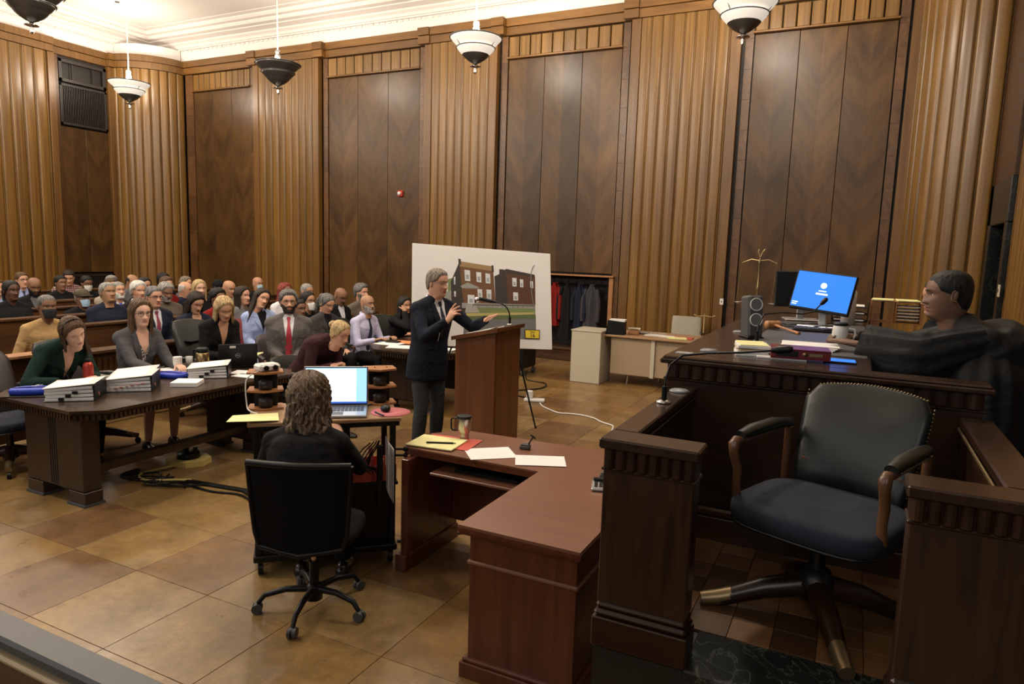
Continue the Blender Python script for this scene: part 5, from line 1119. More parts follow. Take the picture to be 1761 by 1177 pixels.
m = MB(); m.ball((0, 0, 0), .028, 16, 12); m.build('mesh_grille', 'steel', t, loc=(-.265, -.145, .222))
t = thing('paper_stack', 'white pages lying on the slanted lectern top', 'papers', (-2.99, 5.52, 1.268), rot=(0, -.255, 0))
for k in range(3): m = MB(); m.box((-.15, -.16 + .02 * k, k * .004), (.13, .12 + .02 * k, k * .004 + .003), .0008, rot=rz(.08 * k), piv=(0, 0, 0)); m.build('page', 'white_paper', t)
# ------------------------------------------------------------- photo board on its easel
bwid, bhei = 1.5, 1.049
bd = thing('photo_board', 'large white display board with a photograph of two brick houses and a yellow 16 sticker', 'board', (-4.071, 5.897, 2.045), rot=(rz(.777) @ rx(-.279) @ ry(.046)).to_euler())
m = MB(); m.box((0, 0, -bhei), (bwid, .012, 0), .002); m.build('panel', 'foam', bd)
PRINT = [('print_sky', [(0.249, 0.183), (0.883, 0.213), (0.882, 0.535), (0.207, 0.584), (0.207, 0.409)]), ('print_green', [(0.246, 0.338), (0.275, 0.323), (0.281, 0.456), (0.246, 0.459)]), ('print_grey', [(0.225, 0.469), (0.271, 0.448), (0.271, 0.58), (0.232, 0.582)]), ('print_dark', [(0.328, 0.148), (0.266, 0.36), (0.273, 0.623), (0.294, 0.7), (0.381, 0.681), (0.362, 0.449)]), ('print_brick', [(0.328, 0.157), (0.569, 0.215), (0.585, 0.566), (0.495, 0.59), (0.362, 0.594), (0.344, 0.451)]), ('print_tan', [(0.331, 0.148), (0.569, 0.178), (0.572, 0.226), (0.328, 0.199)]), ('print_dark', [(0.318, 0.122), (0.336, 0.126), (0.338, 0.183), (0.321, 0.181)]), ('print_dark', [(0.556, 0.167), (0.571, 0.167), (0.574, 0.236), (0.56, 0.234)]), ('print_dark', [(0.577, 0.278), (0.613, 0.251), (0.614, 0.202), (0.64, 0.199), (0.666, 0.215), (0.676, 0.568), (0.585, 0.566)]), ('print_brick2', [(0.663, 0.233), (0.88, 0.25), (0.879, 0.545), (0.676, 0.568)]), ('print_dark', [(0.642, 0.212), (0.666, 0.193), (0.877, 0.234), (0.877, 0.26), (0.663, 0.235)]), ('print_grey', [(0.344, 0.565), (0.878, 0.545), (0.877, 0.594), (0.344, 0.618)]), ('print_green', [(0.381, 0.61), (0.877, 0.587), (0.878, 0.63), (0.381, 0.668)]), ('print_yellow', [(0.371, 0.669), (0.878, 0.625), (0.878, 0.647), (0.379, 0.698)]), ('print_green2', [(0.379, 0.698), (0.879, 0.645), (0.88, 0.692), (0.381, 0.733)]), ('print_road', [(0.362, 0.734), (0.88, 0.692), (0.88, 0.898), (0.35, 0.923)]), ('print_steps', [(0.376, 0.579), (0.442, 0.574), (0.467, 0.654), (0.366, 0.664)]), ('print_grey', [(0.334, 0.398), (0.384, 0.358), (0.47, 0.401), (0.447, 0.417), (0.344, 0.419)]), ('print_white', [(0.362, 0.231), (0.401, 0.235), (0.404, 0.344), (0.366, 0.342)]), ('print_pane', [(0.372, 0.279), (0.393, 0.28), (0.395, 0.326), (0.374, 0.325)]), ('print_white', [(0.446, 0.245), (0.481, 0.249), (0.483, 0.35), (0.449, 0.345)]), ('print_pane', [(0.455, 0.29), (0.474, 0.291), (0.475, 0.333), (0.456, 0.332)]), ('print_white', [(0.512, 0.253), (0.546, 0.257), (0.548, 0.355), (0.515, 0.354)]), ('print_pane', [(0.52, 0.298), (0.538, 0.299), (0.54, 0.34), (0.522, 0.34)]), ('print_white', [(0.454, 0.418), (0.487, 0.421), (0.489, 0.501), (0.457, 0.495)]), ('print_pane', [(0.462, 0.456), (0.48, 0.457), (0.481, 0.491), (0.464, 0.489)]), ('print_white', [(0.519, 0.418), (0.554, 0.419), (0.554, 0.516), (0.521, 0.515)]), ('print_pane', [(0.527, 0.461), (0.546, 0.461), (0.547, 0.502), (0.528, 0.502)]), ('print_white', [(0.385, 0.483), (0.432, 0.483), (0.432, 0.571), (0.385, 0.571)]), ('print_pane', [(0.396, 0.523), (0.421, 0.522), (0.421, 0.56), (0.395, 0.56)]), ('print_white', [(0.708, 0.282), (0.74, 0.283), (0.739, 0.369), (0.71, 0.37)]), ('print_pane', [(0.715, 0.323), (0.732, 0.323), (0.732, 0.359), (0.716, 0.359)]), ('print_white', [(0.765, 0.292), (0.789, 0.293), (0.79, 0.374), (0.766, 0.372)]), ('print_pane', [(0.77, 0.331), (0.784, 0.331), (0.785, 0.365), (0.771, 0.364)]), ('print_white', [(0.841, 0.304), (0.863, 0.305), (0.864, 0.375), (0.843, 0.373)]), ('print_pane', [(0.846, 0.339), (0.858, 0.34), (0.859, 0.369), (0.847, 0.369)]), ('print_white', [(0.714, 0.431), (0.75, 0.432), (0.75, 0.512), (0.715, 0.515)]), ('print_pane', [(0.722, 0.47), (0.742, 0.47), (0.742, 0.504), (0.722, 0.505)]), ('print_white', [(0.287, 0.313), (0.297, 0.304), (0.298, 0.383), (0.288, 0.388)]), ('print_pane', [(0.29, 0.347), (0.295, 0.343), (0.296, 0.377), (0.29, 0.378)]), ('print_white', [(0.289, 0.455), (0.301, 0.454), (0.301, 0.507), (0.29, 0.511)]), ('print_pane', [(0.292, 0.485), (0.298, 0.484), (0.298, 0.506), (0.292, 0.508)]), ('print_pole', [(0.873, 0.135), (0.878, 0.135), (0.865, 0.159), (0.859, 0.159)]), ('print_pole', [(0.859, 0.159), (0.865, 0.159), (0.85, 0.225), (0.845, 0.226)]), ('print_pole', [(0.845, 0.226), (0.85, 0.225), (0.853, 0.409), (0.848, 0.41)]), ('print_pole', [(0.848, 0.41), (0.853, 0.409), (0.876, 0.663), (0.871, 0.664)]), ('print_pole', [(0.419, 0.572), (0.422, 0.572), (0.421, 0.613), (0.419, 0.613)]), ('print_pole', [(0.454, 0.57), (0.457, 0.57), (0.457, 0.61), (0.454, 0.611)]), ('print_pole', [(0.49, 0.567), (0.493, 0.567), (0.492, 0.608), (0.49, 0.608)]), ('print_pole', [(0.526, 0.565), (0.528, 0.564), (0.528, 0.605), (0.526, 0.606)]), ('print_pole', [(0.562, 0.562), (0.564, 0.562), (0.564, 0.603), (0.562, 0.603)]), ('print_pole', [(0.598, 0.559), (0.601, 0.559), (0.6, 0.6), (0.598, 0.601)]), ('print_pole', [(0.634, 0.557), (0.637, 0.557), (0.637, 0.598), (0.634, 0.598)]), ('print_pole', [(0.671, 0.554), (0.674, 0.554), (0.673, 0.595), (0.671, 0.596)]), ('print_pole', [(0.708, 0.552), (0.71, 0.551), (0.71, 0.593), (0.707, 0.593)]), ('print_pole', [(0.745, 0.549), (0.747, 0.549), (0.747, 0.59), (0.744, 0.591)]), ('print_pole', [(0.782, 0.546), (0.784, 0.546), (0.784, 0.588), (0.781, 0.588)]), ('print_pole', [(0.819, 0.544), (0.822, 0.543), (0.821, 0.585), (0.819, 0.585)]), ('print_pole', [(0.419, 0.574), (0.875, 0.55), (0.875, 0.554), (0.419, 0.578)]), ('lash', [(0.795, 0.805), (0.908, 0.804), (0.905, 0.898), (0.795, 0.898)]), ('print_label', [(0.8, 0.812), (0.902, 0.812), (0.9, 0.891), (0.8, 0.891)]), ('lash', [(0.831, 0.821), (0.874, 0.821), (0.874, 0.826), (0.831, 0.826)]), ('lash', [(0.837, 0.833), (0.868, 0.833), (0.868, 0.839), (0.836, 0.839)])]
names = {'print_white': 'printed_window', 'print_pane': 'printed_pane', 'print_brick': 'printed_brick_front', 'print_brick2': 'printed_brick_front', 'print_label': 'sticker', 'lash': 'sticker_mark'}
for i, (mt, ps) in enumerate(PRINT):
    q = MB(); o1 = .0006 + .00012 * i
    vs_ = [(u * bwid, -o1, -v_ * bhei) for u, v_ in ps] + [(u * bwid, 0, -v_ * bhei) for u, v_ in ps]; n = len(ps)
    q.add(vs_, [tuple(range(n))] + [(k, (k + 1) % n, (k + 1) % n + n, k + n) for k in range(n)]); q.build(names.get(mt, 'printed_area'), mt, bd)
link('sticker_number', text_mesh('16', .058, 'lash', .0003), bd, (.850 * bwid, -.0125, -.866 * bhei), rot=(PI/2, 0, 0))
ea = thing('easel', 'thin black metal easel holding the photo board', 'easel', (-3.7, 6.75, 0))
def E_(p): return (p[0] + 3.7, p[1] - 6.75, p[2])
for a, b_ in (((-3.62, 6.80, 2.0), (-3.12, 7.01, 0)), ((-3.62, 6.80, 2.0), (-4.2, 6.2, 0)), ((-3.62, 6.85, 2.0), (-4.1, 7.35, 0))):
    m = MB(); m.cyl(E_(a), E_(b_), .010, n=8); m.ball(E_((b_[0], b_[1], .014)), .014, 8, 6); m.build('leg', 'black_plastic', ea)
m = MB(); m.cyl(E_((-3.95, 6.38, .935)), E_((-3.25, 6.80, .935)), .010, n=8); m.build('ledge', 'black_plastic', ea)
# ------------------------------------------------------------- black cart, power strip and cord behind the lectern
t = thing('equipment_cart', 'black equipment cart on casters standing behind the photo board', 'cart', (-4.95, 10.1, 0))
m = MB(); m.box((-.3, -.25, .12), (.3, .25, .85), .01); m.build('cabinet', 'black_plastic', t)
for x in (-.26, .28):
    for y in (-.2, .2): m = MB(); m.cyl((x - .02, y, .05), (x + .02, y, .05), .05, n=14); m.cyl((x, y, .05), (x, y, .12), .012, n=6); m.build('caster', 'dark_grey', t)
t = thing('power_strip', 'white power strip on the floor beside the easel', 'power strip', (-3.72, 8.28, 0), .3)
m = MB(); m.box((-.14, -.05, 0), (.14, .05, .045), .012); m.build('body', 'white_plastic', t); m = MB(); m.box((-.11, -.03, .045), (-.02, .03, .15), .01); m.build('adapter', 'white_plastic', t)
m = MB(); m.tube(crv([(-3.6, 8.2, .012), (-3.5, 8.05, .012), (-3.35, 7.93, .012), (-3.18, 7.82, .012), (-3.05, 7.85, .012), (-2.89, 7.87, .012), (-2.7, 7.80, .012), (-2.56, 7.67, .012), (-2.42, 7.60, .012), (-2.36, 7.5, .012), (-2.30, 7.2, .012)]), .009, 8); tag(m.build('extension_lead', 'white_plastic'), 'white cord winding over the floor from the power strip', 'cord')
m = MB(); m.tube(crv([(-4.6, 9.9, .1), (-4.45, 9.6, .012), (-4.1, 9.5, .012), (-4.0, 9.1, .012), (-4.3, 8.6, .012), (-3.9, 8.4, .012), (-3.75, 8.3, .06)]), .010, 6); tag(m.build('extension_lead', 'black_plastic'), 'black cord from the equipment cart to the power strip', 'cord')
# ------------------------------------------------------------- coat alcove
t = thing('coat_rack', 'wooden coat rack shelf with hooks in the wall recess', 'coat rack', (-4.93, Wy, 0))
m = MB(); m.box((-1.1, -.10, 1.575), (1.07, .40, 1.605), .006); m.build('shelf', 'rack_wood', t)
m = MB(); m.box((.98, -.06, .28), (1.06, .40, 1.575), .004); m.build('post', 'rack_wood', t); m = MB(); m.box((-1.06, -.06, .28), (-1.0, .40, 1.575), .004); m.build('post', 'rack_wood', t)
m = MB(); m.box((-1.0, .36, 1.42), (.98, .40, 1.52), .004); m.build('hook_board', 'pew_wood', t)
for k in range(12): x = -.9 + k * .16; m = MB(); m.tube([(x, .36, 1.5), (x, .28, 1.51), (x, .26, 1.54)], .006, 6); m.tube([(x, .36, 1.46), (x, .31, 1.44), (x, .29, 1.46)], .006, 6); m.build('hook', 'brass', t)
def coat(label, x, m_, wd=.30, ln=1.0, sd=0):
    b = MB(); rings = []
    for k in range(12):
        f = k / 11; z = 1.42 - ln * f; w2 = wd * (.16 + .55 * min(1, f * 5) ** .6 + .25 * f) ; d2 = .05 + .06 * min(1, f * 4)
        rings.append([(w2 * math.cos(a) * .5 + .012 * math.sin(5 * a + sd), .13 + d2 * math.sin(a) * (1 + .3 * math.sin(7 * a + sd + f)) , z) for a in [2 * PI * i / 28 for i in range(28)]])
    b.loft(rings, True); r = thing('hanging_coat', label, 'coat', (x, Wy, 0)); b.build('body', m_, r)
    for sx in (-1, 1): q = MB(); q.tube([(sx * wd * .30, .10, 1.34), (sx * wd * .44, .06, 1.15), (sx * wd * .46, .05, .85), (sx * wd * .44, .05, .75)], [.045, .055, .05, .045], 10, flat=.8); q.build('sleeve', m_, r)
    q = MB(); q.tube([(.05 * math.cos(a), .13 + .04 * math.sin(a), 1.42) for a in [2 * PI * i / 12 for i in range(12)]], .014, 6, closed=True); q.build('collar', m_, r)
coat('red coat half hidden by the photo board', -5.06, 'red_cloth', .30, .8, 1); coat('black coat hanging between the red and navy coats', -4.80, 'black_cloth', .34, 1.02, 2); coat('navy blue coat in the wall recess', -4.55, 'dark_navy', .26, .98, 3); coat('long black coat hanging rightmost in the wall recess', -4.32, 'charcoal', .34, 1.04, 5)
coat('dark coat hidden mostly behind the display board', -5.45, 'olive', .34, 1.0, 6)
# ------------------------------------------------------------- clerk's steel desk, cabinet and chair by the far wall
t = thing('filing_cabinet', 'plain cream metal cabinet at the left end of the clerk desk', 'cabinet', (-3.64, 10.22, 0))
m = MB(); m.box((-.24, -.26, 0), (.24, .26, .80), .006); m.build('carcass', 'cream_metal', t); m = MB(); m.box((-.25, -.27, .80), (.25, .27, .82), .004); m.build('top', 'cream_metal', t)
t = thing('steel_desk', 'beige steel desk with brown top and chrome feet near the far wall', 'desk', (-2.5, 10.55, 0))
m = MB(); m.box((-.93, -.45, .735), (.95, .45, .765), .006); m.build('desktop', 'desk_laminate', t)
m = MB(); m.box((-.80, -.40, .16), (-.17, .40, .735), .008); m.build('pedestal', 'tan_metal', t); m = MB(); m.box((-.11, -.38, .16), (.86, .38, .735), .008); m.build('modesty_panel', 'tan_metal', t)
m = MB(); m.box((-.17, -.41, .15), (-.11, -.34, .74), .002); m.build('divider', 'cream_metal', t)
for x, y in ((-.55, -.3), (-.15, .1), (.5, -.25), (.78, .2)): m = MB(); m.cyl((x, y, 0), (x + .02, y, .17), .018, n=10); m.build('leg', 'chrome', t)
t = thing('task_chair', 'beige upholstered chair behind the steel desk', 'chair', (-2.45, 11.25, 0), PI)
m = MB(); puffy(m, (0, 0, .44), .5, .48, .09); m.build('seat', 'beige_fabric', t)
m = MB(); r_ = []
for k in range(9):
    f = k / 8; z = .58 + .44 * f; hw = .245 * (1 - .25 * max(0, f - .7) ** 1.2); r_.append([(hw * math.copysign(abs(math.cos(a)) ** .6, math.cos(a)), -.24 + .04 * math.sin(a), z + (.0 if k < 8 else -.01)) for a in [2 * PI * i / 20 for i in range(20)]])
m.loft(r_, True); m.build('backrest', 'beige_fabric', t)
m = MB(); m.cyl((0, 0, .08), (0, 0, .44), .03); [m.tube([(0, 0, .09), (.28 * math.cos(a), .28 * math.sin(a), .05)], .02, 8) for a in [k * 1.2566 for k in range(5)]]; m.box((-.03, -.26, .40), (.03, -.2, .62), .01); m.build('base', 'chrome', t)
t = thing('document_sorter', 'black upright file sorter with white papers on the steel desk', 'file sorter', (-3.28, 10.28, .765), .1)
m = MB(); m.prism([(-.13, 0), (.15, 0), (.15, .20), (-.10, .22)], -.12, .10, 'y'); m.build('case', 'black_plastic', t); m = MB(); m.box((-.09, -.08, .20), (.155, .09, .232), .002); m.build('papers', 'white_paper', t)
t = thing('telephone', 'cream telephone with coiled cord on the steel desk', 'phone', (-3.02, 10.42, .766), .2)
m = MB(); m.box((-.08, -.09, 0), (.08, .09, .05), .01); m.build('base', 'rack_wood', t); m = MB(); m.tube([(-.09, 0, .08), (-.05, 0, .09), (.05, 0, .09), (.09, 0, .08)], [.028, .016, .016, .028], 10); m.build('handset', 'cream_metal', t)
m = MB(); m.tube([(.09 + .0045 * k, -.03 + .014 * math.cos(k * 1.1), .04 + .014 * math.sin(k * 1.1)) for k in range(90)], .004, 5); m.build('coiled_cord', 'cream_metal', t)
for i, (x, y, r, mm, lab) in enumerate(((-2.72, 10.5, .1, 'white_paper', 'broad white papers spread on the steel desk'), (-2.45, 10.42, -.2, 'white_paper', 'white paper next to the brown folder on the steel desk'), (-2.25, 10.40, .05, 'red_plastic', 'dull red folder on the steel desk'), (-2.32, 10.28, .3, 'yellow_paper', 'yellow notes at the edge of the steel desk'), (-2.98, 10.62, 0, 'dark_grey', 'dark papers behind the telephone on the steel desk'))):
    m = MB(); m.box((-.14, -.10, 0), (.14, .10, .008 + .002 * i), .001); tag(m.build('papers', mm, loc=(x, y, .766 + .001 * i), rotz=r), lab, 'papers')
t = thing('balance_scale', 'small brass balance on the right end of the steel desk', 'scales', (-1.98, 10.5, .765))
m = MB(); m.lathe([(0, 0), (.06, 0), (.05, .015), (.01, .03), (.008, .38), (.0, .40)], n=12); m.build('column', 'old_brass', t); m = MB(); m.tube([(-.16, 0, .37), (-.1, 0, .345), (0, 0, .36), (.1, 0, .345), (.16, 0, .37)], .006, 6); m.build('beam', 'brass', t); m = MB(); m.lathe([(0, .09), (.06, .10), (.058, .104), (0, .094)], n=14); m.build('pan', 'iron', t)
# ------------------------------------------------------------- wall fittings
t = thing('fire_alarm', 'small red and white fire alarm sounder on the wall panel', 'alarm', (-8.52, Wy, 3.09)); m = MB(); m.box((-.06, -.05, -.06), (.06, .0, .06), .01); m.build('back_box', 'alarm_red', t); m = MB(); m.lathe([(0, -.09), (.035, -.085), (.04, -.05), (0, -.05)], n=16, axis='y'); m.build('strobe', 'white_plastic', t)
t = thing('wall_switch', 'small white switch on the pilaster beside the tall panels', 'switch', (-1.96, Wy - .13, 1.27)); m = MB(); m.box((-.03, -.012, -.05), (.03, 0, .05), .003); m.build('plate', 'white_plastic', t); m = MB(); m.box((-.008, -.02, -.014), (.008, -.012, .014), .002); m.build('toggle', 'dark_grey', t)
t = thing('wall_switch', 'cream switch plate right of the black doorway', 'switch', (Rx - .03, 9.5, 1.72), -PI/2); m = MB(); m.box((-.05, -.012, -.07), (.05, 0, .07), .003); m.build('plate', 'cream_metal', t); m = MB(); m.box((-.01, -.02, -.02), (.01, -.012, .02), .002); m.build('toggle', 'dark_grey', t)
t = thing('height_scale', 'white height measuring strip fixed beside the black doorway', 'measuring strip', (Rx - .06, 10.98, 1.25), -PI/2 - .1)
for k in range(3):
    m = MB(); m.box((-.035, -.012, k * .36), (.035, 0, k * .36 + .345), .001); o = m.build('strip', 'tape_white', t); q = MB()
    for j in range(16): q.box((-.03, -.0125, k * .36 + .015 + j * .021), (-.008 + .012 * (j % 4 == 0), -.0119, k * .36 + .018 + j * .021))
    tag(q.build('graduations', 'tape_marks', o), kind='stuff')
# ------------------------------------------------------------- counsel tables
def counsel_table(label, loc, X0, X1, Y0, Y1, ch, peds, bar=True):
    t = thing('counsel_table', label, 'table', loc); H = .76
    poly = [(X0 + ch, Y0), (X1 - ch, Y0), (X1, Y0 + ch), (X1, Y1 - ch), (X1 - ch, Y1), (X0 + ch, Y1), (X0, Y1 - ch), (X0, Y0 + ch)]
    m = MB(); m.prism(poly, H - .022, H); m.build('tabletop', 'table_wood', t)
    m = MB(); k = .985; m.prism([(p[0] * k, p[1] * k) for p in poly], H - .035, H - .022); m.build('under_moulding', 'table_wood', t)
    m = MB(); k = .96; m.prism([(p[0] * k, p[1] * k) for p in poly], H - .085, H - .035); m.build('apron', 'table_wood_v', t)
    dn = MB(); pk = [(p[0] * .975, p[1] * .975) for p in poly]
    for a, b in zip(pk, pk[1:] + pk[:1]):
        L_ = math.dist(a, b); n = int(L_ / .034); an = math.atan2(b[1] - a[1], b[0] - a[0])
        for i in range(n): f = (i + .5) / n; c = (a[0] + (b[0] - a[0]) * f, a[1] + (b[1] - a[1]) * f); dn.box((c[0] - .010, c[1] - .012, H - .075), (c[0] + .010, c[1] + .012, H - .037), rot=rz(an))
    tag(dn.build('dentil_row', 'table_wood', t), kind='stuff')
    for (px0, px1, py0, py1) in peds:
        m = MB(); m.box((px0, py0, .11), (px1, py1, H - .085), .012); m.box((px0, py0, .02), (px0 + .2, py1, .11), .004); m.box((px1 - .2, py0, .02), (px1, py1, .11), .004); p_ = m.build('pedestal', 'table_wood_v', t)
        for k in range(4): q = MB(); cx = (px0 + px1) / 2 + (k - 1.5) * .026; q.box((cx - .004, py0 - .003, .13), (cx + .004, py0 + .002, H - .10)); q.build('groove', 'shadow_gap', p_)
        q = MB(); q.box((px0 - .01, py0 - .01, 0), (px0 + .21, py1 + .01, .02)); q.build('floor_glide', 'dark_grey', p_); q = MB(); q.box((px1 - .21, py0 - .01, 0), (px1 + .01, py1 + .01, .02)); q.build('floor_glide', 'dark_grey', p_)
    if bar: m = MB(); (a0, a1, b0, b1), (c0, c1, d0, d1) = peds; xm = (a0 + a1) / 2 + .2; m.box((xm - .04, b1 - .01, .20), (xm + .04, d0 + .01, .27), .008); m.build('stretcher', 'table_wood_v', t)
    return t
counsel_table('long dark wooden counsel table with dentil edge, loaded with white binders', (-5.4, 4.0, 0), -.66, .62, -1.08, 1.10, .17, [(-.30, .42, -.98, -.84), (-.26, .44, .66, .80)])
counsel_table('dark counsel table with clipped corners behind the burgundy-jacketed woman', (-4.85, 7.45, 0), -.68, .68, -.74, .80, .35, [(-.4, .4, -.5, -.4), (-.4, .4, .45, .55)], False)
TZ = .76
def binder(label, x, y, r, tall=.085, open_=.03, tabs=True, z0=TZ, group=None):
    t = thing('ring_binder', label, 'binder', (x, y, z0), r, group); w2, d2 = .15, .145; t.scale = (1.17, 1.12, 1.1)
    m = MB(); m.box((-w2, -d2, 0), (w2, d2, .004), .001); m.build('back_cover', 'black_plastic', t)
    m = MB(); m.box((w2 - .004, -d2, 0), (w2, d2, tall + open_ + .004), .001); m.build('spine', 'black_plastic', t)
    m = MB(); m.tube([(w2 + .001, .012 * math.cos(a) - .05, .035 + .012 * math.sin(a)) for a in [k * PI / 6 for k in range(12)]], .003, 5, closed=True); m.build('finger_ring', 'tab_color', t)
    nb = 4
    for k in range(nb):
        h = tall / nb; q = MB(); q.box((-w2 + .012 + .004 * (k % 2), -d2 + .008, .005 + k * h), (w2 - .01, d2 - .008, .005 + (k + .93) * h), .001, rot=ry(-.022 * k), piv=(-w2, 0, .005)); q.build('page_block', 'white_paper', t)
    a_ = -math.atan2(open_, w2 * 2)
    m = MB(); m.box((-w2, -d2, tall + .006), (w2, d2, tall + .010), .001, rot=ry(a_), piv=(-w2, 0, tall + .006)); m.build('front_cover', 'white_plastic', t)
    m = MB(); m.box((-w2 + .02, -d2 + .02, tall + .0105), (w2 - .05, d2 - .02, tall + .0112), rot=ry(a_), piv=(-w2, 0, tall + .006)); m.build('cover_sheet', 'white_paper', t)
    if tabs:
        for k in range(3): q = MB(); q.box((-.06 + k * .04, -d2 - .003, .01 + .022 * k), (-.03 + k * .04, -d2 + .01, .03 + .022 * k), .001); q.build('binder_clip', 'black_plastic', t)
    else:
        for k in range(6): q = MB(); q.box((-.09 + k * .034, -d2 - .004, .03 + .006 * k), (-.07 + k * .034, -d2 + .01, .034 + .006 * k)); q.build('index_tab', 'tab_color', t)
    return t
binder('white ring binder nearest the left end of the counsel table, with black clips', -5.36, 3.22, .75)
binder('white ring binder bristling with coloured tabs, second from the left', -5.33, 3.68, .75, tabs=False)
binder('thinner white ring binder behind the tabbed binder', -5.68, 3.95, .8, tall=.05, tabs=False)
binder('white ring binder on a folder near the black laptop', -5.30, 4.42, .75, tall=.075)
m = MB(); m.box((-.11, -.10, 0), (.11, .10, .038), .003); tag(m.build('book', 'foam', loc=(-5.10, 4.02, TZ), rotz=.6), 'thick white paperback lying between two binders', 'book')
def pouch(lab, p, r, mark=False):
    t = thing('zip_pouch', lab, 'pouch', p, r); m = MB(); puffy(m, (0, 0, 0), .30, .17, .045, crown=.008, p=3); m.build('body', 'blue_nylon', t); m = MB(); m.tube([(-.13, -.03, .052), (0, -.04, .056), (.13, -.03, .052)], .003, 6); m.build('zipper', 'black_plastic', t)
    if mark: m = MB(); m.box((-.05, -.0, .0535), (.05, .035, .056)); 
    if mark: link('printed_emblem', text_mesh('St/L', .05, 'foam'), t, (.03, .03, .0555), rot=(0, 0, 1.0))
pouch('blue nylon pouch with white marking at the left end of the table', (-5.72, 3.10, TZ + .012), .8, True); pouch('plain blue nylon pouch in the middle of the table', (-5.50, 4.17, TZ), .3)
m = MB(); m.box((-.16, -.12, 0), (.16, .12, .010), .003); tag(m.build('tablet_case', 'black_plastic', loc=(-5.72, 3.10, TZ), rotz=.7), 'black case under the marked blue pouch', 'case')
t = thing('water_bottle', 'red metal water bottle with black loop cap', 'bottle', (-5.83, 3.62, TZ)); m = MB(); m.lathe([(0, 0), (.040, 0), (.042, .01), (.042, .145), (.034, .170), (.022, .182), (0, .182)], n=24); m.build('bottle', 'red_metal', t); m = MB(); m.lathe([(0, .182), (.024, .182), (.024, .21), (0, .212)], n=16); m.build('cap', 'black_plastic', t); m = MB(); m.tube([(.024 * math.cos(a), 0, .215 + .020 * math.sin(a)) for a in [k * PI / 8 for k in range(9)]], .004, 6, up=(0, 1, 0)); m.build('loop', 'black_plastic', t)
for k, od in enumerate(('lowest', 'second from the bottom', 'third from the bottom', 'third from the top', 'second from the top', 'topmost')): m = MB(); m.lathe([(0, 0), (.032, 0), (.040, .045), (.042, .046), (.041, .050), (.037, .050), (.030, .006), (0, .006)], n=20); tag(m.build('foam_cup', 'foam', loc=(-5.80, 4.47, TZ + k * .0145)), 'white foam cup, %s in the nested stack on the counsel table' % od, 'cup', 'nested foam cups')
t = thing('coffee_carafe', 'gold-coloured steel coffee carafe with black lid on the counsel table', 'carafe', (-5.78, 4.74, TZ)); m = MB(); m.lathe([(0, 0), (.060, 0), (.062, .01), (.062, .125), (.056, .135), (0, .135)], n=28); m.build('body', 'gold_steel', t); m = MB(); m.lathe([(0, .135), (.056, .135), (.058, .145), (.058, .175), (.045, .185), (0, .185)], n=24); m.build('lid', 'black_plastic', t); m = MB(); m.tube([(-.055, -.01, .16), (-.10, -.02, .155), (-.105, -.02, .05), (-.065, -.01, .03)], .009, 8, flat=1.3, up=(0, 1, 0)); m.build('handle', 'black_plastic', t)
t = thing('tumbler', 'clear cloudy tumbler beside the coffee carafe', 'cup', (-5.80, 4.60, TZ)); m = MB(); m.lathe([(0, 0), (.026, 0), (.034, .11), (.031, .11), (.024, .006), (0, .006)], n=20); m.build('cup', 'glass_cloudy', t)
t = thing('laptop', 'open black laptop seen from the back at the far end of the counsel table', 'laptop', (-5.50, 4.92, TZ), -2.25)
m = MB(); m.box((-.18, -.12, 0), (.18, .12, .022), .006); m.build('base', 'black_plastic', t); LX = Matrix.Translation((0, .12, .022)) @ rx(-.30); m = MB(); m.X = LX; m.box((-.18, -.008, 0), (.18, .008, .24), .006); l_ = m.build('lid', 'black_plastic', t)
q = MB(); q.X = LX; q.box((.02, .0081, .20), (.075, .0086, .225)); q.build('asset_sticker', 'white_paper', l_)
q = MB(); q.X = LX; q.tube([(.022 * math.cos(k * PI/10), .009, .12 + .022 * math.sin(k * PI/10)) for k in range(20)], .0015, 5, closed=True); q.build('maker_badge', 'silver', l_)
o = link('badge_letters', text_mesh('DELL', .017, 'silver'), l_, tuple(LX @ Vector((0, .0092, .12)))); o.rotation_euler = (LX.to_3x3() @ Matrix.Rotation(PI, 3, 'Z') @ Matrix.Rotation(PI/2, 3, 'X')).to_euler()
for i, (x, y, r, w2, h2, lab) in enumerate(((-5.15, 4.72, .4, .28, .2, 'white sheet of paper at the right end of the counsel table'), (-5.02, 4.60, .2, .24, .16, 'pale pinkish sheet at the right edge of the counsel table'), (-5.72, 4.05, .3, .3, .22, 'white pages in front of the woman with glasses'), (-5.78, 3.42, .2, .26, .20, 'white sheet the woman in green is writing on'), (-5.80, 4.34, -.1, .3, .24, 'open white pages next to the nested cups'))):
    m = MB(); m.box((-w2/2, -h2/2, 0), (w2/2, h2/2, .003)); tag(m.build('paper_sheet', 'white_paper', loc=(x, y, TZ + .0005), rotz=r), lab, 'paper')
m = MB(); m.box((-.07, -.05, 0), (.07, .05, .03), .006); tag(m.build('plastic_box', 'glass_cloudy', loc=(-5.92, 3.78, TZ)), 'small clear plastic box behind the tabbed binder', 'box')
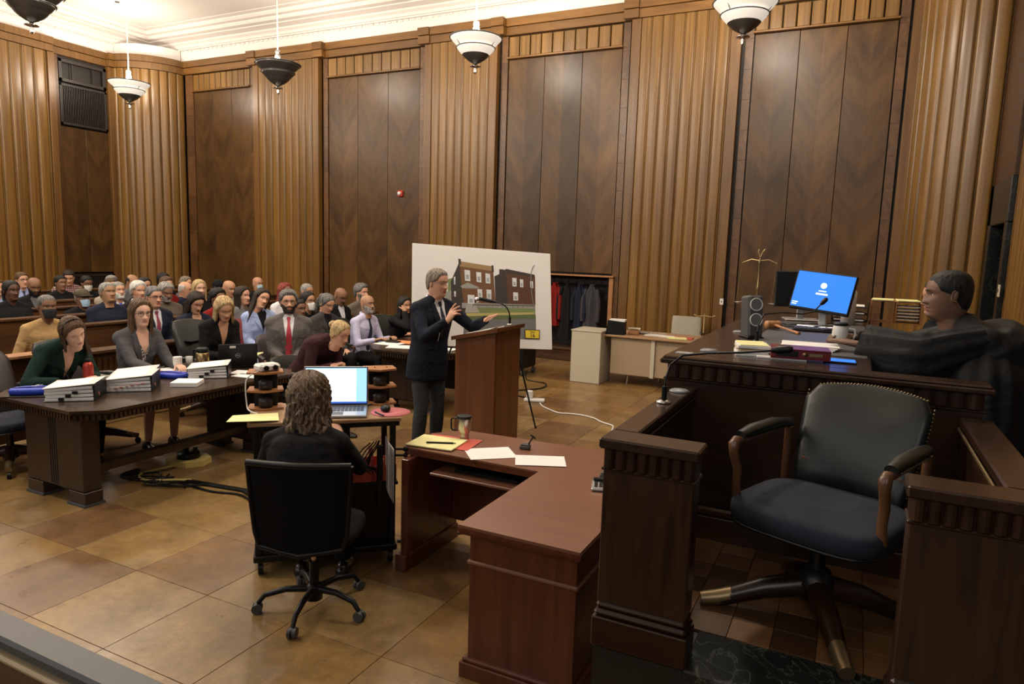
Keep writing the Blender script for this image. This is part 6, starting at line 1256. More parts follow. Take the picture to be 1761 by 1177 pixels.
# papers, folders and devices on the second table
for i, (x, y, r, w2, h2, mm, lab) in enumerate(((-5.02, 7.05, .4, .34, .26, 'white_paper', 'large white papers at the near corner of the second counsel table'), (-5.30, 7.18, .1, .32, .24, 'white_paper', 'white papers in front of the man in lavender'), (-5.22, 7.42, .1, .32, .22, 'orange_folder', 'orange folder on the second counsel table'), (-4.45, 7.20, 0, .26, .18, 'white_paper', 'white sheet at the right end of the second counsel table'), (-4.72, 7.6, 0, .3, .3, 'white_paper', 'pile of white pages beside the coffee cup'), (-4.90, 7.24, .2, .12, .03, 'blue_nylon', 'light blue marker strip on the second counsel table'))):
    m = MB(); m.box((-w2/2, -h2/2, 0), (w2/2, h2/2, .004 + .002 * i), .0008); tag(m.build('papers', mm, loc=(x, y, .761 + .0006 * i), rotz=r), lab, 'papers')
m = MB(); m.box((-.10, -.05, 0), (.10, .05, .012), .005); tag(m.build('phone', 'black_plastic', loc=(-5.33, 7.30, .775), rotz=.2), 'dark phone lying on the orange folder', 'phone')
t = thing('tablet', 'black folding tablet case standing like a tent on the second table', 'tablet', (-4.60, 7.30, .762), .5)
m = MB(); m.sheet((-.13, -.06, 0.006), (.13, -.06, 0.006), (.13, .05, .16), (-.13, .05, .16), .008); m.build('screen_half', 'dark_grey', t); m = MB(); m.sheet((-.13, .05, .16), (.13, .05, .16), (.13, .13, .006), (-.13, .13, .006), .006); m.build('stand_half', 'black_plastic', t)
m = MB(); puffy(m, (0, 0, 0), .22, .14, .05, crown=.02, p=2.4); tag(m.build('cloth_bag', 'black_cloth', loc=(-4.92, 7.42, .762)), 'small crumpled black bag on the second counsel table', 'bag')
m = MB(); m.lathe([(0, 0), (.034, 0), (.04, .08), (.037, .08), (.031, .006), (0, .006)], n=20); tag(m.build('foam_cup', 'foam', loc=(-4.62, 7.72, .768)), 'single white cup beside the tablet on the second table', 'cup')
# ------------------------------------------------------------- floor box, cords and footrest under the counsel table
t = thing('floor_box', 'yellow plastic base with black top on the floor under the counsel table', 'floor box', (-5.28, 4.15, 0), .3)
m = MB(); m.prism([(.20 * math.cos(a), .17 * math.sin(a)) for a in [k * PI / 4 + .39 for k in range(8)]], 0, .05); m.build('base', 'yellow_box', t); m = MB(); m.lathe([(0, .05), (.10, .05), (.09, .10), (.03, .11), (0, .11)], n=16); m.cyl((.07, .0, .10), (.07, 0, .15), .02, n=8); m.cyl((-.05, .04, .10), (-.05, .04, .16), .02, n=8); m.build('top', 'black_plastic', t)
m = MB(); m.tube(crv([(-5.25, 4.0, .02), (-5.32, 3.72, .012), (-5.15, 3.62, .012), (-4.95, 3.75, .012), (-4.83, 3.82, .012)]), .011, 8); tag(m.build('extension_lead', 'yellow_box'), 'yellow cord curling from the yellow floor box', 'cord')
m = MB(); m.tube([(-4.86, 3.80, .006), (-4.28, 3.88, .006), (-3.9, 3.75, .006)], .035, 8, flat=.35); tag(m.build('cable_cover', 'black_plastic'), 'flat black cable cover across the floor tiles', 'cable cover')
m = MB(); m.tube(crv([(-4.86, 3.74, .01), (-4.5, 3.72, .01), (-4.2, 3.78, .01), (-3.8, 3.60, .01)]), .009, 6); tag(m.build('extension_lead', 'black_plastic'), 'thin black cord running beside the flat cable cover', 'cord')
for k in range(4):
    rr = random.Random(50 + k); m = MB(); m.tube(crv([(-5.5 + .09 * i + rr.uniform(-.05, .05) + .08 * math.cos(i * 1.6), 3.68 + .10 * math.sin(i * 1.6 + k) + rr.uniform(-.05, .05), .012 + .006 * (i % 2)) for i in range(9)]), .007, 6); tag(m.build('cable', 'black_plastic'), 'loose black cable heaped under the counsel table', 'cable', 'loose cables under the counsel table')
m = MB(); m.tube([(-2.65, 3.7, .01), (-2.3, 4.1, .01), (-1.9, 4.2, .01), (-1.3, 4.3, .01)], .012, 6); tag(m.build('extension_lead', 'dark_grey'), 'dark cord on the floor behind the mahogany desk', 'cord')
# ------------------------------------------------------------- rolling media cart (turned about 43 degrees)
ca = math.atan2(.69, .72)
ct = thing('media_cart', 'black rolling media cart with a shelf and thick base plate, carrying a laptop', 'cart', (-2.78, 3.15, 0), ca)
m = MB(); m.box((-.43, 0, .085), (.43, .55, .125), .006); m.build('base_plate', 'black_plastic', ct)
m = MB(); m.box((-.36, .05, .50), (.44, .50, .52), .004); m.build('shelf', 'black_plastic', ct); m = MB(); m.box((.10, .06, .125), (.42, .48, .50), .004); m.build('cabinet', 'black_plastic', ct)
m = MB(); m.box((-.45, -.0, .925), (.45, .52, .95), .005); m.build('worktop', 'desk_laminate', ct); m = MB(); m.box((-.44, .01, .895), (.44, .50, .925), .004); m.build('top_frame', 'black_plastic', ct)
for x, y in ((.40, .03), (-.40, .03), (.40, .47), (-.40, .47), (.12, .03)): m = MB(); m.box((x - .018, y - .018, .125), (x + .018, y + .018, .90), .003); m.build('post', 'black_plastic', ct)
for x, y in ((-.39, .04), (.39, .04), (.39, .5), (-.39, .5)):
    m = MB(); m.cyl((x - .014, y, .038), (x + .014, y, .038), .038, n=16); m.build('caster', 'black_plastic', ct); m = MB(); m.box((x - .02, y - .012, .04), (x + .02, y + .012, .086), .003); m.build('caster_fork', 'steel', ct)
for z in (.74, .70): m = MB(); m.cyl((.41, .03, z), (.47, .02, z), .008, n=8); m.ball((.48, .02, z), .016, 10, 8); m.build('clamp_knob', 'black_plastic', ct)
m = MB(); m.box((.30, -.02, .36), (.335, .01, .78), .003); m.build('front_bar', 'black_plastic', ct)
m = MB(); m.box((-.42, .02, .125), (-.26, .12, .17), .004); tag(m.build('foot_pedal', 'black_plastic', ct))
CT = Matrix.Translation((-2.78, 3.15, 0)) @ rz(ca)
def ctw(x, y, z): return CT @ Vector((x, y, z))
t = thing('laptop', 'silver laptop with a bright white page on its screen, on the media cart', 'laptop', ctw(.055, .17, .951), ca - .12)
m = MB(); m.box((-.18, -.12, 0), (.18, .13, .016), .005); m.build('base', 'silver', t); t.scale = (1.12, 1.12, 1.12)
for r in range(6):
    k_ = MB()
    for c in range(15): k_.box((-.160 + c * .0215, -.01 + r * .020, .016), (-.142 + c * .0215, .006 + r * .020, .0185))
    tag(k_.build('key_row', 'dark_grey', t), kind='stuff')
m = MB(); m.box((-.05, -.10, .016), (.05, -.03, .0165)); m.build('touchpad', 'dark_grey', t)
LX = Matrix.Translation((0, .125, .016)) @ rx(-.22); m = MB(); m.X = LX; m.box((-.18, -.005, 0), (.18, .005, .228), .004); l_ = m.build('lid', 'silver', t)
for nm, mm, x0, x1, z0, z1, d in (('bezel', 'black_plastic', -.176, .176, .004, .224, .0055), ('screen', 'screen_sky', -.172, .172, .012, .218, .006), ('open_page', 'screen_white', -.172, .112, .024, .212, .0065), ('task_bar', 'screen_bar', -.172, .172, .012, .022, .0068)):
    q = MB(); q.X = LX; q.box((x0, -d, z0), (x1, -.004, z1)); q.build(nm, mm, l_)
m = MB(); m.lathe([(0, 0), (.125, 0), (.125, .004), (0, .004)], n=32); tag(m.build('mouse_mat', 'pink_pad', loc=ctw(.40, .14, .951)), 'round pink mouse mat on the media cart', 'mouse mat')
m = MB(); m.ball((0, 0, .0), (.032, .05, .026), 16, 10); tag(m.build('mouse', 'black_plastic', loc=ctw(.37, .16, .974), rotz=ca), 'black computer mouse on the pink mat', 'mouse')
m = MB(); m.cyl(ctw(.30, .12, .962), ctw(.34, .02, .962), .005, n=8); tag(m.build('stylus', 'black_plastic'), 'black pen beside the mouse on the media cart', 'pen')
def organizer(label, p, yaw):
    t = thing('desk_organizer', label, 'organizer', p, yaw); P5 = [(-.11, -.06), (0, -.10), (.11, -.05), (.10, .08), (-.10, .08)]
    for z in (0, .115, .23): m = MB(); m.prism(P5, z, z + .012); m.build('shelf', 'orange_wood', t)
    for z in (.012, .127): m = MB(); m.box((-.07, -.0, z), (.07, .075, z + .103), .003); m.build('core', 'black_plastic', t); m = MB(); m.lathe([(0, z), (.04, z), (.045, z + .05), (.02, z + .07), (0, z + .07)], (0, -.035, 0), 14); m.build('spool', 'iron', t)
    for x in (-.03, .05): m = MB(); m.ball((x, .0, .243), .005, 8, 6); m.build('screw', 'black_plastic', t)
    return t
organizer('three-tier orange wood cable organizer right of the laptop', ctw(.36, .43, .951), ca); organizer('three-tier orange wood organizer left of the curly-haired woman, with a projector on it', ctw(-.36, .40, .951), ca)
t = thing('pocket_projector', 'small white device with two black lenses on the left organizer', 'projector', ctw(-.35, .40, 1.195), ca + .5); m = MB(); m.box((-.07, -.05, 0), (.07, .05, .045), .012); m.build('body', 'white_plastic', t)
for x in (-.03, .03): m = MB(); m.cyl((x, -.045, .022), (x, -.056, .022), .017, n=16); m.build('lens', 'black_plastic', t)
m = MB(); m.tube(crv([ctw(-.40, .34, 1.20), ctw(-.47, .32, 1.15), ctw(-.47, .32, 1.0), ctw(-.45, .25, .97), ctw(-.40, .2, .96)]), .0045, 6); tag(m.build('cable', 'white_plastic'), 'white cable hanging from the pocket projector', 'cable')
for k in range(5):
    a0 = k * .4; m = MB(); m.tube(crv([ctw(.22 + .05 * math.sin(a0) + .04 * math.cos(i * .9), -.005 - .01 * k, .80 - .03 * i + .02 * math.sin(i + a0)) for i in range(8)]), .004, 6); tag(m.build('cable', 'black_plastic'), 'black cable looped under the top of the media cart', 'cable', 'cables looped under the cart top')
m = MB(); m.tube([ctw(.24, .42, .96), ctw(.28, .36, .975), ctw(.22, .33, .965), ctw(.30, .30, .97), ctw(.24, .27, .962)], .005, 6); tag(m.build('cable', 'black_plastic'), 'tangle of black cable beside the right organizer', 'cable')
t = thing('yellow_sheet', 'loose yellow ruled sheet sticking out left of the curly-haired woman', 'paper', ctw(-.40, .08, .956), ca + .1); m = MB(); m.sheet((-.17, -.10, .02), (.12, -.08, .004), (.13, .12, .004), (-.13, .12, .004), .002); m.build('sheet', 'yellow_paper', t)
t = thing('supply_caddy', 'red plastic caddy with pens on the lower shelf of the media cart', 'caddy', ctw(.28, .16, .522), ca)
m = MB()
for a, b_ in (((-.15, -.10, 0), (.15, .10, .008)), ((-.15, -.10, 0), (-.142, .10, .11)), ((.142, -.10, 0), (.15, .10, .11)), ((-.15, -.10, 0), (.15, -.092, .11)), ((-.15, .092, 0), (.15, .10, .11)), ((-.008, -.10, 0), (.008, .10, .15))): m.box(a, b_, .002)
m.build('tray', 'red_plastic', t); m = MB(); m.tube([(0, -.05, .15), (0, -.05, .19), (0, .05, .19), (0, .05, .15)], .010, 8); m.build('handle', 'red_plastic', t)
for k, (x, mm, lab) in enumerate(((-.10, 'black_plastic', 'black marker'), (-.07, 'white_plastic', 'white marker'), (-.03, 'black_plastic', 'tall black pen'), (.05, 'yellow_paper', 'yellow highlighter'), (.09, 'red_metal', 'dark red pen'))): m = MB(); p0 = ctw(.28 + x, .14, .54); p1 = ctw(.28 + x + .02, .10, .66 + .02 * (k % 3)); m.cyl(p0, p1, .007, n=8); tag(m.build('pen', mm), lab + ' standing in the red caddy', 'pen')
t = thing('hanging_papers', 'sheaf of white papers clipped to the right post of the cart', 'papers', ctw(.41, -.005, .42), ca)
for k in range(4): m = MB(); m.box((-.015 - .01 * k, -.05 - .008 * k, .0 + .02 * k), (-.012 - .01 * k, .12, .34 + .015 * k)); m.build('sheet', 'white_paper', t)
# ------------------------------------------------------------- mesh swivel chair
t = thing('mesh_chair', 'black mesh-backed swivel chair with five casters, seen from behind', 'chair', (-2.53, 2.76, 0), .42)
m = MB(); puffy(m, (0, .05, .42), .50, .48, .07, crown=.01); m.build('seat', 'black_cloth', t)
m = MB(); fr = []
for sx in (-1, 1): pass
bk = lambda u, z: (.265 * u * (1 - .10 * (1 - (z - .46) / .46)), -.20 - .05 * (1 - u * u) - .05 * (z - .5), z - .055)
m.tube([bk(-1, .95), bk(-.5, .955), bk(0, .955), bk(.5, .955), bk(1, .95)], .018, 10); m.tube([bk(-1, .95), bk(-1, .75), bk(-.98, .58), bk(-.9, .50)], .013, 8); m.tube([bk(1, .95), bk(1, .75), bk(.98, .58), bk(.9, .50)], .013, 8); m.tube([bk(-.9, .50), bk(0, .47), bk(.9, .50)], .014, 8); m.build('back_frame', 'black_plastic', t)
m = MB()
g_ = [[bk(-.98 + 1.96 * i / 16, .49 + .46 * j / 12) for i in range(17)] for j in range(13)]
m.add([p for r in g_ for p in r] + [(p[0], p[1] + .004, p[2]) for r in g_ for p in r], [(j * 17 + i, j * 17 + i + 1, (j + 1) * 17 + i + 1, (j + 1) * 17 + i) for j in range(12) for i in range(16)] + [(221 + j * 17 + i, 221 + (j + 1) * 17 + i, 221 + (j + 1) * 17 + i + 1, 221 + j * 17 + i + 1) for j in range(12) for i in range(16)], True); m.build('back_mesh', 'black_mesh', t)
m = MB(); m.tube([(0, -.24, .50), (0, -.18, .44), (0, -.02, .40)], .025, 8, flat=.6); m.box((-.12, -.10, .39), (.12, .16, .42), .008); m.build('tilt_bracket', 'black_plastic', t)
m = MB(); m.cyl((0, 0, .26), (0, 0, .41), .014, n=12); m.build('gas_lift', 'steel', t); m = MB(); m.cyl((0, 0, .07), (0, 0, .28), .026, n=14); m.lathe([(0, .06), (.045, .06), (.045, .13), (.03, .15), (0, .15)]); m.build('column', 'black_plastic', t)
for k in range(5):
    a = -PI/2 - .05 + 2 * PI * k / 5; c, s_ = math.cos(a), math.sin(a)
    m = MB(); m.tube([(c * .03, s_ * .03, .12), (c * .15, s_ * .15, .125), (c * .26, s_ * .26, .10), (c * .295, s_ * .295, .055)], [.020, .017, .015, .012], 10); l2 = m.build('leg', 'black_plastic', t)
    q = MB(); q.cyl((c * .30 - s_ * .022, s_ * .30 + c * .022, .028), (c * .30 - s_ * .006, s_ * .30 + c * .006, .028), .028, n=16); q.cyl((c * .30 + s_ * .022, s_ * .30 - c * .022, .028), (c * .30 + s_ * .006, s_ * .30 - c * .006, .028), .028, n=16); q.ball((c * .30, s_ * .30, .036), (.02, .02, .022), 10, 8); q.build('caster', 'dark_grey', l2)
# ------------------------------------------------------------- pews of the public gallery and the bar in front
def pew(label, x, y0, y1, h=1.0, seat=True):
    t = thing('pew', label, 'pew', (x, (y0 + y1) / 2, 0), 0, 'oak gallery pews'); L_ = (y1 - y0) / 2
    m = MB(); m.box((-.02, -L_, .10), (.02, L_, h - .04), .004); m.build('backrest', 'pew_wood', t)
    m = MB(); m.box((-.05, -L_ - .02, h - .045), (.05, L_ + .02, h), .012); m.build('top_rail', 'pew_wood', t)
    m = MB(); m.box((.02, -L_, .40), (.46, L_, .45), .01); m.build('seat', 'pew_wood', t)
    for s_ in (-1, 1): m = MB(); m.prism([(-.07, 0), (.48, 0), (.46, .62), (.30, .66), (.10, h + .01), (-.07, h + .01)], s_ * L_ - .03, s_ * L_ + .03, 'y'); m.build('end_panel', 'pew_wood', t)
    return t
PW = [(-8.05, 4.35, 9.3), (-9.15, 4.35, 9.8), (-10.25, 4.6, 10.3), (-11.35, 4.9, 10.6), (-12.45, 5.2, 10.8), (-13.55, 5.2, 10.8)]
ORD = ['front', 'second', 'third', 'fourth', 'fifth', 'rearmost']
for i, (x, a, b_) in enumerate(PW): pew('oak gallery pew, %s row counted from the bench side' % ORD[i], x, a, b_)
for i, (x, a, b_) in enumerate(((-8.05, 2.0, 3.6), (-9.15, 2.5, 3.7))): pew('short oak pew left of the aisle, %s row' % ORD[i], x, a, b_)
pew('low oak bench under the people behind the man in the grey suit', -7.16, 6.72, 9.3, .92)
t = thing('gallery_bar', 'low oak rail wall dividing the gallery from the counsel tables', 'rail', (-7.15, 5.3, 0))
m = MB(); m.box((-.04, -.95, .05), (.04, .95, .78), .006); m.build('wall', 'pew_wood', t); m = MB(); m.box((-.09, -1.0, .78), (.09, 1.0, .83), .012); m.build('cap', 'pew_wood', t)
nr = MB()
for k in range(29): nr.box((.04, -.92 + k * .064, .12), (.052, -.89 + k * .064, .74), .003)
tag(nr.build('reeding', 'pew_wood', t), kind='stuff')
t = thing('gallery_bar', 'short oak rail at the left edge of the photo behind the green-blazer woman', 'rail', (-7.05, 2.9, 0)); m = MB(); m.box((-.04, -1.0, .05), (.04, .95, .84), .006); m.build('wall', 'pew_wood', t); m = MB(); m.box((-.08, -1.0, .84), (.08, 1.0, .88), .01); m.build('cap', 'rack_wood', t)
# ============================================================= people
E1 = -PI/2   # facing the bench (+X)
near = dict(voxel=.012, res=(88, 76)); mid_ = dict(voxel=.017, res=(64, 56)); farp = dict(voxel=.026, res=(44, 40), lower=False)
# the speaking man
F = person('grey-haired man with glasses in a dark navy suit, speaking and gesturing at the lectern', (-3.46, 5.42, 1.81), E1 - .25, sk='skin_fair', s=1.06, seat=False, lean=.10, hunch=.10, head=(.06, .16, 0), hair=('short', 'hair_greybrown'), glasses='wire', top='navy_suit', bottom='dark_trousers', v=('white_cloth', .10), tie='tie_dark_striped', hw=((-3.03, 5.60, 1.36), (-3.20, 5.19, 1.37)), hpose=('flat', 'open'), hrot=((0, .2, 0), (.35, .9, .1)), poles=((-.6, -.6, -.8), (.5, -.8, -.8)), fat=1.06, **near)
q = MB(); q.tube([F.drape(.015, .17, .014), F.drape(.03, .02, .018), F.drape(.04, -.12, .02)], .003, 5); q.build('lanyard', 'white_cloth', F.root)
for a in (-.155, .055): F.strip('pocket_flap', 'navy_suit', [(-.27, a, a + .1), (-.31, a, a + .1)], .004, 3)
# woman writing at the near table
F = person('woman in a dark green blazer with long brown hair and headband, head bent, writing', (-5.88, 3.52, 1.31), E1 + .1, sk='skin_pale', s=1.04, female=True, lean=.38, hunch=.30, head=(.42, -.15, .32), hair=('long', 'hair_brown'), hairk=dict(L=.27, a0=1.35), top='green_blazer', v=('skin', .06), hw=((-5.82, 3.66, .80), (-5.80, 3.36, .81)), hpose=('relaxed', 'pen'), poles=((-.9, -.6, -.9), (.9, -.6, -.9)), eyes='down', hrot=((0, .1, -.3), (0, -.3, .4)), **near)
q = MB(); q.X = F.HX; q.tube([((.0755 + .018) * math.sin(a), .015, .012 + (.1145 + .010) * math.cos(a)) for a in [(-1.5 + 3.0 * k / 24) for k in range(25)]], .004, 8, flat=2.2, up=(0, 1, 0)); q.build('headband', 'hair_dark', F.root)
w_ = F.root.matrix_world
e_, r_ = F.arms[1][1], F.arms[1][2]; d_ = (r_ - e_).normalized(); q = MB(); q.cyl(r_ + d_ * .10 + Vector((0, 0, -.03)), r_ + d_ * .03 + Vector((.0, .0, .12)), .004, n=8); q.build('pen_in_hand', 'black_plastic', F.root)
# woman with glasses beside her
F = person('woman with shoulder-length brown hair and glasses in a grey blazer over a patterned blouse', (-6.16, 4.36, 1.42), E1 - .12, sk='skin_pale', s=1.07, female=True, lean=.12, hunch=.15, head=(.05, -.12, 0), hair=('bob', 'hair_brown'), hairk=dict(L=.24, a0=1.12, t=.026, flare=.15), glasses='dark', top='grey_blazer', v=('skin', .14), hands=((-.02, .42, .27), (.22, .46, .27)), hw=((-5.78, 4.46, .80), (-5.76, 4.18, .80)), skirt=True, bottom='black_cloth', legs=None, **near)
F.strip('blouse', 'print_blouse', [(.10, -.048, -.036), (.06, -.046, -.020), (.03, -.040, -.004)], .0065, 4); F.strip('blouse', 'print_blouse', [(.10, .036, .048), (.06, .020, .046), (.03, .004, .040)], .0065, 4); F.strip('blouse', 'print_blouse', [(.03, -.040, .040), (-.04, -.026, .026), (-.12, -.006, .006)], .0065, 5)
# people between the two counsel tables
F = person('blonde woman in a black blazer looking down at a yellow pad', (-6.12, 5.32, 1.39), E1 - .25, sk='skin_fair', s=1.05, female=True, lean=.22, hunch=.22, head=(.45, -.1, .1), hair=('bob', 'hair_blonde'), hairk=dict(L=.24, a0=1.15, t=.026), top='black_cloth', v=('skin', .05), hands=((-.02, .42, .16), (.10, .42, .17)), hpose=('relaxed', 'pen'), eyes='down', **mid_)
t = thing('legal_pad', 'yellow legal pad on the lap of the blonde woman in black', 'notepad', (-5.66, 5.18, .80), .3, rot=(.1, -.15, .3)); m = MB(); m.box((-.12, -.15, 0), (.12, .15, .012), .002); m.build('pad', 'yellow_paper', t)
F = person('bearded man with glasses in a grey suit and dark red tie facing the room', (-5.88, 6.02, 1.46), E1 - .80, sk='skin_fair', s=1.09, lean=-.02, hunch=.06, head=(-.03, .1, 0), hair=('thick', 'hair_salt'), beard='hair_dark', glasses='dark', top='grey_suit', bottom='grey_cloth', v=('white_cloth', .26), tie='tie_red', hands=((-.02, .26, .10), (.05, .29, .11)), fat=1.08, voxel=.013, res=(80, 70))
F = person('woman in a maroon jacket with a blonde bun, bent far forward over a notebook', (-4.62, 5.48, 1.23), E1 - .05, sk='skin_fair', s=1.05, female=True, lean=.62, hunch=.35, head=(.38, 0, 0), hair=('bun', 'hair_blonde'), top='maroon', bottom='maroon', v=None, jacket=True, hands=((.0, .46, .14), (.06, .50, .15)), hpose=('relaxed', 'pen'), eyes='down', poles=((-.7, -.5, -.8), (.7, -.5, -.8)), voxel=.014, res=(80, 70))
t = thing('notebook', 'open white notebook on the knees of the woman in maroon', 'notebook', (-4.43, 5.28, .71), rot=(.05, -.30, -.2)); m = MB(); m.box((-.13, -.16, 0), (.13, .16, .012), .002); m.build('pages', 'white_paper', t); m = MB(); m.box((-.135, -.165, -.006), (.135, .165, 0), .002); m.build('cover', 'black_plastic', t)
F = person('woman with long dark hair in a pale blue blouse, head tilted to one side', (-6.66, 6.41, 1.42), E1 - .35, sk='skin_fair', s=1.04, female=True, lean=.06, hunch=.12, head=(.05, .1, -.35), hair=('long', 'hair_dark'), hairk=dict(L=.32, a0=1.2), top='pale_blue', bottom='pale_blue', v=('black_cloth', .02), hands=((-.05, .32, .08), (.08, .34, .1)), jacket=True, **mid_)
F = person('woman with long dark hair in a grey sleeveless top behind the blonde woman', (-7.70, 7.00, 1.38), E1 + .1, sk='skin_fair', s=1.06, female=True, hair=('long', 'hair_dark'), hairk=dict(L=.28, a0=1.15), top='grey_top', jacket=False, sleeves='short', lean=.05, v=None, lower=False, voxel=.018, res=(60, 52))
F = person('bald man with grey beard and glasses in a lavender shirt and dark tie', (-5.90, 7.48, 1.345), E1 - .05, sk='skin_light_brown', s=1.05, lean=.12, hunch=.12, head=(-.08, -.1, 0), hair=None, beard='hair_grey', glasses='wire', top='lavender', jacket=False, tie='tie_navy', hands=((-.12, .42, .27), (.16, .42, .27)), voxel=.014, res=(76, 66))
F = person('woman with long black hair in a black jacket, hand raised to her chin', (-5.80, 8.22, 1.29), E1 - .30, sk='skin_tan', s=1.0, female=True, lean=.15, hunch=.15, head=(.05, 0, 0), hair=('long', 'hair_black'), top='black_cloth', hands=((.05, .35, .27), (.06, .24, .60)), v=('skin', .0), voxel=.018, res=(60, 52))
# the curly-haired woman at the media cart, seen from behind
F = person('woman with curly brown shoulder-length hair in a black cardigan, seen from behind at the laptop', (-2.63, 2.84, 1.285), .50, sk='skin_fair', s=1.04, female=True, lean=.10, hunch=.16, head=(.06, -.12, 0), hair=('curly', 'hair_curly'), hairk=dict(L=.20, t=.034, curl=.012, a0=.95, flare=.3), glasses='dark', top='black_cloth', bottom='black_cloth', jacket=False, fat=1.22, hands=((-.16, .42, .40), (.10, .44, .42)), hpose=('flat', 'flat'), poles=((-.8, -.4, -1), (.8, -.4, -1)), **near)
# the judge and the clerk
skin('skin_judge', (.17, .090, .058))
F = person('judge with short greying dark hair in a wide black robe, facing left', (.43, 4.12, 1.972), PI/2 + .12, sk='skin_judge', s=1.04, lean=.16, hunch=.34, head=(.05, -.05, 0), hair=('crop', 'hair_black'), top='robe', v=None, bottom='robe', fat=1.62, headfat=1.05, hw=((.05, 3.96, 1.575), (.02, 4.40, 1.57)), hpose=('flat', 'relaxed'), poles=((-1, -.4, -.5), (1, -.4, -.5)), floor_z=PF + .006, topname='robe', hidden_low=True, voxel=.012, res=(96, 84))
wr, el = F.arms[0][2], F.arms[0][1]; d_ = (wr - el).normalized()
s0 = F.arms[0][0]
q = MB(); rings = []
for k in range(14):
    f = k / 13; c = s0.lerp(el, f * 2) if f < .5 else el.lerp(wr - d_ * .02, f * 2 - 1); tdir = (el - s0).normalized() if f < .5 else d_; xx = tdir.cross(Vector((0, 0, 1))).normalized(); zz = xx.cross(tdir).normalized()
    r0 = .085 + .05 * f; dz = -.10 * f ** 1.5
    rings.append([tuple(c + xx * (r0 * .8 * math.cos(a) * (1 + .06 * math.sin(9 * a + 3 * f))) + zz * (r0 * (1.0 + .5 * f) * math.sin(a) * (1 + .06 * math.cos(11 * a)) + dz)) for a in [2 * PI * i / 44 for i in range(44)]])
q.loft(rings, True); q.build('robe_sleeve', 'robe', F.root)
q = MB(); rings = []
for k in range(16):
    f = (k / 15) ** 1.5; c = s0.lerp((F.arms[1][0]), .38) + Vector((-.04 * f, -.02, .05 - .75 * f)); g_ = min(1, .25 + 3.2 * f) ** .6; rings.append([tuple(c + Vector((g_ * .30 * (1 + .22 * f) * math.cos(a) * (1 + .035 * math.sin(15 * a)), g_ * .20 * (1 + .3 * f) * math.sin(a) * (1 + .035 * math.sin(13 * a + 1)), 0))) for a in [2 * PI * i / 72 for i in range(72)]])
q.loft(rings, True); q.build('robe_skirt', 'robe', F.root)
F = person('face of a clerk just visible beyond the judge', (.50, 5.35, 1.90), PI/2 + .3, sk='skin_tan', s=1.0, female=True, head=(.1, 0, 0), hair=('short', 'hair_black'), glasses='dark', top='black_cloth', floor_z=PF, **farp)
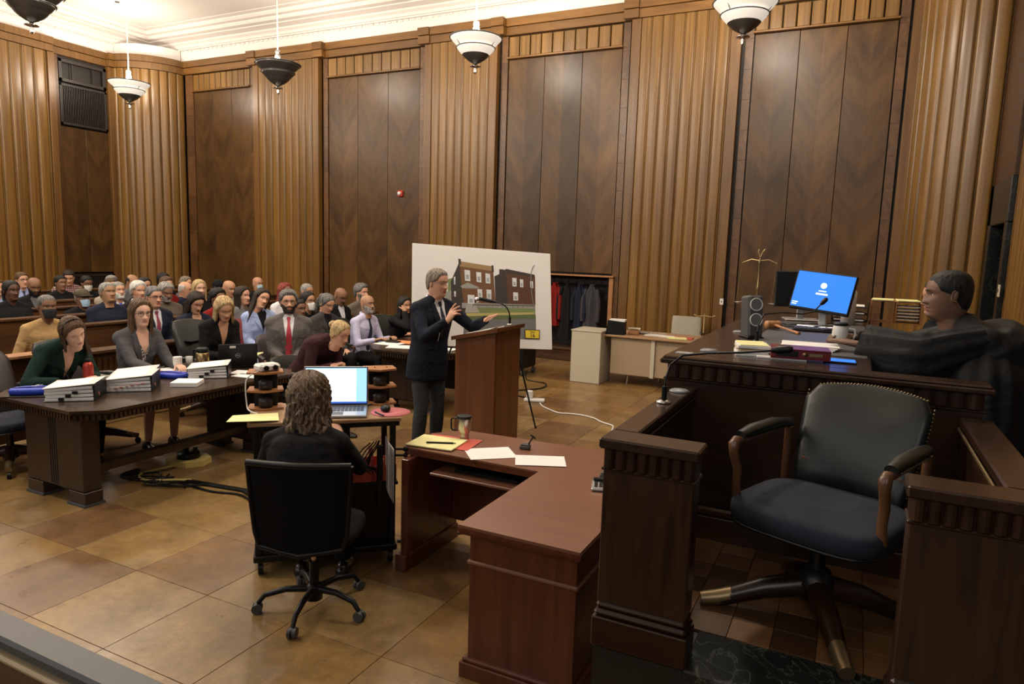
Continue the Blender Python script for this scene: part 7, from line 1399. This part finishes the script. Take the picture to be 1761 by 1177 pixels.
# ------------------------------------------------------------- gallery: (crown position, facing offset, options)
G = [
 ('man with a black face mask in a tan sweater, arm over the front pew', (-7.75, 4.40, 1.375), -.2, dict(sk='skin_brown', hair=('crop', 'hair_salt'), mask='mask_black', top='tan_sweater', jacket=False, hands=((-.10, .40, .25), (.30, .30, .12)), voxel=.018, res=(60, 52))),
 ('grey-haired man in a dark navy sweater looking up, front pew', (-8.85, 5.79, 1.413), -.1, dict(sk='skin_light_brown', hair=('short', 'hair_grey'), top='dark_navy', jacket=False, head=(-.15, 0, 0), fat=1.1, s=1.1, voxel=.018, res=(64, 56), v=None)),
 ('woman in a sleeveless black top leaning on the pew at the left edge', (-9.95, 5.21, 1.403), 0, dict(sk='skin_dark', female=True, hair=('pony', 'hair_black'), top='black_cloth', jacket=False, sleeves='short', fat=1.3, s=1.1, hands=((-.1, .4, .1), (.35, .40, .12)), voxel=.02, res=(60, 52))),
 ('man with glasses in a pale blue shirt and dark tie at the left rear', (-12.15, 6.53, 1.403), 0, dict(sk='skin_fair', hair=('short', 'hair_brown'), glasses='dark', top='pale_blue', jacket=False, tie='tie_navy')),
 ('balding bearded man in a black hooded top looking down', (-11.05, 6.12, 1.370), -.2, dict(sk='skin_brown', hair=None, beard='hair_black', top='black_cloth', v=('grey_cloth', .0), head=(.3, 0, 0), eyes='down', s=1.1)),
 ('person in dark clothes half hidden behind the bearded man in the hooded top', (-12.15, 7.14, 1.339), 0, dict(sk='skin_brown', hair=('short', 'hair_black'), top='black_cloth')),
 ('man in a red and white plaid shirt bent to one side', (-13.25, 7.95, 1.372), -.35, dict(sk='skin_fair', hair=('short', 'hair_dark'), top='plaid_cloth', jacket=False, head=(.35, -.2, 0), eyes='down', lean=.25, s=1.15)),
 ('dark-haired person with a white face mask beside the plaid-shirted man', (-12.15, 7.60, 1.321), -.1, dict(sk='skin_brown', hair=('short', 'hair_black'), mask='mask_white', top='black_cloth', head=(.2, 0, 0))),
 ('person in a brown flat cap and pale blue face mask behind the front pew', (-9.95, 6.14, 1.26), 0, dict(sk='skin_brown', hair=('short', 'hair_grey'), mask='mask_blue', top='black_cloth', hands=((-.55, .12, .42), (.1, .3, .1)), poles=((-.3, -.6, -.6), (.7, -.5, -.6)))),
 ('white-bearded man in a white shirt and bright blue tie', (-9.95, 6.68, 1.344), -.1, dict(sk='skin_fair', hair=('short', 'hair_grey'), beard='hair_white', top='charcoal', v=('white_cloth', .24), tie='tie_blue', head=(-.1, 0, 0), fat=1.1, res=(56, 48), voxel=.022)),
 ('white-haired woman in a black jacket beside the man with the bright blue tie', (-8.85, 6.24, 1.417), -.1, dict(sk='skin_fair', female=True, hair=('thick', 'hair_white'), top='black_cloth', v=('white_cloth', -.02), res=(56, 48), voxel=.022)),
 ('bald man seen low behind the white-haired woman', (-11.05, 7.72, 1.383), .2, dict(sk='skin_light_brown', hair=('fringe', 'hair_dark'), top='grey_cloth', head=(.4, 0, 0))),
 ('person with brown hair tucked behind the white-bearded man', (-11.05, 7.30, 1.336), 0, dict(sk='skin_fair', hair=('short', 'hair_brown'), top='beige_cloth')),
 ('woman in a grey headscarf at the back of the gallery', (-12.15, 8.05, 1.316), 0, dict(sk='skin_tan', female=True, hair=('bob', 'hair_grey'), top='charcoal')),
 ('dark-haired woman with glasses behind the man with the striped tie', (-9.95, 7.12, 1.399), 0, dict(sk='skin_tan', female=True, hair=('long', 'hair_black'), glasses='dark', top='black_cloth')),
 ('woman with short brown hair in a bright red top', (-9.95, 7.51, 1.403), -.1, dict(sk='skin_fair', female=True, hair=('thick', 'hair_brown'), top='red_cloth', jacket=False, glasses='wire')),
 ('dark-haired person just behind the woman in the red top', (-11.05, 8.28, 1.403), 0, dict(sk='skin_brown', hair=('thick', 'hair_black'), top='black_cloth')),
 ('grey-haired man with glasses in a navy suit and red striped tie', (-7.75, 5.67, 1.425), -.1, dict(sk='skin_fair', hair=('short', 'hair_salt'), glasses='dark', beard=None, top='dark_navy', v=('white_cloth', .25), tie='tie_striped', s=1.08, head=(.05, 0, 0), voxel=.016, res=(70, 60))),
 ('man in a brown jacket with grey curly hair looking down', (-8.85, 6.68, 1.383), -.15, dict(sk='skin_brown', hair=('thick', 'hair_grey'), beard='hair_grey', top='brown_jacket', head=(.25, 0, 0), eyes='down', s=1.1, fat=1.1, res=(56, 48), voxel=.02)),
 ('woman with dark brown hair in a navy jacket looking down at a tablet', (-7.25, 5.90, 1.36), -.2, dict(sk='skin_fair', female=True, hair=('bob', 'hair_dark'), top='dark_navy', v=('skin', .0), head=(.45, 0, 0), eyes='down', voxel=.017, res=(64, 56))),
 ('long-haired blonde woman in the middle of the gallery', (-8.85, 7.23, 1.412), -.3, dict(sk='skin_pale', female=True, hair=('long', 'hair_blonde'), top='black_cloth', res=(56, 48), voxel=.022)),
 ('balding man in a navy jacket turned away beside the long-haired blonde woman', (-9.95, 7.88, 1.321), .35, dict(sk='skin_fair', hair=('fringe', 'hair_white'), top='dark_navy', head=(.2, .3, 0))),
 ('person with light brown hair behind the balding man in navy', (-11.05, 8.74, 1.335), .2, dict(sk='skin_fair', hair=('bob', 'hair_greybrown'), female=True, top='grey_cloth')),
 ('bald man in a black jacket and pale blue face mask, rear of gallery', (-9.95, 9.41, 1.367), -.1, dict(sk='skin_tan', hair=None, mask='mask_blue', top='black_cloth', fat=1.1, v=None, jacket=False)),
 ('man in a dark knitted cap near the rear of the gallery', (-9.95, 8.53, 1.337), 0, dict(sk='skin_brown', hair=('short', 'hair_black'), top='black_cloth')),
 ('bald man leaning forward behind the woman in the grey top', (-8.85, 7.80, 1.392), 0, dict(sk='skin_tan', hair=None, top='beige_cloth', head=(.2, 0, 0))),
 ('dark-haired person in a red top behind the blonde woman in black', (-7.75, 6.62, 1.362), 0, dict(sk='skin_brown', hair=('thick', 'hair_black'), top='red_cloth', jacket=False)),
 ('woman with red braided hair in a white top', (-7.75, 7.86, 1.405), -.1, dict(sk='skin_brown', female=True, hair=('braids', 'hair_red'), top='white_cloth', jacket=False)),
 ('woman with dark hair, glasses and a white face mask in a black coat', (-6.85, 7.38, 1.34), -.1, dict(sk='skin_tan', female=True, hair=('bun', 'hair_black'), glasses='dark', mask='mask_white', top='black_cloth', jacket=False, voxel=.02, res=(60, 52))),
 ('person with short grey hair behind the woman with the white mask', (-7.75, 8.33, 1.385), 0, dict(sk='skin_tan', hair=('crop', 'hair_grey'), top='charcoal')),
 ('woman with streaked dark hair in a grey blazer looking down', (-6.2, 7.08, 1.35), -.15, dict(sk='skin_fair', female=True, hair=('pony', 'hair_salt'), top='charcoal', v=('black_cloth', .05), head=(.42, 0, 0), eyes='down', s=1.05, voxel=.017, res=(64, 56))),
 ('bald man in a black suit looking down behind the lavender shirt', (-6.85, 8.12, 1.36), -.1, dict(sk='skin_brown', hair=None, top='black_cloth', v=('white_cloth', .1), head=(.42, 0, 0), eyes='down')),
 ('bearded man with long grey hair in a brown tweed jacket', (-7.15, 8.92, 1.39), 0, dict(sk='skin_fair', hair=('thick', 'hair_salt'), beard='hair_salt', top='brown_jacket', s=1.15, fat=1.1, res=(56, 48), voxel=.02)),
 ('person in a tan coat seated behind the man in the grey suit', (-6.62, 6.95, 1.27), -.1, dict(sk='skin_brown', hair=('short', 'hair_black'), top='tan_coat', hands=((.05, .35, .15), (.12, .38, .1)), voxel=.02, res=(52, 44))),
 ('person in a light shirt cut off at the far left edge', (-12.15, 6.16, 1.291), 0, dict(sk='skin_fair', hair=('short', 'hair_brown'), top='pale_blue', jacket=False)),
 ('dark-clad person in the short pew at the left edge of the photo', (-8.85, 3.39, 1.211), 0, dict(sk='skin_brown', hair=('short', 'hair_black'), top='dark_navy', jacket=False)),
]
for lab, at, dy, o in G:
    kw = {**farp, **dict(s=1.06, lean=.06, hunch=.12), **o}
    if at[0] > -7.3: kw['lower'] = True   # no pew in front hides their legs
    F = person(lab, at, E1 + dy, **kw)
    if 'flat cap' in lab or 'headscarf' in lab or 'knitted cap' in lab:
        q = MB(); q.X = F.HX; q.ball((0, -.008, .045), (.090, .112, .082), 20, 12)
        if 'flat' in lab: q.box((-.07, .07, .030), (.07, .135, .040), .005)
        q.build('cap', 'olive' if 'flat' in lab else ('grey_cloth' if 'scarf' in lab else 'black_cloth'), F.root)
# tablet held by the woman looking down, front row
m = MB(); m.box((-.12, -.16, 0), (.12, .16, .012), .003); tag(m.build('tablet', 'black_plastic', loc=(-6.93, 5.55, .84), rotz=.2), 'black tablet resting on the gallery rail', 'tablet')
